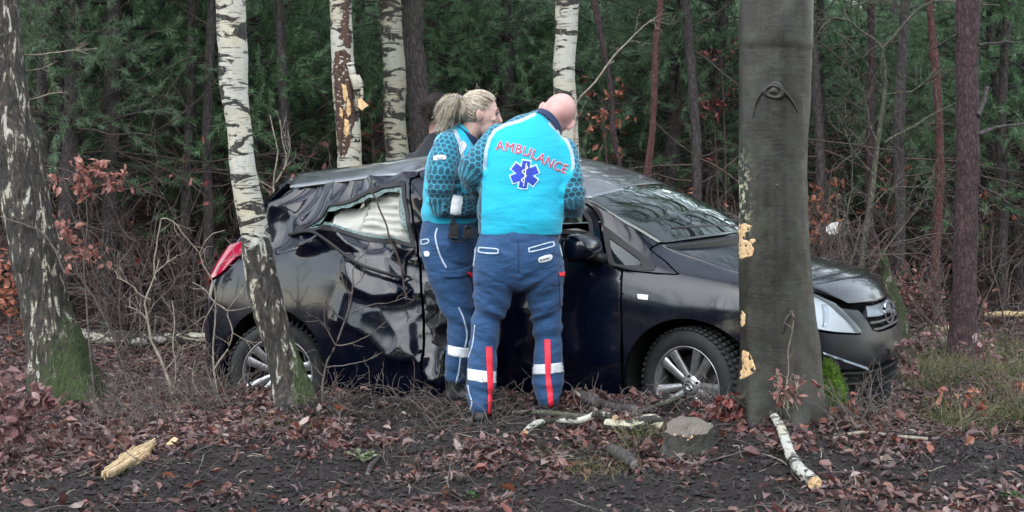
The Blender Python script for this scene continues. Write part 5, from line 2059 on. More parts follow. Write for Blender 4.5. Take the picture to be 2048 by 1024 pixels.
grass('grass_by_stump', [(1290, 885, .03), (1312, 880, .03), (1268, 895, .025), (1255, 885, .02)], 26, .13, 52)
grass('dry_grass', [(560, 862, .09), (600, 870, .09), (1200, 940, .08), (1235, 950, .08), (1180, 955, .06), (520, 850, .07), (1120, 920, .06)], 55, .09, 53)


def props_root(name, label, cat, p, group=None):
    r = empty(name, p)
    return tag(r, label, cat, group)


def log(name, label, pts, mat, seed=0, n=10, cat='branch', ends=None, knob=.08, lift=1.0, sub=(), group=None):
    """a stick lying where the photo shows it: (u, v of its underside, width px)"""
    g = [ray_ground(u, v) for u, v, w in pts]
    C = []
    for p, (u, v, w) in zip(g, pts):
        r = w * p.y / F / 2
        C.append((p.x, p.y, p.z + r * lift + .008, r))
    base = Vector(C[0][:3])
    root = empty(name, base)
    tag(root, label, cat, group)
    S_ = resample(smoothline(C, 8), .018)
    rr = np.random.default_rng(seed)
    v, f = tube([Vector(c[:3]) - base for c in S_], [c[3] for c in S_], n)
    V = np.array([tuple(q) for q in v])
    cen = np.repeat(S_[:, :3] - np.array(base), n, 0)
    nr = norm(V - cen)
    k = np.repeat(S_[:, 3], n)
    V = V + nr * (gnoise(V * 24 + seed) * k * knob * 2 + gnoise(V * 70 + seed) * k * knob)[:, None]
    o = obj('bark', V, f[:-2], mat, root)
    attr(o.data, 'rough', .25 + .25 * gnoise(V * 6)); attr(o.data, 'moss', np.zeros(len(V)))
    for e, side in ((0, 0), (1, -1)):
        row = V[:n] if side == 0 else V[-n:]
        c = row.mean(0)
        ax = norm((S_[0, :3] - S_[1, :3]) if side == 0 else (S_[-1, :3] - S_[-2, :3]))
        inner = c + (row - c) * .55 + ax * rr.uniform(-.4, .5, (n, 1)) * k[0] * .5
        vv = np.vstack([row, inner, [c + ax * k[0] * .3]])
        ff = [(i, (i + 1) % n, n + (i + 1) % n, n + i) for i in range(n)] + [(n + i, n + (i + 1) % n, 2 * n) for i in range(n)]
        if side == 0: ff = [q[::-1] for q in ff]
        obj('broken_end', vv, ff, (M['scar'] if mat is M['birch'] and name != 'fallen_birch' else M['old_wood']) if ends is None else ends, root, False)
    if sub:
        b = Bag()
        for (t, L, r) in sub:
            i = int(t * (len(S_) - 1))
            P = wander(rr, (S_[i:i + 1, :3] - np.array(base)), np.array([[rr.normal(), rr.normal() * .5, .9]]), L, 6, .2)
            twigs(b, P, r, r * .5, 5)
        link('side_twig', b.mesh('side_twig', mat if mat is not M['birch'] else M['twig_light'], True), root)
    return root


log('birch_stick', 'white birch stick lying slantwise right of the stump, its orange broken end nearest', [(1513, 784, 11), (1540, 830, 15), (1562, 878, 19), (1578, 922, 22), (1598, 960, 25), (1630, 988, 29)], M['birch'], 1, 12, sub=((.35, .05, .008), (.6, .04, .007)))
log('birch_branch', 'long crooked pale birch branch lying left of the stump', [(1050, 894, 12), (1072, 880, 14), (1110, 871, 12), (1160, 868, 14), (1200, 868, 17), (1230, 870, 19)], M['birch'], 2, 9, lift=3.2)
log('birch_log', 'short thick piece of white birch against the left of the stump', [(1215, 872, 20), (1260, 880, 27), (1300, 876, 27), (1322, 874, 26)], M['birch'], 3, 11, lift=1.6)
log('dark_branch', 'dark rotting branch on the ground behind the bald paramedic\'s right foot', [(1122, 784, 20), (1165, 812, 22), (1215, 830, 22), (1268, 836, 24)], M['pine_dark'], 4, 9)
log('bent_branch', 'grey forked branch lying in front of the front wheel', [(1272, 838, 9), (1310, 826, 10), (1350, 816, 11), (1388, 800, 9), (1420, 790, 6), (1450, 796, 4)], M['oak_bark'], 5, 8, lift=1.6, sub=((.5, .12, .004), (.7, .16, .004)))
log('grey_branch', 'grey stick lying level at the paramedics\' feet', [(1026, 838, 8), (1080, 842, 11), (1140, 848, 12), (1200, 852, 11), (1222, 853, 8)], M['oak_bark'], 6, 8)
log('thin_stick', 'straight pale stick lying level below the mossy stump at the right', [(1662, 886, 6), (1720, 884, 8), (1790, 887, 8), (1856, 893, 8)], M['twig_light'], 7, 7)
log('fallen_birch', 'fallen white birch trunk lying behind the left birch', [(140, 690, 26), (200, 692, 30), (270, 698, 28), (340, 696, 26), (420, 694, 24)], M['birch'], 8, 14, 'log')
log('dark_log', 'dark fallen log beyond the white birch trunk at the left', [(303, 602, 12), (330, 622, 16), (370, 628, 16), (412, 625, 14)], M['pine_dark'], 9, 9, 'log')
log('pale_log', 'pale barkless log end lying behind the thin red-barked pine', [(1846, 676, 20), (1880, 672, 22), (1912, 668, 20)], M['pale_wood'], 10, 10, 'log')
log('pale_log', 'pale barkless log lying at the far right edge', [(1970, 640, 10), (2010, 642, 14), (2060, 640, 14)], M['pale_wood'], 11, 10, 'log')
log('grey_log', 'grey log lying just right of the car nose', [(1790, 690, 14), (1840, 694, 18), (1900, 696, 18), (1960, 690, 14)], M['old_wood'], 12, 10, 'log')
log('fallen_twig', 'pale thin twig slanting from the ground before the car sill', [(1120, 776, 6), (1150, 800, 7), (1178, 824, 7), (1202, 850, 7)], M['twig_light'], 13, 6, lift=3)
log('bark_curl', 'short dark curl of bark standing in the soil in the foreground', [(735, 960, 9), (741, 946, 12), (752, 932, 10), (760, 926, 5)], M['pine_dark'], 14, 8, 'bark')
log('rotten_stick', 'stubby rotten piece of wood in front of the stump', [(1222, 925, 22), (1245, 940, 28), (1270, 950, 22)], M['pine_dark'], 15, 9)

# the sawn stump
def stump():
    p = ray_ground(1372, 905)
    sc = p.y / F
    R_ = 48 * sc
    root = props_root('tree_stump', 'sawn grey tree stump with cracked weathered top in the foreground', 'stump', p)
    root.rotation_euler = (.16, .03, 0)
    n, m = 64, 14
    H = (905 - 851) * sc
    V = []
    for j in range(m + 1):
        z = -.12 + (H + .12) * j / m
        fl = 1 + .30 * math.exp(-max(z, 0) / .035) - .06 * math.sin(math.pi * j / m)
        for k in range(n):
            q = 2 * math.pi * k / n
            lob = 1 + .05 * math.cos(3 * q + 1) + .035 * math.cos(7 * q) + .05 * math.exp(-max(z, 0) / .05) * math.cos(5 * q)
            V.append((R_ * fl * lob * math.cos(q), R_ * fl * lob * math.sin(q), z + (.012 * math.cos(q - .6) if j == m else 0)))
    V = np.array(V)
    nr = norm(V * [1, 1, 0])
    V = V + nr * (gnoise(V * [14, 14, 5]) * .022 + gnoise(V * [45, 45, 12]) * .007 + gnoise(V * [120, 120, 30]) * .003)[:, None]
    V[:, 2] += np.where(V[:, 2] > H * .7, .010 * gnoise(V * [30, 30, 0] + 4), 0)
    idx = np.arange((m + 1) * n).reshape(m + 1, n)
    Q = np.stack([idx[:-1], np.roll(idx[:-1], -1, 1), np.roll(idx[1:], -1, 1), idx[1:]], -1).reshape(-1, 4)
    obj('bark', V, Q, M['beech_stump'], root)
    # the cut face, rough, with a torn lip at the front
    rings = 16
    T_ = [(0, 0, V[-n:, 2].mean() + .006)]
    top = V[-n:]
    for i in range(1, rings + 1):
        f_ = i / rings
        for k in range(n):
            x, y = top[k, 0] * f_ * .97, top[k, 1] * f_ * .97
            z = top[k, 2] + .010 * gnoise(np.array([[x * 30, y * 60, 0]]))[0] + .004 - .02 * smooth01((-y - R_ * .45) / .03) * (1 if f_ > .5 else .5)
            T_.append((x, y, z - (.012 if i == rings else 0)))
    F_ = [(0, 1 + k, 1 + (k + 1) % n) for k in range(n)]
    for i in range(rings - 1):
        for k in range(n):
            a = 1 + i * n
            F_.append((a + k, a + n + k, a + n + (k + 1) % n, a + (k + 1) % n))
    obj('cut_face', T_, F_, M['cut'], root)
    rr = random.Random(4)
    for k in range(9):
        q = math.radians(rr.uniform(225, 320))
        c = Vector((R_ * .97 * math.cos(q), R_ * .97 * math.sin(q), H - rr.uniform(.004, .022)))
        b = MB(); b.box(c, (rr.uniform(.006, .02), .007, rr.uniform(.008, .022)), Matrix.Rotation(q + math.pi / 2, 3, 'Z') @ Matrix.Rotation(rr.uniform(-.7, .7), 3, 'Y'), taper=.3)
        b.obj('splinter', M['scar'] if k % 3 else M['old_wood'], root, False)


def m_cut():
    t = NT('cut_wood')
    c = t.obco()
    x = t.n('ShaderNodeTexWave', wave_type='RINGS', rings_direction='Z')
    t.l(c, x.inputs[0]); x.inputs['Scale'].default_value = 26; x.inputs['Distortion'].default_value = 3; x.inputs['Detail Scale'].default_value = 2
    f = t.noise(t.mapping(c, (12, 60, 12)), 1.0, 5, .7)
    col = t.mix(f, (.085, .070, .058), (.25, .215, .18))
    col = t.mix(t.math('MULTIPLY', x.outputs['Fac'], .35), col, (.12, .105, .09))
    t.set('Base Color', col); t.set('Roughness', .85)
    t.bump(t.math('ADD', f, t.math('MULTIPLY', x.outputs['Fac'], .4)), .9, .01)
    return t.m
M['cut'] = m_cut()
M['beech_stump'] = m_bark('stump_bark', (.024, .022, .020), (.085, .08, .07), 14, 8, plates=False, green=.25)
stump()

# a torn slab of pale wood, lower left: long splinters side by side
def slab():
    a, b_ = ray_ground(204, 976), ray_ground(322, 900)
    root = props_root('wood_splinter', 'long splintered slab of fresh pale wood on the soil at the lower left', 'splinter', a)
    d = Vector((b_.x - a.x, b_.y - a.y, 0)); L = d.length; d.normalize(); sd = Vector((-d.y, d.x, 0))
    rr = np.random.default_rng(3)
    for k in range(17):
        w = .007 + .011 * rr.random()
        off = (k - 8) * .0058
        mid = 1 - abs(k - 8) / 9
        s0 = L * (.10 * rr.random() + .30 * (1 - mid) * rr.random()); s1 = L * (.55 + .45 * mid * (.7 + .3 * rr.random()))
        n = 14
        V = []
        for i in range(n):
            q = i / (n - 1); s = s0 + (s1 - s0) * q
            ww = w * (.25 + .75 * math.sin(math.pi * min(1, .12 + q * .9)) ** .5)
            c = a + d * s + sd * (off * (.5 + .7 * q) + .006 * math.sin(q * 7 + k))
            z = gz(c.x, c.y) * .3 + (a.z + (b_.z - a.z) * s / L) * .7 + .034 + .006 * mid + .010 * math.sin(k * 2.4)
            for (x, zz) in ((-.5, 0), (-.3, .010), (.3, .011 + .004 * rr.random()), (.5, 0), (0, -.018)):
                p = c + sd * x * ww
                V.append((p.x - a.x, p.y - a.y, z + zz - a.z))
        F_ = [(i * 5 + j, i * 5 + (j + 1) % 5, i * 5 + 5 + (j + 1) % 5, i * 5 + 5 + j) for i in range(n - 1) for j in range(5)] + [(4, 3, 2, 1, 0), tuple(range(5 * n - 5, 5 * n))]
        obj('splinter', V, F_, M['pale_wood'] if k % 5 else M['raw_wood'], root, False)
slab()
for (u, v, w, hgt, label, mt_) in ((340, 902, 34, 6, 'small pale chip of wood right of the splintered slab', 'pale_wood'), (296, 868, 42, 12, 'grey curl of bark lying above the splintered slab', 'old_wood'), (352, 842, 30, 9, 'upright pale bark chip beside the reddish leaves at the left', 'pale_wood'), (1000, 792, 20, 8, 'small white bark chip', 'pale_wood'))[:3]:
    p = ray_ground(u, v)
    s = p.y / F
    V2, Tr = cdt(np.array([(-w * .5 * s, -.01), (-w * .2 * s, .012), (w * .3 * s, .02), (w * .5 * s, .004), (w * .2 * s, -.016)]), (), .012)
    z = .02 + .02 * np.sin(V2[:, 0] * 30) + V2[:, 1] * .8
    V, Tr = thick(np.c_[V2, z], Tr, .006, np.tile([[0, -.5, .85]], (len(V2), 1)))
    o = obj('bark_chip', V, Tr.astype(np.int32), M[mt_], None, True, loc=p)
    o.rotation_euler = (0, 0, .4)
    tag(o, label, 'wood chip')

# bright moss on a root stock by the beech
p = ray_ground(1664, 828)
def mossfn(x, y, z):
    k = 1 + .30 * gnoise(np.array([[x * 2.4, y * 2.4, z * 2.4]]))[0] + .12 * gnoise(np.array([[x * 7, y * 7, z * 7]]))[0]
    return x * k * (1 - .35 * max(z, 0)) + z * -.28, y * k, z * k
msr = props_root('mossy_stump', 'small broken stump overgrown with bright green moss right of the beech foot', 'stump', p)
blob('moss_cushion', (0, 0, .07), (.072, .07, .165), M['moss'], msr, 40, 26, mossfn)
bag = Bag(); r_ = np.random.default_rng(8)
n = 1500
d = norm(r_.normal(size=(n, 3)) + [0, -.3, .4])
q = np.array([mossfn(*k) for k in d]) * [.072, .07, .165] + [0, 0, .07]
P = wander(r_, q, d + [0, 0, .5], .018 * r_.uniform(.5, 1.4, n), 3, .3)
twigs(bag, P, .0016, .0006, 3)
link('moss_fronds', bag.mesh('moss_fronds', M['moss']), msr)['kind'] = 'stuff'
# ------------------------------------------------------------------ people
def tube_e(pts, rx, ry, side=(1, 0, 0), n=22, round_=True):
    """closed loft with elliptic sections; rx along 'side', ry across it"""
    P = [Vector(p) for p in pts]
    rx = list(rx) if hasattr(rx, '__len__') else [rx] * len(P)
    ry = list(ry) if hasattr(ry, '__len__') else [ry] * len(P)
    A = smoothline([(*p, a, b) for p, a, b in zip(P, rx, ry)], 5)
    if round_:
        def cap(c, d):
            r = min(c[3], c[4])
            return [np.r_[c[:3] + d * r * math.sin(q) * .8, c[3] * math.cos(q), c[4] * math.cos(q)] for q in (.5, .95, 1.35)]
        d0 = norm(A[0, :3] - A[1, :3]); d1 = norm(A[-1, :3] - A[-2, :3])
        A = np.vstack([cap(A[0], d0)[::-1], A, cap(A[-1], d1)])
    v, f = [], []
    S0 = Vector(side)
    for i in range(len(A)):
        t = Vector(A[min(i + 1, len(A) - 1), :3] - A[max(i - 1, 0), :3]).normalized()
        s = (S0 - t * S0.dot(t))
        s = s.normalized() if s.length > 1e-3 else t.orthogonal().normalized()
        b = t.cross(s)
        for k in range(n):
            q = 2 * math.pi * k / n
            v.append(Vector(A[i, :3]) + s * math.cos(q) * A[i, 3] + b * math.sin(q) * A[i, 4])
    m = len(A)
    for i in range(m - 1):
        for k in range(n):
            f.append((i * n + k, i * n + (k + 1) % n, (i + 1) * n + (k + 1) % n, (i + 1) * n + k))
    f.append(tuple(range(n - 1, -1, -1))); f.append(tuple(range((m - 1) * n, m * n)))
    return v, f


def ell(c, r, R=None, nu=20, nv=12):
    v, f = [], []
    for j in range(nv + 1):
        th = math.pi * (.5 if nv == 0 else j / nv)
        for i in range(nu):
            ph = 2 * math.pi * i / nu
            p = Vector((math.sin(th) * math.cos(ph) * r[0], math.sin(th) * math.sin(ph) * r[1], math.cos(th) * r[2]))
            if R is not None: p = R @ p
            v.append(p + Vector(c))
    for j in range(nv):
        for i in range(nu):
            f.append((j * nu + i, (j + 1) * nu + i, (j + 1) * nu + (i + 1) % nu, j * nu + (i + 1) % nu))
    return v, f


def fuse(parts, voxel, smooth=3):
    """one continuous skin over many closed shapes"""
    b = MB()
    for v, f in parts: b.add(v, f)
    me = bpy.data.meshes.new('tmp')
    me.from_pydata(b.v, [], b.f)
    o = bpy.data.objects.new('tmp', me)
    COL.objects.link(o)
    md = o.modifiers.new('r', 'REMESH')
    md.mode = 'VOXEL'; md.voxel_size = voxel; md.adaptivity = 0
    dg = bpy.context.evaluated_depsgraph_get()
    ev = o.evaluated_get(dg)
    m2 = ev.to_mesh()
    V = np.empty(len(m2.vertices) * 3); m2.vertices.foreach_get('co', V); V = V.reshape(-1, 3)
    m2.calc_loop_triangles()
    Tr = np.empty(len(m2.loop_triangles) * 3, np.int32); m2.loop_triangles.foreach_get('vertices', Tr); Tr = Tr.reshape(-1, 3)
    ev.to_mesh_clear()
    bpy.data.objects.remove(o); bpy.data.meshes.remove(me)
    V = relax(V, Tr, smooth)
    return V, Tr


def relax(V, Tr, it=3, lam=.6):
    e = np.vstack([Tr[:, [0, 1]], Tr[:, [1, 2]], Tr[:, [2, 0]]])
    for _ in range(it):
        acc = np.zeros_like(V); cnt = np.zeros(len(V))
        np.add.at(acc, e[:, 0], V[e[:, 1]]); np.add.at(acc, e[:, 1], V[e[:, 0]])
        np.add.at(cnt, e[:, 0], 1); np.add.at(cnt, e[:, 1], 1)
        V = V + lam * (acc / np.maximum(cnt, 1)[:, None] - V)
    return V


def hand(w, d, palm, thumb, s=1.0):
    """palm, four bent fingers of unequal length and a thumb off the side"""
    w, d = Vector(w), Vector(d).normalized()
    n = (Vector(palm) - d * Vector(palm).dot(d)).normalized()
    a = d.cross(n) * thumb
    out = [tube_e([w - d * .03, w + d * .01, w + d * .05 * s, w + d * .088 * s], [.026 * s, .030 * s, .040 * s, .036 * s], [.021 * s, .017 * s, .016 * s, .013 * s], a, 14)]
    for k, L in enumerate((.070, .078, .072, .056)):
        r0 = w + d * .078 * s + a * (.030 - .020 * k) * s
        q1 = r0 + (d * .9 + n * .35).normalized() * L * .46 * s
        q2 = q1 + (d * .55 + n * .85).normalized() * L * .32 * s
        q3 = q2 + (d * .05 + n * 1.0).normalized() * L * .26 * s
        out.append(tube_e([r0, q1, q2, q3], [.0095 * s, .0090 * s, .0082 * s, .0072 * s], [.0095 * s, .0090 * s, .0082 * s, .0072 * s], a, 10))
    t0 = w + d * .022 * s + a * .024 * s
    t1 = t0 + (d * .55 + a * .7 + n * .3).normalized() * .036 * s
    t2 = t1 + (d * .9 + n * .45).normalized() * .030 * s
    t3 = t2 + (d * .8 + n * .75).normalized() * .022 * s
    out.append(tube_e([t0, t1, t2, t3], [.013 * s, .0115 * s, .0100 * s, .0080 * s], [.013 * s, .0115 * s, .0100 * s, .0080 * s], n, 10))
    return out


def head_parts(M4, fem=False, s=1.0):
    """skull, face and ears; the face looks along +y of M4"""
    L = []
    def E(c, r, R=None): L.append((lambda v, f: ([M4 @ (p * s) for p in v], f))(*ell(c, r, R)))
    E((0, -.012, .035), (.077, .098, .088))
    E((0, .010, .000), (.072, .082, .080))
    E((0, .034, -.045), (.058, .058, .070))
    E((0, .060, -.092), (.034, .028, .026))
    E((0, .078, -.100), (.018, .014, .014))
    E((0, .082, .030), (.050, .014, .014))
    E((.040, .064, -.018), (.022, .018, .016)); E((-.040, .064, -.018), (.022, .018, .016))
    v, f = tube_e([(0, .088, .022), (0, .099, -.006), (0, .110, -.025), (0, .104, -.034)], [.008, .010, .014, .012], [.010, .012, .010, .007], (1, 0, 0), 12)
    L.append(([M4 @ (p * s) for p in v], f))
    E((0, .090, -.058), (.024, .012, .008)); E((0, .088, -.070), (.021, .012, .008))
    for k in (-1, 1):
        R = Matrix.Rotation(k * .28, 3, 'Z') @ Matrix.Rotation(-.15, 3, 'X')
        E((k * .080, -.010, .000), (.011, .020, .033), R)
        E((k * .089, -.020, .008), (.007, .011, .027), R)
    return L


# --- materials of clothes
def m_skin(name, col, pink):
    t = NT(name)
    c = t.obco()
    f = t.noise(c, 22, 4); g = t.noise(c, 90, 3)
    t.set('Base Color', t.mix(t.ramp(f, [(.35, 0), (.7, 1)]), col, pink))
    t.set('Roughness', .45)
    t.set('Subsurface Weight', .12)
    t.set('Subsurface Scale', .01)
    t.bump(g, .2, .001)
    return t.m


def hexmask(t, vec, scale):
    """distance from the middle of a honeycomb cell, 0 centre .. 1 edge"""
    def vm(op, a, b=None):
        x = t.n('ShaderNodeVectorMath', operation=op)
        if isinstance(a, bpy.types.NodeSocket): t.l(a, x.inputs[0])
        else: x.inputs[0].default_value = a
        if b is not None:
            if isinstance(b, bpy.types.NodeSocket): t.l(b, x.inputs[1])
            else: x.inputs[1].default_value = b
        return x.outputs['Value' if op in ('DOT_PRODUCT', 'LENGTH') else 'Vector']
    p = t.mapping(vec, (scale, scale, 0), (100, 100, 0))
    s = (1, 1.7320508, 1); h = (.5, .8660254, .5)
    a = vm('SUBTRACT', vm('MODULO', p, s), h)
    b = vm('SUBTRACT', vm('MODULO', vm('SUBTRACT', p, h), s), h)
    def hd(g):
        g = vm('MULTIPLY', vm('ABSOLUTE', g), (1, 1, 0))
        sp = t.n('ShaderNodeSeparateXYZ'); t.l(g, sp.inputs[0])
        return t.math('MAXIMUM', vm('DOT_PRODUCT', g, (.5, .8660254, 0)), sp.outputs[0])
    return t.math('MULTIPLY', t.math('MINIMUM', hd(a), hd(b)), 2.0)


def m_jacket():
    t = NT('jacket_cloth')
    c = t.obco()
    rag, cuff = t.attr('rag'), t.attr('arm')
    body = t.mix(t.noise(c, 6, 3), (.004, .38, .56), (.006, .45, .65))
    hx = hexmask(t, t.attr('pat', 'Vector'), 36)
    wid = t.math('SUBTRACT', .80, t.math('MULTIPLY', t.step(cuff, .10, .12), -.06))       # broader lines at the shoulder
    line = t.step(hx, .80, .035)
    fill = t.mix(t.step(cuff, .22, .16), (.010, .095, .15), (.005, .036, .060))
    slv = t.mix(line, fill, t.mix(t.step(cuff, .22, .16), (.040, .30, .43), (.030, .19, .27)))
    col = t.mix(t.step(rag, .0, .0012), body, slv)
    grey = t.math('MULTIPLY', t.step(rag, -.017, .0012), t.math('SUBTRACT', 1.0, t.step(rag, .0, .0012)))
    col = t.mix(t.math('MULTIPLY', grey, t.attr('tape')), col, (.40, .50, .55))
    hemm = t.attr('hem')
    col = t.mix(t.step(hemm, .5, .02), col, (.030, .055, .155))
    t.set('Base Color', col)
    t.set('Roughness', .85)
    t.set('Sheen Weight', .25)
    w = t.noise(c, 300, 2)
    fold = t.noise(t.mapping(c, (1, 1, 2.4)), 10, 3, .5, .6)
    rib = t.n('ShaderNodeTexWave', wave_type='BANDS', bands_direction='X'); t.l(c, rib.inputs[0]); rib.inputs['Scale'].default_value = 70
    hgt = t.math('ADD', t.math('MULTIPLY', fold, 5.0), t.math('ADD', t.math('MULTIPLY', w, .3), t.math('MULTIPLY', t.math('MULTIPLY', rib.outputs['Fac'], t.step(hemm, .5, .02)), .6)))
    t.bump(hgt, .45, .003)
    return t.m


M['skin'] = m_skin('skin', (.56, .30, .265), (.66, .40, .37))
M['skin_pale'] = m_skin('pale_skin', (.52, .32, .26), (.62, .40, .34))
M['jacket'] = m_jacket()
M['trousers'] = m_cloth('navy_trousers', (.011, .056, .150), 240, .22, .8, .15, .007, 6.5)
M['collar'] = m_cloth('navy_collar', (.012, .026, .08), 240, .1, .85, .1, .002)
M['reflect'] = plain('reflective_tape', (.66, .70, .73), .45, 0, nscale=60, var=.12)
M['red_tape'] = plain('red_tape', (.80, .028, .055), .6, nscale=80, var=.12)
M['piping'] = plain('pale_piping', (.46, .55, .66), .6)
M['patchw'] = plain('white_badge', (.66, .70, .72), .6)
M['ink'] = plain('dark_ink', (.05, .07, .12), .7)
M['lettering'] = plain('red_lettering', (.50, .035, .085), .6, nscale=120, var=.3)
M['letter_edge'] = plain('pale_lettering_edge', (.36, .50, .62), .6)
M['star_blue'] = plain('star_blue', (.006, .035, .46), .55, nscale=9, var=.35)
M['star_white'] = plain('star_white', (.45, .74, .84), .55)
M['boot'] = plain('boot_leather', (.010, .010, .011), .5, nscale=40, bump=.002)
M['dark_cloth'] = m_cloth('dark_coat', (.012, .013, .018), 200)
M['gear'] = plain('black_gear', (.010, .010, .012), .5, nscale=50)


def m_hair(name, stops):
    t = NT(name)
    r = t.n('ShaderNodeNewGeometry').outputs['Random Per Island']
    t.set('Base Color', t.ramp(r, stops))
    t.set('Roughness', .42)
    t.set('Specular IOR Level', .5)
    return t.m
M['blonde'] = m_hair('blonde_hair', [(0, (.15, .112, .075)), (.3, (.33, .27, .19)), (.65, (.55, .48, .37)), (1, (.76, .70, .58))])
M['blonde_under'] = plain('hair_under', (.105, .072, .042), .6, nscale=60, var=.4)
M['brown_hair'] = m_hair('dark_hair', [(0, (.012, .008, .007)), (1, (.05, .032, .026))])


def wearable(name, parts, voxel, mat, root, folds, smooth=3, attrs=None):
    V, Tr = fuse(parts, voxel, smooth)
    N = vnormals(V, Tr)
    V = V + N * folds(V, N)[:, None]
    V = relax(V, Tr, 1, .4)
    o = obj(name, V, Tr.astype(np.int32), mat, root)
    if attrs:
        for k, a in attrs(V, N).items(): attr(o.data, k, a)
    return o, V, Tr


def arm_coords(V, axis, ref=(0, -1, 0)):
    """length along a bent arm and the way round it"""
    A = np.array([tuple(p) for p in axis])
    seg = np.linalg.norm(np.diff(A, axis=0), axis=1); cum = np.r_[0, np.cumsum(seg)]
    best = np.full(len(V), 1e9); s = np.zeros(len(V)); ang = np.zeros(len(V))
    for i in range(len(A) - 1):
        d = (A[i + 1] - A[i]) / seg[i]
        q = V - A[i]
        tt = q @ d
        tc = np.clip(tt, -.3 if i == 0 else 0, seg[i] if i < len(A) - 2 else seg[i] + .3)
        r = q - tc[:, None] * d
        dist = np.linalg.norm(r, axis=1)
        e1 = np.array(ref) - d * (np.array(ref) @ d); e1 /= np.linalg.norm(e1)
        e2 = np.cross(d, e1)
        a = np.arctan2(q @ e2, q @ e1)
        m = dist < best
        best = np.where(m, dist, best); s = np.where(m, cum[i] + tc, s); ang = np.where(m, a, ang)
    return best, s, ang


def wob(V, seed, sx, sz, amp):
    return amp * gnoise(V * [sx, sx, sz] + seed)


# ------------------------------------------------------------------ the bald paramedic, seen from behind
MY = 8.50
m0 = at(1030, 265, MY); m0.z = gz(m0.x, MY)
man = empty('person', m0)
tag(man, 'bald paramedic seen from behind in a turquoise AMBULANCE jacket and navy trousers', 'person')
def mp(u, v, dy=0.0): return at(u, v, MY) + Vector((0, dy, 0)) - m0
mpx = MY / F                                              # metres per photo pixel
ground_l = -0.0
legL = [(992, 500, 0, 44, 50), (989, 545, 0, 45, 48), (983, 600, .005, 40, 40), (973, 645, .02, 31, 36), (967, 690, .01, 31, 35), (964, 727, -.01, 31.5, 35), (962, 760, -.03, 30, 34), (960, 790, -.05, 26, 31), (962, 815, -.08, 23, 29)]
legR = [(1082, 500, .02, 44, 50), (1085, 545, .03, 46, 48), (1090, 600, .05, 38, 41), (1094, 645, .07, 33, 37), (1097, 690, .07, 30, 35), (1097, 727, .06, 32, 36), (1096, 755, .06, 33.5, 36), (1095, 786, .04, 26, 31), (1095, 802, .02, 22, 28)]
def leg_t(L): return tube_e([mp(u, v, dy) for u, v, dy, a, b in L], [a * .93 * mpx for *_, a, b in L], [b * mpx for *_, b in L], (1, 0, 0))
hips = tube_e([mp(1037, 468, .02), mp(1037, 490, .015), (mp(1038, 520, .01)), mp(1039, 545, .01)], [78 * mpx, 81 * mpx, 85 * mpx, 78 * mpx], [52 * mpx, 55 * mpx, 58 * mpx, 50 * mpx])
def crease(V, f, seed, n=2):
    """sharp little folds: narrow ridges between broad hollows"""
    o = np.zeros(len(V))
    for k in range(n):
        q = V * f * (1.7 ** k) + seed + 5 * k
        q = q + .4 * gnoise(q * .6 + 3)[:, None]
        o += (.28 - np.abs(gnoise(q))) / (1.6 ** k)
    return o


def folds_m(V, N):
    z = V[:, 2]
    zk, zh = mp(0, 640).z, mp(0, 800).z
    k = np.exp(-((z - zk) / .12) ** 2); hh = np.exp(-((z - zh) / .08) ** 2); se = np.exp(-((z - mp(0, 562).z) / .06) ** 2)
    sh = V.copy(); sh[:, 2] += np.where(V[:, 0] > .02, -.55, .55) * (V[:, 0] - .02)          # folds run slanting towards the crotch
    o = (.007 + .028 * k + .022 * hh + .022 * se) * (crease(sh, np.array([2.6, 2.6, 11]), 3) - .12)
    o += .012 * crease(V, np.array([6, 6, 3]), 31, 1) * (1 - k) + wob(V, 3, 7, 4, .005)
    blouse = np.exp(-((z - mp(0, 768).z) / .018) ** 2)
    return o + .006 * blouse
trous, TV, TT_ = wearable('trousers', [leg_t(legL), leg_t(legR), hips], .0075, M['trousers'], man, folds_m)
bvT = bvh_of(TV + np.array(m0), TT_)

axL = [mp(1000, 272, .10), mp(944, 345, .04), mp(985, 392, .30), mp(1050, 398, .40)]
axR = [mp(1128, 298, .08), mp(1146, 405, .02), mp(1120, 408, .25), mp(1070, 402, .40)]
def arm_t(ax, r): return tube_e(ax, [q * mpx for q in r], [q * mpx for q in r], (0, -1, .2))
torso = tube_e([mp(1036, 484, .02), mp(1039, 462, .02), mp(1041, 430, .02), mp(1046, 390, .03), mp(1052, 345, .05), mp(1059, 305, .075), mp(1072, 272, .10), mp(1088, 247, .13)],
               [81 * mpx, 84 * mpx, 86 * mpx, 87 * mpx, 89 * mpx, 86 * mpx, 66 * mpx, 38 * mpx], [50 * mpx, 54 * mpx, 56 * mpx, 54 * mpx, 54 * mpx, 51 * mpx, 42 * mpx, 30 * mpx], (1, 0, -.22), 32)
RAGL = [mp(u, v) for u, v in ((1066, 226), (1040, 238), (1008, 247), (988, 258), (976, 276), (969, 300), (966, 330), (964, 390), (962, 480))]
RAGR = [mp(u, v) for u, v in ((1104, 246), (1122, 262), (1138, 282), (1147, 303), (1150, 330), (1143, 352), (1130, 372), (1127, 400), (1128, 480))]
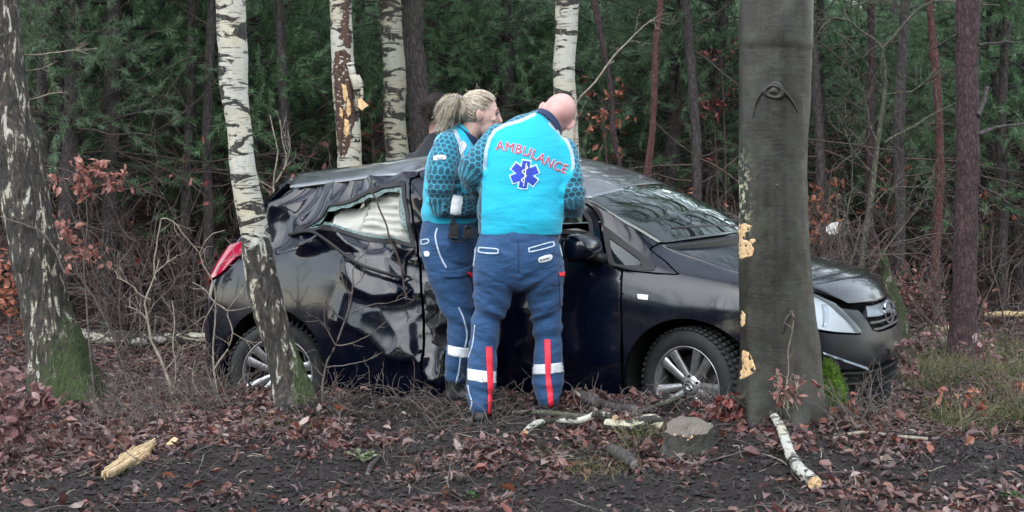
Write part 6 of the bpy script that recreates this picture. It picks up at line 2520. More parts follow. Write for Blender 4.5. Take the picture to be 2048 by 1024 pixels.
def jacket_attrs(V, N):
    P = V[:, [0, 2]]
    dl, sl, _ = poly_dist(P, [(p.x, p.z) for p in RAGL]); dr, sr, _ = poly_dist(P, [(p.x, p.z) for p in RAGR])
    left = np.where(sl > 0, -dl, dl); right = np.where(sr > 0, dr, -dr)
    left = np.where(V[:, 0] < (mp(1085, 0).x), left, -1); right = np.where(V[:, 0] > mp(1085, 0).x, right, -1)
    rag = np.maximum(left * 1.0, right * 1.0)
    # a line drawn on the back only: forward of the arms the sleeves go by their axes
    bL, s1, a1 = arm_coords(V, axL); bR, s2, a2 = arm_coords(V, axR)
    useL = bL < bR
    s = np.where(useL, s1, s2); a = np.where(useL, a1, a2)
    front = V[:, 1] > .16
    rag = np.where(front & (np.minimum(bL, bR) < .075), .02, rag)
    hem = smooth01((mp(0, 468).z - V[:, 2]) / .012 + .5)
    return dict(rag=rag, arm=s, pat=np.stack([a * .062, s, 0 * s], 1), hem=hem, tape=smooth01((V[:, 2] - mp(0, 345).z) / .03))
def folds_j(V, N):
    z = V[:, 2]
    zh = mp(0, 440).z
    lowb = np.exp(-((z - zh) / .07) ** 2)
    bL, s1, a1 = arm_coords(V, axL); bR, s2, a2 = arm_coords(V, axR)
    el = np.exp(-((np.where(bL < bR, s1, s2) - .26) / .10) ** 2) * (np.minimum(bL, bR) < .1)
    o = .002 * lowb * np.sin(z * 45 + 3.2 * gnoise(V * [4, 4, 3]) + V[:, 0] * 5)
    o += .002 * np.exp(-((z - mp(0, 385).z) / .08) ** 2) * np.sin(z * 38 - np.abs(V[:, 0] - .03) * 26 + 2 * gnoise(V * 5))
    o += .006 * el * np.sin((np.where(bL < bR, s1, s2)) * 90 + 2.5 * gnoise(V * 9))
    o += wob(V, 13, 6, 4, .008) + wob(V, 18, 16, 11, .0035)
    sh = V.copy(); sh[:, 2] += .35 * np.abs(V[:, 0] - .03)
    o += (.003 + .010 * lowb + .010 * el) * crease(sh, np.array([2.6, 2.6, 9]), 61)
    return o - .010 * smooth01((mp(0, 468).z - z) / .01)
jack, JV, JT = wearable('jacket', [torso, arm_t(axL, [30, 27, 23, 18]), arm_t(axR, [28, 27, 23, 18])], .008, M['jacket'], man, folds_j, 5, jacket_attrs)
bvJ = bvh_of(JV + np.array(m0), JT)

# body: one skin from skull to feet, under the clothes
ha, hb = mp(1086, 221), mp(1145, 256)
hc = (ha + hb) / 2 + Vector((-.008, .165, .008))
xr = (hb - ha).normalized()
fwd = (Vector((0, 1, 0)) * .80 + Vector((.10, 0, -.55))); fwd = (fwd - xr * fwd.dot(xr)).normalized()
upv = xr.cross(fwd).normalized()
MH = Matrix.Identity(4)
for i, c in enumerate((xr, fwd, upv, hc)):
    for k in range(3): MH[k][i] = c[k]
inner = [tube_e([mp(1038, 480, .02), mp(1044, 400, .03), mp(1056, 320, .065), mp(1075, 268, .11), mp(1090, 250, .13)], [60 * mpx, 62 * mpx, 64 * mpx, 45 * mpx, 26 * mpx], [36 * mpx, 38 * mpx, 36 * mpx, 28 * mpx, 22 * mpx], (1, 0, -.2)),
         tube_e([mp(1085, 262, .11), mp(1098, 246, .135), hc - upv * .05 - fwd * .015], [25 * mpx, 24 * mpx, 24 * mpx], [25 * mpx, 24 * mpx, 25 * mpx]),
         tube_e([mp(u, v, dy) for u, v, dy, a, b in legL], [a * .72 * mpx for *_, a, b in legL], [b * .72 * mpx for *_, b in legL]),
         tube_e([mp(u, v, dy) for u, v, dy, a, b in legR], [a * .72 * mpx for *_, a, b in legR], [b * .72 * mpx for *_, b in legR]),
         tube_e([mp(1037, 480, .02), mp(1038, 530, .01)], [66 * mpx] * 2, [40 * mpx] * 2),
         arm_t(axL, [20, 17, 14, 10]), arm_t(axR, [20, 17, 14, 10])]
inner += head_parts(MH, s=1.07) + hand(axL[-1], axL[-1] - axL[-2], (.1, 0, -1), 1) + hand(axR[-1], axR[-1] - axR[-2], (-.1, 0, -1), -1)
BV, BT = fuse(inner, .0055, 3)
obj('body', BV, BT.astype(np.int32), M['skin'], man)
def eyes(MH, root, s=1.0):
    for k in (-1, 1):
        v, f = ell((k * .031, .078, .010), (.010, .011, .006))
        obj('eye', [MH @ (p * s) for p in v], f, M['ink'], root)
eyes(MH, man)

# collar: a band standing round the neck
def collar(root, c, axis, rx, ry, h, side, mat, tilt=0.0, n=40, th=.006):
    axis = Vector(axis).normalized(); s = (Vector(side) - axis * Vector(side).dot(axis)).normalized(); b = axis.cross(s)
    v = []
    prof = [(1.10, -.35), (1.02, .1), (1.0, .6), (1.03, 1.0), (.96, 1.0), (.93, .55), (.95, 0)]
    for k in range(n):
        q = 2 * math.pi * k / n
        for rr, zz in prof:
            v.append(Vector(c) + s * math.cos(q) * rx * rr + b * math.sin(q) * ry * rr + axis * h * zz)
    m = len(prof)
    f = [(k * m + i, ((k + 1) % n) * m + i, ((k + 1) % n) * m + (i + 1) % m, k * m + (i + 1) % m) for k in range(n) for i in range(m)]
    return obj('collar', v, f, mat, root)
collar(man, mp(1090, 252, .125), hc - mp(1086, 258, .11), 35 * mpx, 33 * mpx, .030, xr, M['collar'])

# what is printed and sewn on
def m_patch(name, outline, bv, mat, parent, root0, off=.003, h=2.2, cp=1, depth=.002, holes=()):
    return patch(name, outline, bv, mat, parent, off, h, 0, 0, depth, root0, None, cp, holes)


def font_loops(txt):
    cu = bpy.data.curves.new('t', 'FONT'); cu.body = txt; cu.resolution_u = 3
    cu.space_character = 1.12
    o = bpy.data.objects.new('t', cu); COL.objects.link(o)
    dg = bpy.context.evaluated_depsgraph_get()
    me = o.evaluated_get(dg).to_mesh()
    V = np.array([v.co[:2] for v in me.vertices])
    T3 = []
    me.calc_loop_triangles()
    for lt in me.loop_triangles: T3.append(tuple(lt.vertices))
    # weld equal points
    key = {}; mp_ = []
    for p in np.round(V, 4): mp_.append(key.setdefault(tuple(p), len(key)))
    U = np.array(list(key.keys()))
    T3 = np.array([[mp_[i] for i in t] for t in T3]); T3 = T3[(T3[:, 0] != T3[:, 1]) & (T3[:, 1] != T3[:, 2]) & (T3[:, 0] != T3[:, 2])]
    E = boundary(T3)
    o.evaluated_get(dg).to_mesh_clear()
    bpy.data.objects.remove(o)
    nxt = {int(a): int(b) for a, b in E}
    loops = []
    while nxt:
        a = next(iter(nxt)); l = []
        while a in nxt: l.append(a); a = nxt.pop(a)
        if len(l) > 2: loops.append(U[l])
    return loops


def lettering(txt, path, height, bv, root, root0, mat, edge):
    loops = font_loops(txt)
    W = max(l[:, 0].max() for l in loops); x0 = min(l[:, 0].min() for l in loops); Hc = max(l[:, 1].max() for l in loops)
    pa = resample(smoothline(path, 10), .5)
    dl = np.r_[0, np.cumsum(np.linalg.norm(np.diff(pa, axis=0), axis=1))]
    tg = norm(np.gradient(pa, axis=0))
    def warp(l):
        s = (l[:, 0] - x0) / (W - x0) * dl[-1]
        c = np.stack([np.interp(s, dl, pa[:, k]) for k in (0, 1)], 1)
        t = norm(np.stack([np.interp(s, dl, tg[:, k]) for k in (0, 1)], 1))
        n = np.stack([t[:, 1], -t[:, 0]], 1)
        return c + n * (l[:, 1] / Hc * height)[:, None]
    L = [warp(l) for l in loops]
    def area(l): return .5 * np.sum(l[:, 0] * np.roll(l[:, 1], -1) - np.roll(l[:, 0], -1) * l[:, 1])
    outer = [l for l in L if not any(inside(k, l[:1])[0] for k in L if k is not l)]
    for l in outer:
        hs = [k for k in L if k is not l and inside(l, k[:1])[0]]
        m_patch('letter', l, bv, mat, root, root0, .004, 1.6, 1, .0015, hs)
        big = inset(resample(np.vstack([l, l[:1]]), 1.2)[:-1], -1.3)
        m_patch('letter_edge', big, bv, edge, root, root0, .0022, 1.8, 1, .001)


lettering('AMBULANCE', [(992, 300), (1010, 302), (1030, 306), (1059, 315), (1084, 327), (1108, 339), (1131, 348)], 18, bvJ, jack, m0, M['lettering'], M['letter_edge'])
def star(cx, cy, R_, hw, rot):
    pts = []
    for k in range(6):
        a = math.radians(60 * k + rot)
        c, s = math.cos(a), math.sin(a)
        pts += [(cx + R_ * c + hw * s, cy + R_ * s - hw * c), (cx + R_ * c - hw * s, cy + R_ * s + hw * c)]
        n = a + math.radians(30)
        pts.append((cx + 2 * hw * math.cos(n), cy + 2 * hw * math.sin(n)))
    return pts
sx, sy = 1049, 349
m_patch('star_border', star(sx, sy, 30, 10.5, 98), bvJ, M['star_white'], jack, m0, .003, 2.0)
m_patch('star_of_life', star(sx, sy, 27, 7.8, 98), bvJ, M['star_blue'], jack, m0, .0052, 2.0)
rod = [(sx + 3.0, sy - 22), (sx + 5.0, sy - 22), (sx - 1.2, sy + 24), (sx - 3.2, sy + 24)]
m_patch('staff', rod, bvJ, M['patchw'], jack, m0, .0072, 1.6)
sn = []
for i in range(41):
    q = i / 40
    yy = sy - 17 + 34 * q
    sn.append((sx + 1.6 - 4.6 * q + 5.5 * math.sin(q * 4.2 * math.pi) * (1 - .35 * q), yy))
sn = np.array(sn); tn = norm(np.gradient(sn, axis=0)); nn = np.stack([-tn[:, 1], tn[:, 0]], 1)
m_patch('serpent', np.vstack([sn + nn * 1.0, (sn - nn * 1.0)[::-1]]), bvJ, M['patchw'], jack, m0, .0085, 1.4)
# dashes of red stitching under the collar
# trouser tapes
def band(L, v0, v1, name, mat, bv, parent, root0, u0, u1, dv=0):
    n = 7
    top = [(u0 + (u1 - u0) * i / n, v0 + dv * i / n + 2.0 * math.sin(math.pi * i / n)) for i in range(n + 1)]
    bot = [(u0 + (u1 - u0) * i / n, v1 + dv * i / n + 2.0 * math.sin(math.pi * i / n)) for i in range(n + 1)]
    return m_patch(name, top + bot[::-1], bv, mat, parent, root0, .003, 3.5)
band(None, 736, 759, 'reflective_band', M['reflect'], bvT, trous, m0, 931, 999, 7)
band(None, 729, 749, 'reflective_band', M['reflect'], bvT, trous, m0, 1060, 1133, -6)
m_patch('red_stripe', [(971, 693), (983, 694), (985, 740), (986, 790), (984, 829), (975, 829), (975, 790), (973, 740)], bvT, M['red_tape'], trous, m0, .0055, 3.5)
m_patch('red_stripe', [(1089, 679), (1101, 678), (1102, 720), (1101, 752), (1105, 780), (1107, 815), (1098, 817), (1094, 785), (1091, 752), (1090, 720)], bvT, M['red_tape'], trous, m0, .0055, 3.5)
def ringband(pts, w):
    o_ = np.array(pts, float)
    return o_, inset(resample(np.vstack([o_, o_[:1]]), 2.0)[:-1], w)
for pts in ([(958, 494), (994, 497), (997, 503), (994, 508), (960, 506), (956, 500)], [(1056, 496), (1103, 483), (1108, 487), (1106, 494), (1062, 505), (1057, 502)]):
    a, b_ = ringband(smoothline(pts + pts[:1], 4)[:-1], 2.6)
    m_patch('pocket_zip', a, bvT, M['piping'], trous, m0, .003, 2.0, 1, .002, [b_])
m_patch('badge', smoothline([(1076, 519), (1080, 514), (1098, 509), (1104, 511), (1103, 518), (1097, 522), (1082, 526), (1077, 524), (1076, 519)], 3)[:-1], bvT, M['patchw'], trous, m0, .004, 2.4)
m_patch('badge_print', [(1084, 518.5), (1098, 514.5), (1098.6, 516.6), (1084.6, 520.6)], bvT, M['ink'], trous, m0, .0065, 2.0, 1, .001)
m_patch('badge_print', star(1081, 520, 2.0, .8, 10), bvT, M['ink'], trous, m0, .0065, 1.5, 1, .001)
m_patch('red_tab', [(1117, 545), (1131, 543), (1131, 552), (1118, 553)], bvT, M['red_tape'], trous, m0, .004, 2.5)
def seam(name, pts, w, bv, mat, parent, root0, off=.0025):
    c = smoothline(pts, 5); t = norm(np.gradient(c, axis=0)); n = np.stack([-t[:, 1], t[:, 0]], 1)
    return m_patch(name, np.vstack([c + n * w / 2, (c - n * w / 2)[::-1]]), bv, mat, parent, root0, off, 2.2)
seam('piping', [(1117, 475), (1121, 500), (1128, 528), (1130, 540)], 2.0, bvT, M['piping'], trous, m0)
seam('piping', [(952, 480), (950, 510), (946, 540)], 2.0, bvT, M['piping'], trous, m0)
seam('piping', [(936, 770), (939, 788), (944, 805), (940, 825)], 2.0, bvT, M['piping'], trous, m0)
seam('piping', [(950, 650), (945, 690), (935, 720)], 1.8, bvT, M['piping'], trous, m0)
seam('pocket_seam', [(1117, 545), (1119, 580), (1120, 610), (1127, 615)], 1.6, bvT, M['collar'], trous, m0)
seam('pocket_seam', [(1036, 480), (1037, 510), (1037, 545)], 1.6, bvT, M['collar'], trous, m0)
def boot(root, heel, d, shaft=.20, mat=None):
    d = Vector(d).normalized(); h = Vector(heel)
    up = Vector((0, 0, 1))
    sd = d.cross(up)
    parts = [tube_e([h + up * .03 - d * .01, h + up * .035 + d * .07, h + up * .032 + d * .15, h + up * .026 + d * .215], [.036, .042, .047, .034], [.034, .038, .032, .022], sd, 18),
             tube_e([h + up * .02 + d * .015, h + up * shaft * .5 + d * .02, h + up * shaft + d * .02], [.038, .040, .042 if shaft < .15 else .050], [.046, .046, .044 if shaft < .15 else .052], sd, 18)]
    V, Tr = fuse(parts, .008, 3)
    o = obj('boot', V, Tr.astype(np.int32), mat or M['boot'], root)
    sole = tube_e([h + up * .006 - d * .035, h + up * .006 + d * .05, h + up * .006 + d * .15, h + up * .008 + d * .235], [.036, .042, .050, .030], [.012] * 4, sd, 16)
    obj('sole', sole[0], sole[1], M['rubber'], o)
    return o
def foot_at(u, v, dy, root0, Y):
    p = at(u, v, Y) + Vector((0, dy, 0))
    return Vector((p.x, p.y, gz(p.x, p.y) - .01)) - root0
boot(man, foot_at(962, 800, -.13, m0, MY), (.12, .9, 0), .05)
boot(man, foot_at(1095, 800, -.0, m0, MY), (.28, .9, 0), .05)

# ------------------------------------------------------------------ the fair paramedic in profile
WY = 8.86
w0 = at(905, 265, WY); w0.z = gz(w0.x, WY)
woman = empty('person', w0)
tag(woman, 'paramedic with blonde ponytail in profile, wearing a turquoise jacket with honeycomb sleeves', 'person')
def wp(u, v, dy=0.0): return at(u, v, WY) + Vector((0, dy, 0)) - w0
wpx = WY / F
wl1 = [(888, 500, -.05, 47, 38), (898, 540, -.06, 44, 36), (910, 590, -.06, 36, 33), (922, 640, -.06, 27, 30), (922, 680, -.06, 25, 29), (918, 710, -.06, 26, 29), (915, 735, -.05, 23, 26), (913, 750, -.05, 21, 24)]
wl2 = [(912, 500, .08, 44, 38), (922, 545, .10, 40, 36), (934, 600, .11, 34, 32), (942, 650, .12, 28, 30), (944, 700, .12, 26, 29), (944, 736, .12, 25, 27), (943, 752, .12, 23, 26)]
def wleg(L, k=1.0): return tube_e([wp(u, v, dy) for u, v, dy, a, b in L], [a * k * wpx for *_, a, b in L], [b * k * wpx for *_, b in L], (1, .15, 0))
whips = tube_e([wp(899, 440, .02), wp(898, 462, .02), wp(896, 490, .02), wp(902, 520, .02)], [52 * wpx, 56 * wpx, 57 * wpx, 52 * wpx], [60 * wpx, 66 * wpx, 72 * wpx, 66 * wpx], (1, .15, 0))
def folds_w(V, N):
    z = V[:, 2]
    k = np.exp(-((z - wp(0, 640).z) / .13) ** 2); hh = np.exp(-((z - wp(0, 755).z) / .06) ** 2)
    sh = V.copy(); sh[:, 2] += .5 * V[:, 0]
    return (.007 + .026 * k + .020 * hh) * (crease(sh, np.array([2.6, 2.6, 11]), 23) - .12) + .010 * crease(V, np.array([6, 6, 3]), 37, 1) + wob(V, 23, 8, 5, .004)
wtr, WTV, WTT = wearable('trousers', [wleg(wl1), wleg(wl2), whips], .0085, M['trousers'], woman, folds_w)
bvWT = bvh_of(WTV + np.array(w0), WTT)
axN = [wp(898, 286, -.13), wp(886, 340, -.17), wp(884, 402, -.17), wp(930, 412, -.13), wp(962, 410, -.05)]
axF = [wp(930, 290, .16), wp(930, 345, .20), wp(935, 400, .20), wp(985, 405, .12)]
def warm(ax, r): return tube_e(ax, [q * wpx for q in r], [q * wpx for q in r], (0, -1, .2))
wtor = tube_e([wp(899, 450, .02), wp(899, 432, .02), wp(899, 400, .02), wp(903, 360, .02), wp(908, 320, .02), wp(914, 290, .02), wp(926, 268, .02)],
              [52 * wpx, 55 * wpx, 54 * wpx, 55 * wpx, 53 * wpx, 42 * wpx, 24 * wpx], [62 * wpx, 66 * wpx, 64 * wpx, 68 * wpx, 74 * wpx, 64 * wpx, 34 * wpx], (1, .12, 0), 32)
RAGN = [wp(u, v) for u, v in ((908, 262), (916, 280), (922, 300), (925, 330), (922, 366), (924, 380), (930, 385), (990, 385))]
RAGB = [wp(u, v) for u, v in ((890, 262), (870, 284), (858, 310), (856, 350), (862, 400), (868, 425), (890, 433), (990, 436))]
def wj_attrs(V, N):
    P = V[:, [0, 2]]
    loop = [(p.x, p.z) for p in RAGN] + [(p.x, p.z) for p in RAGB[::-1]]
    loop = np.array(loop)
    ins = inside(loop, P)
    d, _, _ = poly_dist(P, np.vstack([loop, loop[:1]]))
    rag = np.where(ins, d, -d)
    bN, s1, a1 = arm_coords(V, axN); bF, s2, a2 = arm_coords(V, axF)
    near = V[:, 1] < -.035
    rag = np.where(near, rag, np.where((bF < .085) & (V[:, 1] > .1), .02, -.2))
    # no grey tape along the sleeve's back edge
    back = (rag < 0) & (V[:, 0] < wp(890, 0).x)
    rag = np.where(back, np.minimum(rag * 3, -.03 * (rag < -.001)), rag)
    useN = bN < bF
    s = np.where(useN, s1, s2); a = np.where(useN, a1, a2)
    return dict(rag=rag, arm=s, pat=np.stack([a * .064, s, 0 * s], 1), hem=smooth01((wp(0, 445).z - V[:, 2]) / .01 + .5), tape=smooth01((wp(0, 318).z * -1 + V[:, 2]) / .02))
def wfolds_j(V, N):
    z = V[:, 2]
    bN, s1, a1 = arm_coords(V, axN)
    el = np.exp(-((s1 - .29) / .10) ** 2) * (bN < .1)
    o = .006 * np.exp(-((z - wp(0, 420).z) / .06) ** 2) * np.sin(z * 60 + 3 * gnoise(V * 5)) + .008 * el * np.sin(s1 * 85 + 2 * gnoise(V * 8))
    o += (.004 + .008 * el) * crease(V, np.array([5, 5, 15]), 71)
    return o + wob(V, 33, 7, 4, .007) + wob(V, 38, 17, 12, .003) - .01 * smooth01((wp(0, 445).z - z) / .01)
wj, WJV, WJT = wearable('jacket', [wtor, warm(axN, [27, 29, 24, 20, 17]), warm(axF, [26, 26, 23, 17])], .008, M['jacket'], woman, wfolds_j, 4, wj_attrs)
bvWJ = bvh_of(WJV + np.array(w0), WJT)
m_patch('reflective_band', [(906, 390), (926, 394), (925, 402), (920, 432), (911, 431), (900, 428), (902, 408)], bvWJ, M['reflect'], wj, w0, .004, 3)
m_patch('sleeve_badge', smoothline([(868, 313), (878, 310), (890, 311), (893, 315), (890, 320), (880, 319), (870, 322), (867, 318), (868, 313)], 3)[:-1], bvWJ, M['patchw'], wj, w0, .004, 2.4)
m_patch('badge_print', [(873, 315), (887, 313.5), (887, 316), (873, 317.5)], bvWJ, M['piping'], wj, w0, .0065, 2.0, 1, .001)
m_patch('chest_tape', [(919, 284), (926, 281), (934, 292), (928, 302), (921, 312), (917, 300)], bvWJ, M['reflect'], wj, w0, .004, 3)
# head in profile
wc = wp(962, 231, 0.0)
fw = Vector((.985, .05, -.06)).normalized()
ux = fw.cross(Vector((0, 0, 1))).normalized(); uz = ux.cross(fw).normalized()
WH = Matrix.Identity(4)
for i, c in enumerate((ux, fw, uz, wc)):
    for k in range(3): WH[k][i] = c[k]
winner = [tube_e([wp(898, 450, .02), wp(903, 380, .02), wp(910, 310, .02), wp(922, 282, .02)], [38 * wpx, 40 * wpx, 36 * wpx, 24 * wpx], [46 * wpx, 46 * wpx, 50 * wpx, 30 * wpx], (1, .12, 0)),
          tube_e([wp(924, 288, .01), wp(938, 268, .005), wp(950, 248, 0)], [22 * wpx, 20.5 * wpx, 21 * wpx], [22 * wpx, 20.5 * wpx, 21 * wpx]),
          wleg(wl1, .72), wleg(wl2, .72), tube_e([wp(898, 455, .02), wp(902, 510, .02)], [40 * wpx] * 2, [50 * wpx] * 2),
          warm(axN, [18, 18, 14, 12, 9]), warm(axF, [18, 17, 14, 9])]
winner += head_parts(WH, True, .97) + hand(axN[-1], axN[-1] - axN[-2], (.1, .6, -.6), -1, .92) + hand(axF[-1], axF[-1] - axF[-2], (.1, -.6, -.6), 1, .92)
V_, T_2 = fuse(winner, .005, 3)
obj('body', V_, T_2.astype(np.int32), M['skin_pale'], woman)
eyes(WH, woman, .97)
for k in (-1, 1):
    b = MB(); b.tube([WH @ Vector((k * .018, .093, .034)), WH @ Vector((k * .034, .088, .039)), WH @ Vector((k * .050, .074, .033))], [.003, .0035, .002], 6); b.obj('eyebrow', M['blonde_under'], woman)
    b = MB(); b.tube([WH @ Vector((k * .020, .088, .018)), WH @ Vector((k * .034, .087, .020)), WH @ Vector((k * .046, .078, .014))], [.0012, .0016, .001], 5); b.obj('eyelash', M['ink'], woman)
cl_ax = wp(948, 250) - wp(924, 286)
collar(woman, wp(927, 281, .012), cl_ax, 28 * wpx, 30 * wpx, .05, (1, 0, 0), M['collar'])

# hair: a close cap and combed strands drawn back to the tie, then the tail
def hair(root, H4, s, tie, mat, under, seed, n=1050, low=-.040, front=.070):
    rng = np.random.default_rng(seed)
    cen, rad = np.array((0, -.012, .035)), np.array((.085, .106, .098))
    R_ = np.array(H4.to_3x3()); t_ = np.array(H4.translation)
    tl = np.array(tie)
    # cap
    th, ph = np.meshgrid(np.linspace(0, math.pi, 26), np.linspace(0, 2 * math.pi, 44, endpoint=False), indexing='ij')
    D = np.stack([np.sin(th) * np.cos(ph), np.sin(th) * np.sin(ph), np.cos(th)], -1).reshape(-1, 3)
    P = cen + D * rad * .975
    line = lambda p: np.where(p[:, 1] > -.022, .012 + 1.05 * np.maximum(p[:, 1], 0), low)
    ok = P[:, 2] > line(P)
    idx = np.arange(26 * 44).reshape(26, 44)
    Q = np.stack([idx[:-1], np.roll(idx[:-1], -1, 1), np.roll(idx[1:], -1, 1), idx[1:]], -1).reshape(-1, 4)
    Q = Q[ok[Q].all(1)]
    used = np.unique(Q); mp_ = np.full(len(P), -1); mp_[used] = np.arange(len(used))
    obj('hair_cap', (P[used] * s) @ R_.T + t_, mp_[Q].astype(np.int32), under, root)
    # strands start along the hairline and anywhere over the cap
    d = norm(rng.normal(size=(n * 4, 3)))
    p = cen + d * rad
    hl_ = p[:, 2] > line(p) - .004
    d = d[hl_][:n]
    k = 10
    e = norm((tl - cen) / rad)
    L_ = []
    for q in np.linspace(0, 1, k):
        dd = norm(d * (1 - q) + e * q + 1e-3)
        lift = 1.0 + .035 * np.sin(math.pi * q) + rng.normal(size=(len(d), 1)) * .006
        L_.append(cen + dd * rad * lift)
    P = np.stack(L_, 1) + rng.normal(size=(len(d), k, 3)) * .0011
    bag = Bag()
    twigs(bag, (P * s) @ R_.T + t_, .0013, .0009, 3)
    return bag, R_, t_, tl, rng
bag, R_, t_, tl, rng = hair(woman, WH, .98, (0, -.116, .075), M['blonde'], M['blonde_under'], 5)
# ponytail, loose and wavy
n = 1100
lock = rng.integers(0, 16, n)                      # strands hang in locks
lk = rng.normal(size=(16, 3)); lph = rng.uniform(0, 6.28, 16); lL = rng.uniform(.14, .235, 16)
d0 = norm(np.array([0, -1.0, .30]) + lk[lock] * [.40, .20, .30] + rng.normal(size=(n, 3)) * .10)
P = np.zeros((n, 14, 3)); P[:, 0] = tl + rng.normal(size=(n, 3)) * .007
spread = lk[lock] * [.36, .28, .14] + rng.normal(size=(n, 3)) * [.10, .10, .06]
L = lL[lock] * rng.uniform(.75, 1.1, n)
ph = lph[lock]
for i in range(1, 14):
    q = i / 13
    dd = norm(d0 * (1 - q) ** 1.9 + np.array([0, -.16, -1.0]) * q ** .7 + spread * (1 - .4 * q) + np.stack([np.sin(ph + q * 8), np.cos(ph * 1.3 + q * 7), 0 * ph], 1) * .26 + rng.normal(size=(n, 3)) * .05)
    P[:, i] = P[:, i - 1] + dd * (L / 13)[:, None]
twigs(bag, (P * .98) @ R_.T + t_, .0014, .0008, 3)
# stray hairs
n = 40
d = norm(rng.normal(size=(n, 3)) * [.6, 1, .6] + [0, -.6, .7])
P0 = np.array((0, -.012, .035)) + d * np.array((.086, .107, .099))
P = wander(rng, P0, d + rng.normal(size=d.shape) * .8 - [0, .8, 0], rng.uniform(.02, .05, n), 6, .25)
twigs(bag, (P * .98) @ R_.T + t_, .0007, .0005, 3)
link('hair', bag.mesh('hair', M['blonde'], True), woman)
b = MB(); q_ = [Vector(t_) + Vector(R_ @ (tl + np.array((.017 * math.cos(k * .2618), .003, .017 * math.sin(k * .2618))))) for k in range(25)]; b.tube(q_, .0065, 7, False); b.obj('hair_tie', M['piping'], woman)
# belt gear, pockets, tapes
def gear(u, v, dy, sz, name):
    c = wp(u, v, dy); b = MB()
    b.box(c, sz, Matrix.Rotation(.1, 3, 'Y'), taper=.85)
    b.tube([c + Vector((-.3 * sz[0], -.6 * sz[1], .45 * sz[2])), c + Vector((-.1 * sz[0], -.62 * sz[1], .75 * sz[2])), c + Vector((.2 * sz[0], -.55 * sz[1], .55 * sz[2]))], .007, 7)
    b.box(c + Vector((0, -.55 * sz[1], 0)), (sz[0] * .6, .012, sz[2] * .5))
    return b.obj(name, M['gear'], woman, False)
gear(910, 457, -.185, (.05, .04, .075), 'radio_holster')
gear(938, 462, -.16, (.055, .04, .05), 'belt_pouch')
b = MB(); b.tube(smoothline([wp(898, 464, -.19), wp(906, 476, -.20), wp(922, 479, -.195), wp(936, 472, -.175)], 5), .004, 6); b.obj('radio_lead', M['gear'], woman)
for pts in ([(842, 479), (855, 477), (859, 481), (857, 487), (845, 490), (841, 487)],):
    a, b_ = ringband(smoothline(pts + pts[:1], 4)[:-1], 2.4)
    m_patch('pocket_zip', a, bvWT, M['piping'], wtr, w0, .003, 2.0, 1, .002, [b_])
m_patch('badge', [(848, 504), (856, 502), (860, 506), (859, 513), (851, 514)], bvWT, M['patchw'], wtr, w0, .004, 2.4)
seam('piping', [(875, 456), (871, 475), (880, 510), (893, 536)], 3.0, bvWT, M['piping'], wtr, w0)
seam('piping', [(917, 614), (928, 640), (934, 670), (930, 695)], 3.0, bvWT, M['piping'], wtr, w0)
seam('piping', [(921, 714), (918, 740), (912, 766)], 3.0, bvWT, M['piping'], wtr, w0)
band(None, 690, 710, 'reflective_band', M['reflect'], bvWT, wtr, w0, 896, 945, 6)
m_patch('pocket_flap', [(880, 540), (900, 543), (925, 538), (944, 530), (944, 546), (925, 554), (898, 557), (883, 552)], bvWT, M['trousers'], wtr, w0, .006, 3.5, 1, .004)
m_patch('red_tab', [(931, 544), (941, 545), (943, 553), (939, 556)], bvWT, M['red_tape'], wtr, w0, .011, 2.0)
boot(woman, foot_at(905, 800, -.05, w0, WY), (.9, -.05, 0), .24)
boot(woman, foot_at(938, 800, .12, w0, WY), (.9, .25, 0), .24)

# ------------------------------------------------------------------ somebody dark haired beyond the car
TY = 11.35
t0 = at(876, 265, TY); t0.z = gz(t0.x, TY)
third = empty('person', t0)
tag(third, 'dark haired person standing beyond the car, mostly hidden behind the blonde ponytail', 'person')
def tp(u, v, dy=0.0): return at(u, v, TY) + Vector((0, dy, 0)) - t0
tpx = TY / F
tc = tp(876, 226)
f3 = Vector((.55, .82, -.15)).normalized(); u3 = f3.cross(Vector((0, 0, 1))).normalized(); z3 = u3.cross(f3).normalized()
H3 = Matrix.Identity(4)
for i, c in enumerate((u3, f3, z3, tc)):
    for k in range(3): H3[k][i] = c[k]
zs = t0.z
def h3(x, y, z): return Vector((x, y, z))
sh = tc.z - .28
coat = [tube_e([h3(0, 0, .82), h3(0, 0, 1.0), h3(0, 0, 1.2), h3(0, 0, sh - .06), h3(0, 0, sh + .02), h3(.01, 0, sh + .13)], [.19, .18, .20, .21, .15, .075], [.13, .12, .13, .13, .11, .078], (1, .2, 0), 26),
        tube_e([h3(-.17, 0, sh - .03), h3(-.24, .02, sh - .30), h3(-.16, -.16, sh - .50)], [.062, .056, .045], [.062, .056, .045]),
        tube_e([h3(.17, 0, sh - .03), h3(.24, .02, sh - .30), h3(.16, -.16, sh - .50)], [.062, .056, .045], [.062, .056, .045])]
wearable('coat', coat, .012, M['dark_cloth'], third, lambda V, N: wob(V, 3, 8, 5, .008))
pants = [tube_e([h3(s * .09, 0, .95), h3(s * .10, 0, .5), h3(s * .10, 0, .06)], [.09, .07, .055], [.10, .08, .065]) for s in (-1, 1)] + [tube_e([h3(0, 0, 1.0), h3(0, 0, .86)], [.17, .17], [.12, .12])]
wearable('trousers', pants, .012, M['dark_cloth'], third, lambda V, N: wob(V, 5, 8, 5, .008))
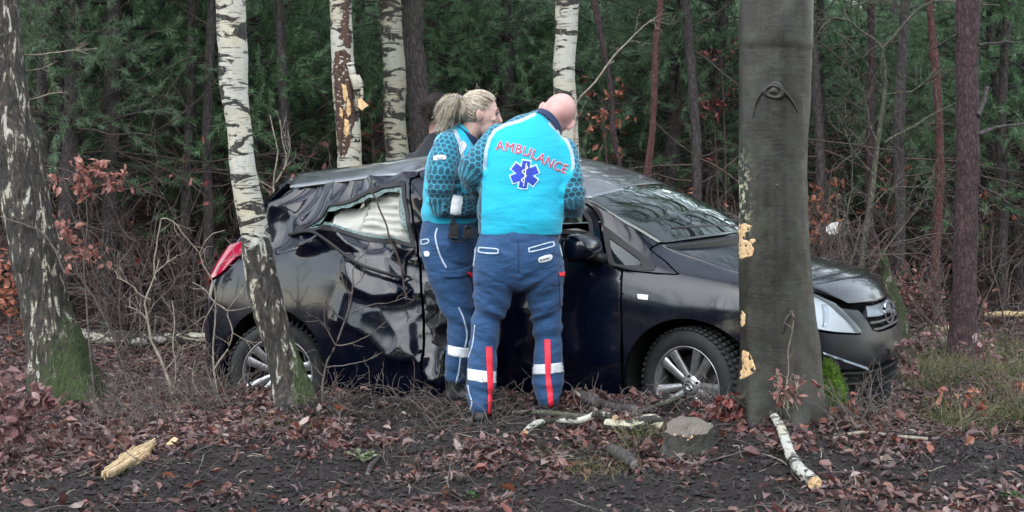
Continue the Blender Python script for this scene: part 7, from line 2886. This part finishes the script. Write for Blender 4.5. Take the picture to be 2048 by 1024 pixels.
b3 = [tube_e([h3(0, 0, .9), h3(0, 0, sh - .05), h3(0, 0, sh + .05)], [.13, .14, .06], [.08, .09, .06]), tube_e([h3(0, 0, sh), tc - z3 * .06], [.058, .056], [.058, .056]),
      tube_e([h3(-.17, 0, sh - .03), h3(-.24, .02, sh - .30), h3(-.16, -.16, sh - .50)], [.045, .04, .03], [.045, .04, .03]), tube_e([h3(.17, 0, sh - .03), h3(.24, .02, sh - .30), h3(.16, -.16, sh - .50)], [.045, .04, .03], [.045, .04, .03]),
      *[tube_e([h3(s * .09, 0, .95), h3(s * .10, 0, .5), h3(s * .10, 0, .06)], [.07, .05, .04], [.08, .06, .045]) for s in (-1, 1)]]
b3 += head_parts(H3) + hand(h3(-.16, -.16, sh - .50), (.5, -.5, -.4), (0, 0, -1), 1) + hand(h3(.16, -.16, sh - .50), (-.5, -.5, -.4), (0, 0, -1), -1)
V_, T_2 = fuse(b3, .007, 3)
obj('body', V_, T_2.astype(np.int32), M['skin'], third)
eyes(H3, third)
for s in (-1, 1): boot(third, h3(s * .10, -.02, 0), (.3, -.9, 0))
bag, R_, t_, tl, rng = hair(third, H3, 1.02, (0, -.10, -.02), M['brown_hair'], M['brown_hair'], 6, 1500, -.09)
n = 300
d = norm(rng.normal(size=(n, 3)) + [0, -.8, 0])
P0 = np.array((0, -.012, .035)) + d * np.array((.086, .107, .099)) * .97
P = wander(rng, P0, d * .4 + [0, -.2, -1], rng.uniform(.05, .11, n), 6, .2)
twigs(bag, (P * 1.02) @ R_.T + t_, .0022, .0012, 3)
link('hair', bag.mesh('hair', M['brown_hair'], True), third)
# ------------------------------------------------------------------ saplings and sprays the photo shows one by one
def sapling(name, label, base_uv, Y, lines, mat, r0=.006, r1=.0022, side=6, sideL=.12, sub=3, leaf=None, leafmat=None, lsize=.06, seed=0, cat='shrub', jitter=.05, n=5, leafspots=None):
    """stems traced along photo pixels (u, v[, dy]); twigs grow off them; leaves where given"""
    rng = np.random.default_rng(seed)
    p = at(*base_uv, Y); p.z = gz(p.x, p.y) - .02
    root = empty(name, p)
    tag(root, label, cat)
    bag, lb = Bag(), Bag()
    allP = []
    for li, L in enumerate(lines):
        ww = None
        if isinstance(L, tuple): L, ww = L
        dy = rng.normal() * jitter
        pts = []
        for i, q in enumerate(L):
            d = q[2] if len(q) > 2 else dy * i / max(1, len(L) - 1)
            pts.append(tuple(at(q[0], q[1], Y + d) - p))
        P = resample(smoothline(pts, 6), .02 if Y < 9 else .03)
        P = P + rng.normal(size=P.shape) * .0018
        k = 18
        P = resample(P, max(1e-4, np.linalg.norm(np.diff(P, axis=0), axis=1).sum() / (k - 1)))[:k]
        if len(P) < k: P = np.vstack([P, np.repeat(P[-1:], k - len(P), 0)])
        a, b_ = (ww if ww else (r0, r1))
        twigs(bag, P[None], a, b_, n)
        allP.append(P)
    A = np.stack(allP)
    if side:
        P2 = fork(rng, A, side, sideL, 6, .75, .2, .25, 1.0, .02)
        twigs(bag, P2, r1 * .85, r1 * .45, 4)
        last = P2
        if sub:
            P3 = fork(rng, P2, sub, sideL * .45, 4, .75, .2)
            twigs(bag, P3, r1 * .5, r1 * .3, 3)
            last = P3
        if leaf:
            c, d = along(rng, last, leaf, .3, 1.0)
            leaves(lb, rng, c, d + rng.normal(size=d.shape) * .6 + [0, 0, -.25], lsize * rng.uniform(.6, 1.2, len(c)), .5, .58)
    if leafspots:
        for (u, v, s, m) in leafspots:
            c = np.array(at(u, v, Y) - p) + rng.normal(size=(m, 3)) * s * Y / F
            d = norm(rng.normal(size=(m, 3)) + [0, -.2, -.2])
            leaves(lb, rng, c, d, lsize * rng.uniform(.6, 1.2, m), .5, .58)
            # short stalks to hold them
            st = np.stack([c - d * .05 + [0, 0, -.02], c - d * .02, c], 1)
            twigs(bag, st, .0016, .001, 3)
    link('stems', bag.mesh('stems', mat, True), root)
    if lb.v: link('leaves', lb.mesh('leaves', leafmat), root)
    return root


# bare sapling before the car's rear quarter
sapling('bare_sapling', 'bare upright sapling with forking twigs in front of the dented rear quarter', (648, 860), 8.95,
        [([(646, 862), (645, 800), (648, 750), (656, 720), (672, 690), (686, 650), (700, 610), (706, 570), (704, 545), (712, 525), (735, 500), (738, 480)], (.0085, .003)),
         ([(704, 590), (690, 575), (682, 550), (676, 543)], (.004, .002)), ([(688, 640), (668, 625), (652, 605), (658, 585)], (.0045, .002)), ([(672, 690), (655, 660), (648, 640), (650, 620)], (.004, .002)),
         ([(672, 690), (700, 688), (740, 670), (770, 645)], (.004, .0018)), ([(703, 625), (740, 610), (780, 605), (815, 593)], (.0035, .0016)), ([(650, 735), (690, 730), (730, 722), (762, 706)], (.004, .0018)),
         ([(706, 575), (722, 560), (730, 545)], (.003, .0015)), ([(648, 755), (630, 735), (612, 722), (604, 700)], (.0035, .0016)), ([(647, 790), (665, 770), (690, 765)], (.003, .0015)), ([(660, 660), (640, 640), (612, 625)], (.003, .0014))],
        M['twig'], side=3, sideL=.09, sub=1, seed=1)
sapling('bare_shrub', 'wiry leafless shrub in front of the rear bumper', (445, 830), 9.35,
        [([(440, 840), (436, 790), (428, 740), (426, 690), (430, 640), (432, 590), (425, 560), (402, 525), (400, 505), (420, 470), (450, 462)], (.007, .0025)),
         ([(428, 740), (440, 720), (455, 700), (466, 665), (458, 640), (455, 620), (470, 600), (490, 575), (500, 560)], (.006, .0025)), ([(455, 622), (440, 612), (425, 600), (405, 575), (385, 565)], (.0045, .002)),
         ([(455, 622), (480, 618), (520, 612), (560, 610)], (.0035, .0015)), ([(466, 665), (490, 680), (520, 688), (540, 700)], (.003, .0015)), ([(430, 545), (440, 530), (470, 505)], (.003, .0015)),
         ([(440, 835), (470, 800), (480, 760), (500, 745)], (.004, .002)), ([(438, 830), (400, 790), (385, 760), (390, 720)], (.004, .002)), ([(432, 600), (410, 640), (400, 690)], (.003, .0015))],
        M['twig_light'], side=3, sideL=.10, sub=2, seed=2)
sapling('bare_sapling', 'pale leaning bare sapling between the left birch and the rear bumper', (355, 815), 9.6,
        [([(358, 818), (340, 770), (320, 715), (302, 680), (296, 640), (290, 605), (300, 575), (312, 545), (318, 520)], (.012, .004)), ([(302, 600), (280, 590), (262, 570), (235, 555)], (.006, .003)), ([(312, 545), (335, 525), (355, 510)], (.004, .002)),
         ([(310, 560), (308, 525), (312, 500), (322, 440), (328, 436), (350, 445), (368, 470), (398, 505)], (.005, .003)), ([(330, 740), (348, 720), (360, 690)], (.004, .002)), ([(296, 640), (275, 620), (250, 612)], (.004, .002)),
         ([(345, 800), (352, 740), (345, 690), (350, 640), (343, 600)], (.006, .0025)), ([(355, 812), (400, 790), (430, 760)], (.004, .002))],
        M['twig_light'], side=4, sideL=.13, sub=2, seed=3)
sapling('bare_shrub', 'dark arching thicket of bare stems right of the big left birch', (240, 830), 9.9,
        [([(275, 825), (255, 760), (235, 700), (215, 650), (190, 600), (165, 560), (135, 512)], (.008, .003)), ([(280, 825), (300, 750), (310, 690), (330, 640)], (.006, .002)), ([(235, 700), (260, 660), (275, 610), (270, 570)], (.005, .002)),
         ([(215, 650), (180, 640), (150, 645)], (.004, .002)), ([(290, 820), (330, 770), (370, 745), (400, 735)], (.006, .002)), ([(250, 820), (220, 760), (200, 730)], (.005, .002)), ([(165, 830), (200, 815), (260, 818), (320, 848)], (.006, .003))],
        M['twig'], side=5, sideL=.16, sub=3, seed=4)
# low tangles at the foot of the car and birch
rng = np.random.default_rng(12)
bag = Bag()
for (u0, u1, v0, v1, Y0, Y1, n, L) in ((380, 480, 760, 850, 9.0, 9.8, 130, .30), (600, 900, 800, 850, 8.7, 9.1, 90, .22), (850, 1000, 790, 850, 8.2, 8.6, 60, .25), (1650, 1800, 740, 830, 7.6, 8.4, 120, .28), (180, 420, 760, 850, 8.6, 9.8, 160, .30), (1150, 1460, 790, 840, 8.0, 8.4, 60, .22), (760, 1000, 840, 960, 7.2, 8.2, 40, .16)):
    Y = rng.uniform(Y0, Y1, n); u = rng.uniform(u0, u1, n)
    x = (u - 1024) * Y / F
    C = on_ground(x, Y) - [0, 0, .01]
    ang = rng.uniform(0, 6.28, n)
    P = wander(rng, C, np.stack([np.cos(ang), np.sin(ang), rng.uniform(.2, 1.4, n)], 1), L * rng.uniform(.4, 1.3, n), 7, .22, -.04)
    twigs(bag, P, .0028, .0013, 4)
    P2 = fork(rng, P, 2, L * .4, 5, .7)
    twigs(bag, P2, .0016, .001, 3)
tag(link('ground_brush', bag.mesh('ground_brush', M['twig'], True)), kind='stuff')

# beech sprays with withered leaves
sapling('beech_sapling', 'beech sapling with a spray of pinkish dead leaves right of the big left birch', (165, 640), 9.8,
        [([(190, 800), (180, 700), (172, 600), (168, 520), (175, 450), (172, 380), (180, 330)], (.007, .002)), ([(175, 450), (160, 440), (135, 450), (115, 440)], (.003, .0015)), ([(172, 390), (150, 360), (115, 362), (102, 368)], (.003, .0015)), ([(175, 380), (200, 360), (235, 360), (250, 370)], (.003, .0015)),
         ([(168, 530), (190, 505), (215, 505)], (.003, .0015)), ([(170, 560), (150, 520), (140, 505)], (.003, .0015))],
        M['twig'], side=2, sideL=.07, sub=0, leafmat=M['salmon_leaf'], lsize=.058, seed=5,
        leafspots=[(112, 362, 6, 10), (160, 340, 10, 22), (172, 365, 12, 28), (190, 345, 9, 18), (200, 328, 6, 10), (212, 362, 8, 10), (235, 365, 8, 12), (245, 345, 5, 8), (155, 375, 7, 10), (132, 455, 8, 12), (150, 470, 10, 12), (118, 445, 5, 5), (168, 500, 10, 10), (200, 508, 12, 10), (180, 515, 10, 9), (142, 520, 9, 8), (182, 388, 6, 8)])
sapling('beech_sapling', 'clump of rusty orange beech leaves at the left edge behind the big birch', (8, 600), 11.2,
        [[(20, 700), (15, 620), (5, 560), (-10, 520)], [(20, 690), (30, 640), (35, 600)]], M['twig'], side=4, sideL=.1, sub=2, leafmat=M['orange_leaf'], lsize=.058, seed=6,
        leafspots=[(5, 530, 16, 26), (20, 560, 14, 26), (10, 590, 16, 30), (-10, 560, 16, 20), (25, 600, 10, 16), (40, 640, 9, 12), (45, 660, 8, 8), (-8, 610, 16, 20)])
sapling('beech_sapling', 'low beech bush with purple-pink withered leaves in the lower left corner', (40, 870), 8.1,
        [[(40, 885), (30, 840), (20, 790), (10, 755)], [(42, 885), (60, 820), (75, 780), (95, 760)], [(38, 885), (5, 850), (-25, 820)]], M['twig'], side=4, sideL=.1, sub=1, leafmat=M['pink_leaf'], lsize=.072, seed=7,
        leafspots=[(15, 770, 16, 16), (45, 760, 13, 14), (75, 790, 13, 15), (50, 810, 16, 20), (20, 820, 18, 22), (90, 800, 10, 10), (70, 830, 14, 14), (30, 860, 16, 16), (5, 880, 16, 14), (55, 865, 12, 8), (-15, 800, 16, 18), (100, 785, 7, 5)])
sapling('beech_sapling', 'pink-leaved beech sprig growing at the right of the car nose', (1830, 760), 8.9,
        [[(1830, 770), (1822, 730), (1815, 700), (1830, 672), (1860, 660)], [(1824, 735), (1805, 715), (1795, 700)], [(1818, 705), (1840, 700), (1870, 690), (1885, 688)]], M['twig'], side=3, sideL=.07, sub=1, leafmat=M['pink_leaf'], lsize=.052, seed=8,
        leafspots=[(1805, 690, 8, 9), (1795, 712, 7, 8), (1830, 680, 9, 11), (1850, 668, 7, 7), (1815, 730, 8, 10), (1828, 745, 7, 8), (1845, 695, 8, 8), (1866, 690, 6, 6), (1800, 740, 5, 4)])
sapling('beech_sapling', 'thin red-leaved sprig in front of the thick purple-brown pine', (1950, 740), 10.4,
        [[(1952, 745), (1945, 700), (1950, 680), (1948, 640)], [(1946, 705), (1930, 695), (1920, 690)], [(1948, 705), (1970, 700), (1985, 695)]], M['twig'], side=2, sideL=.07, sub=1, leafmat=M['pink_leaf'], lsize=.05, seed=9,
        leafspots=[(1922, 692, 7, 6), (1978, 700, 9, 10), (1950, 685, 7, 8), (1990, 715, 6, 5), (1955, 710, 6, 5)])
sapling('beech_sapling', 'slender sprig of red leaves growing at the foot of the beech', (1575, 812), 7.68,
        [[(1576, 820), (1572, 780), (1578, 740), (1576, 700), (1584, 670), (1588, 640)], [(1574, 790), (1560, 770), (1555, 750)], [(1575, 775), (1590, 765), (1592, 750)]], M['twig_light'], r0=.0035, r1=.0014, side=2, sideL=.05, sub=0, leafmat=M['beech_leaf'], lsize=.042, seed=10,
        leafspots=[(1555, 752, 6, 6), (1552, 775, 7, 9), (1585, 755, 6, 6), (1592, 768, 6, 7), (1575, 786, 6, 6), (1565, 790, 8, 8), (1562, 806, 6, 5), (1592, 790, 5, 4), (1640, 770, 5, 4), (1590, 625, 2, 1)])
sapling('beech_sapling', 'dark red leafy sprig between the front wheel and the beech foot', (1455, 830), 7.85,
        [[(1462, 850), (1450, 820), (1440, 800), (1430, 790)], [(1460, 845), (1475, 815), (1478, 795)], [(1464, 850), (1490, 840), (1500, 830)]], M['twig'], side=3, sideL=.06, sub=1, leafmat=M['dark_leaf'], lsize=.050, seed=11,
        leafspots=[(1440, 805, 9, 16), (1462, 800, 9, 15), (1475, 815, 10, 15), (1450, 828, 10, 16), (1470, 845, 10, 14), (1485, 835, 9, 10), (1432, 838, 6, 8), (1440, 860, 8, 8), (1520, 830, 9, 8), (1395, 822, 5, 4), (1550, 835, 9, 8)])
for k, (lb_, bu, ln, ls) in enumerate((('small orange-leaved sprig in the middle of the dry grass at the right', (1945, 835), [[(1950, 840), (1945, 810), (1935, 792)], [(1948, 825), (1960, 812), (1966, 806)]], [(1935, 800, 9, 8), (1962, 815, 8, 8)]),
                                      ('orange-leaved sprig at the right edge of the picture in the grass', (2030, 805), [[(2030, 808), (2038, 780), (2042, 765)]], [(2040, 772, 7, 8)]),
                                      ('small orange-leaved sprig left of the dry grass', (1885, 810), [[(1884, 814), (1888, 790), (1882, 778)]], [(1880, 792, 8, 8)]),
                                      ('low rusty sprig right of the mossy stump', (1705, 815), [[(1706, 822), (1703, 805), (1697, 795)], [(1706, 820), (1718, 822), (1726, 826)]], [(1700, 800, 8, 8), (1725, 828, 6, 5)]))):
    sapling('beech_sapling', lb_, bu, 8.8 - .9 * (k == 3), ln, M['twig'], side=3, sideL=.06, sub=1, leafmat=M['orange_leaf'], lsize=.05, seed=120 + k, leafspots=ls)
# rust leaved beeches standing in the wood, where the photo glows red
for i, (u, v, Y, sp, n, mt_) in enumerate(((1640, 430, 14.8, 22, 60, 'orange_leaf'), (1625, 470, 14.5, 16, 40, 'orange_leaf'), (1580, 120, 15, 1, 1, 'orange_leaf'), (1775, 350, 15.6, 22, 34, 'dark_leaf'), (1800, 400, 15.2, 18, 26, 'orange_leaf'), (340, 300, 15, 34, 50, 'dark_leaf'), (300, 420, 15.2, 30, 50, 'orange_leaf'), (1210, 255, 14.4, 26, 44, 'orange_leaf'), (1445, 160, 15.0, 14, 20, 'dark_leaf'), (1430, 260, 15.0, 22, 28, 'dark_leaf'), (745, 280, 14.6, 20, 30, 'dark_leaf'), (1990, 440, 15, 30, 36, 'orange_leaf'))):
    if n == 1: continue
    p = at(u, v, Y)
    lb, bag = Bag(), Bag()
    g = gz(p.x, p.y)
    root = empty('beech_sapling', (p.x, p.y, g))
    tag(root, 'slim beech with a few withered rust leaves standing deep among the pines', 'shrub', 'slim rusty beeches among the pines')
    r_ = np.random.default_rng(60 + i)
    st = np.array([(0, 0, -.05), (.03, 0, (p.z - g) * .5), (0, 0, p.z - g), (-.02, 0, p.z - g + .25)])
    P = smoothline(st, 5)[None]
    twigs(bag, P, .012, .004, 5)
    P2 = fork(r_, P, 16, .32, 6, 1.0, .15, .5, 1.0)
    twigs(bag, P2, .004, .0018, 3)
    c = np.array((0, 0, p.z - g)) + r_.normal(size=(n, 3)) * [sp * Y / F, .25, sp * Y / F]
    c2, d2 = along(r_, P2, 3, .3, 1)
    c = np.vstack([c2, c])[:int(n * 1.6)]
    leaves(lb, r_, c, r_.normal(size=(len(c), 3)) + [0, 0, -.3], .075 * r_.uniform(.6, 1.2, len(c)), .5)
    link('stems', bag.mesh('stems', M['twig_dark'], True), root)
    link('leaves', lb.mesh('leaves', M[mt_]), root)

# the grey oak sapling at the right with its crooked boughs
sapling('oak_sapling', 'crooked grey oak sapling with pale winding boughs between the beech and the thick pine', (1722, 590), 12.9,
        [([(1720, 640), (1722, 590), (1723, 520), (1730, 470), (1740, 420), (1748, 350), (1756, 280), (1768, 200), (1772, 150), (1764, 98)], (.034, .014)),
         ([(1764, 98), (1750, 80), (1722, 62), (1700, 42), (1672, 36), (1655, 44), (1640, 60), (1634, 74)], (.013, .005)), ([(1764, 98), (1790, 70), (1815, 40), (1840, 15), (1875, 2), (1930, 6), (2000, 12)], (.013, .006)),
         ([(1770, 285), (1790, 272), (1825, 255), (1855, 235), (1880, 222), (1912, 205)], (.012, .004)), ([(1700, 42), (1690, 20), (1720, 8), (1770, 4)], (.008, .004)), ([(1756, 285), (1740, 250), (1735, 215), (1725, 170)], (.009, .003)),
         ([(1768, 190), (1790, 186), (1830, 180), (1870, 140)], (.008, .003)), ([(1740, 420), (1770, 385), (1800, 374), (1868, 376)], (.007, .003)), ([(1748, 350), (1720, 320), (1700, 290), (1690, 250)], (.007, .003)),
         ([(1724, 520), (1700, 470), (1695, 420), (1705, 370), (1702, 300)], (.010, .004)), ([(1660, 60), (1690, 75), (1685, 95)], (.006, .003)), ([(1765, 100), (1762, 140), (1766, 170), (1750, 160)], (.006, .003))],
        M['oak_bark'], r0=.01, r1=.004, side=9, sideL=.30, sub=4, seed=13, cat='tree')
sapling('bare_tree', 'leaning grey branch reaching up right from behind the bald head', (1160, 400), 11.9,
        [([(1140, 420), (1150, 250), (1152, 205), (1165, 190), (1190, 165), (1215, 130), (1228, 122)], (.012, .005)), ([(1190, 165), (1230, 110), (1290, 50), (1320, 30)], (.008, .003)), ([(1285, 54), (1305, 40), (1312, 55)], (.004, .003))],
        M['twig_light'], side=3, sideL=.2, sub=2, seed=14, cat='tree')
sapling('bare_tree', 'thin pale bare tree rising behind the rear window of the car', (548, 400), 11.6,
        [([(545, 640), (548, 420), (546, 370), (552, 330), (556, 300), (548, 270), (540, 230)], (.009, .004)), ([(552, 365), (568, 335), (572, 310), (566, 285), (560, 240)], (.006, .003)), ([(550, 380), (525, 365), (505, 360)], (.004, .002)), ([(568, 340), (580, 300), (575, 260)], (.004, .002))],
        M['twig_light'], side=4, sideL=.2, sub=2, seed=15, cat='tree')
sapling('bare_sapling', 'slim grey twig crossing the broken rear window', (808, 560), 9.15,
        [([(812, 600), (806, 560), (800, 525), (790, 500), (778, 475), (773, 450), (768, 440), (762, 425), (752, 400), (740, 379)], (.006, .0045))], M['twig_dark'], side=0, sub=0, seed=16)
# long dead boughs reaching out of the left birch
for k, (lb_, ln) in enumerate((('pale crooked dead twig reaching right from the big left birch, lowest of the three there', ([(55, 202), (75, 195), (100, 187), (135, 184)], (.006, .002))),
                               ('long thin dead bough high on the right of the big left birch', ([(48, 110), (90, 108), (150, 100), (195, 96)], (.006, .002))),
                               ('forked dead twig just below the long thin bough of the left birch', ([(45, 142), (80, 138), (115, 122)], (.004, .002))),
                               ('dark dead bough crossing in front of the big left birch halfway up', ([(130, 545), (90, 470), (20, 440), (-20, 425)], (.008, .004))))):
    sapling('dead_bough', lb_, (60, 300), 10.22 - .4 * (k == 3), [ln], M['twig_light'] if k < 3 else M['twig'], side=5, sideL=.12, sub=2, seed=170 + k, cat='branch')
# white scrap caught on the twigs
p = at(1664, 456, 12.7)
V2, Tr = cdt(np.array([(-14, 8), (-10, -2), (-15, -12), (2, -10), (13, -2), (12, 8), (4, 13), (-2, 10), (-6, 14)]) * -12.7 / F * [1, 1], (), .012)
V = np.c_[V2[:, 0], .012 * np.sin(V2[:, 0] * 60) + .01 * gnoise(np.c_[V2 * 30, V2[:, :1] * 0]), V2[:, 1]]
V, Tr = thick(V, Tr, .002)
o = obj('white_scrap', V, Tr.astype(np.int32), M['white_plastic'], None, False, loc=p)
tag(o, 'torn white scrap hanging on twigs right of the beech', 'scrap')
sapling('bare_sapling', 'thin bare stem holding up the white scrap', (1690, 560), 12.75, [([(1700, 600), (1690, 540), (1680, 480), (1672, 450), (1668, 470)], (.006, .003)), ([(1676, 462), (1685, 440), (1690, 430)], (.005, .003))], M['twig_light'], side=3, sideL=.12, sub=1, seed=18)
# rotten stub with pale flanks right behind the nose of the car
near_tree('broken_stump', 'mossy broken tree stub with pale torn wood behind the car nose',
          [(1770, 540, 24), (1776, 570, 34), (1784, 605, 42), (1792, 650, 50)], 12.6, M['birch'], seed=41, rough=lambda h, V, nr: np.full(len(h), .8), moss=lambda h, V, nr: .62 + 0 * h, rough_amp=.02, ext_top=.15, branches=0, step=.03)

# small green plants on the soil
def plant(name, label, u, v, fr, mat, seed, L=.10, w=.3, up=.6):
    rng = np.random.default_rng(seed)
    p = ray_ground(u, v)
    root = empty(name, p); tag(root, label, 'plant')
    bag, lb = Bag(), Bag()
    ang = rng.uniform(0, 6.28, fr)
    P = wander(rng, np.zeros((fr, 3)), np.stack([np.cos(ang), np.sin(ang), np.full(fr, up)], 1), L * rng.uniform(.6, 1.2, fr), 7, .1, -.06)
    twigs(bag, P, .0016, .0008, 4)
    c, d = along(rng, P, 11, .15, 1.0)
    s = norm(np.cross(d, [0, 0, 1.]))
    for k in (-1, 1): leaves(lb, rng, c, d * .6 + s * k, rng.uniform(.6, 1.2, len(c)) * L * w, .2, .45, flat=np.array([0, 0, 1.]))
    link('stems', bag.mesh('stems', mat), root)
    link('leaves', lb.mesh('leaves', mat), root)
plant('fern', 'small green fern low on the soil at the bottom of the picture', 968, 1000, 8, M['green'], 1, .085)
plant('herb', 'pale green herb with an upright stem in the foreground left of the paramedics', 728, 935, 5, M['pale_green'], 2, .10, .28, 1.1)
plant('grass_plant', 'tiny green plant at the bottom edge right of the birch stick', 1905, 1018, 6, M['green'], 3, .05, .4)
plant('herb', 'small tuft of green leaves at the far right bottom', 2018, 1008, 6, M['green'], 4, .05, .4)
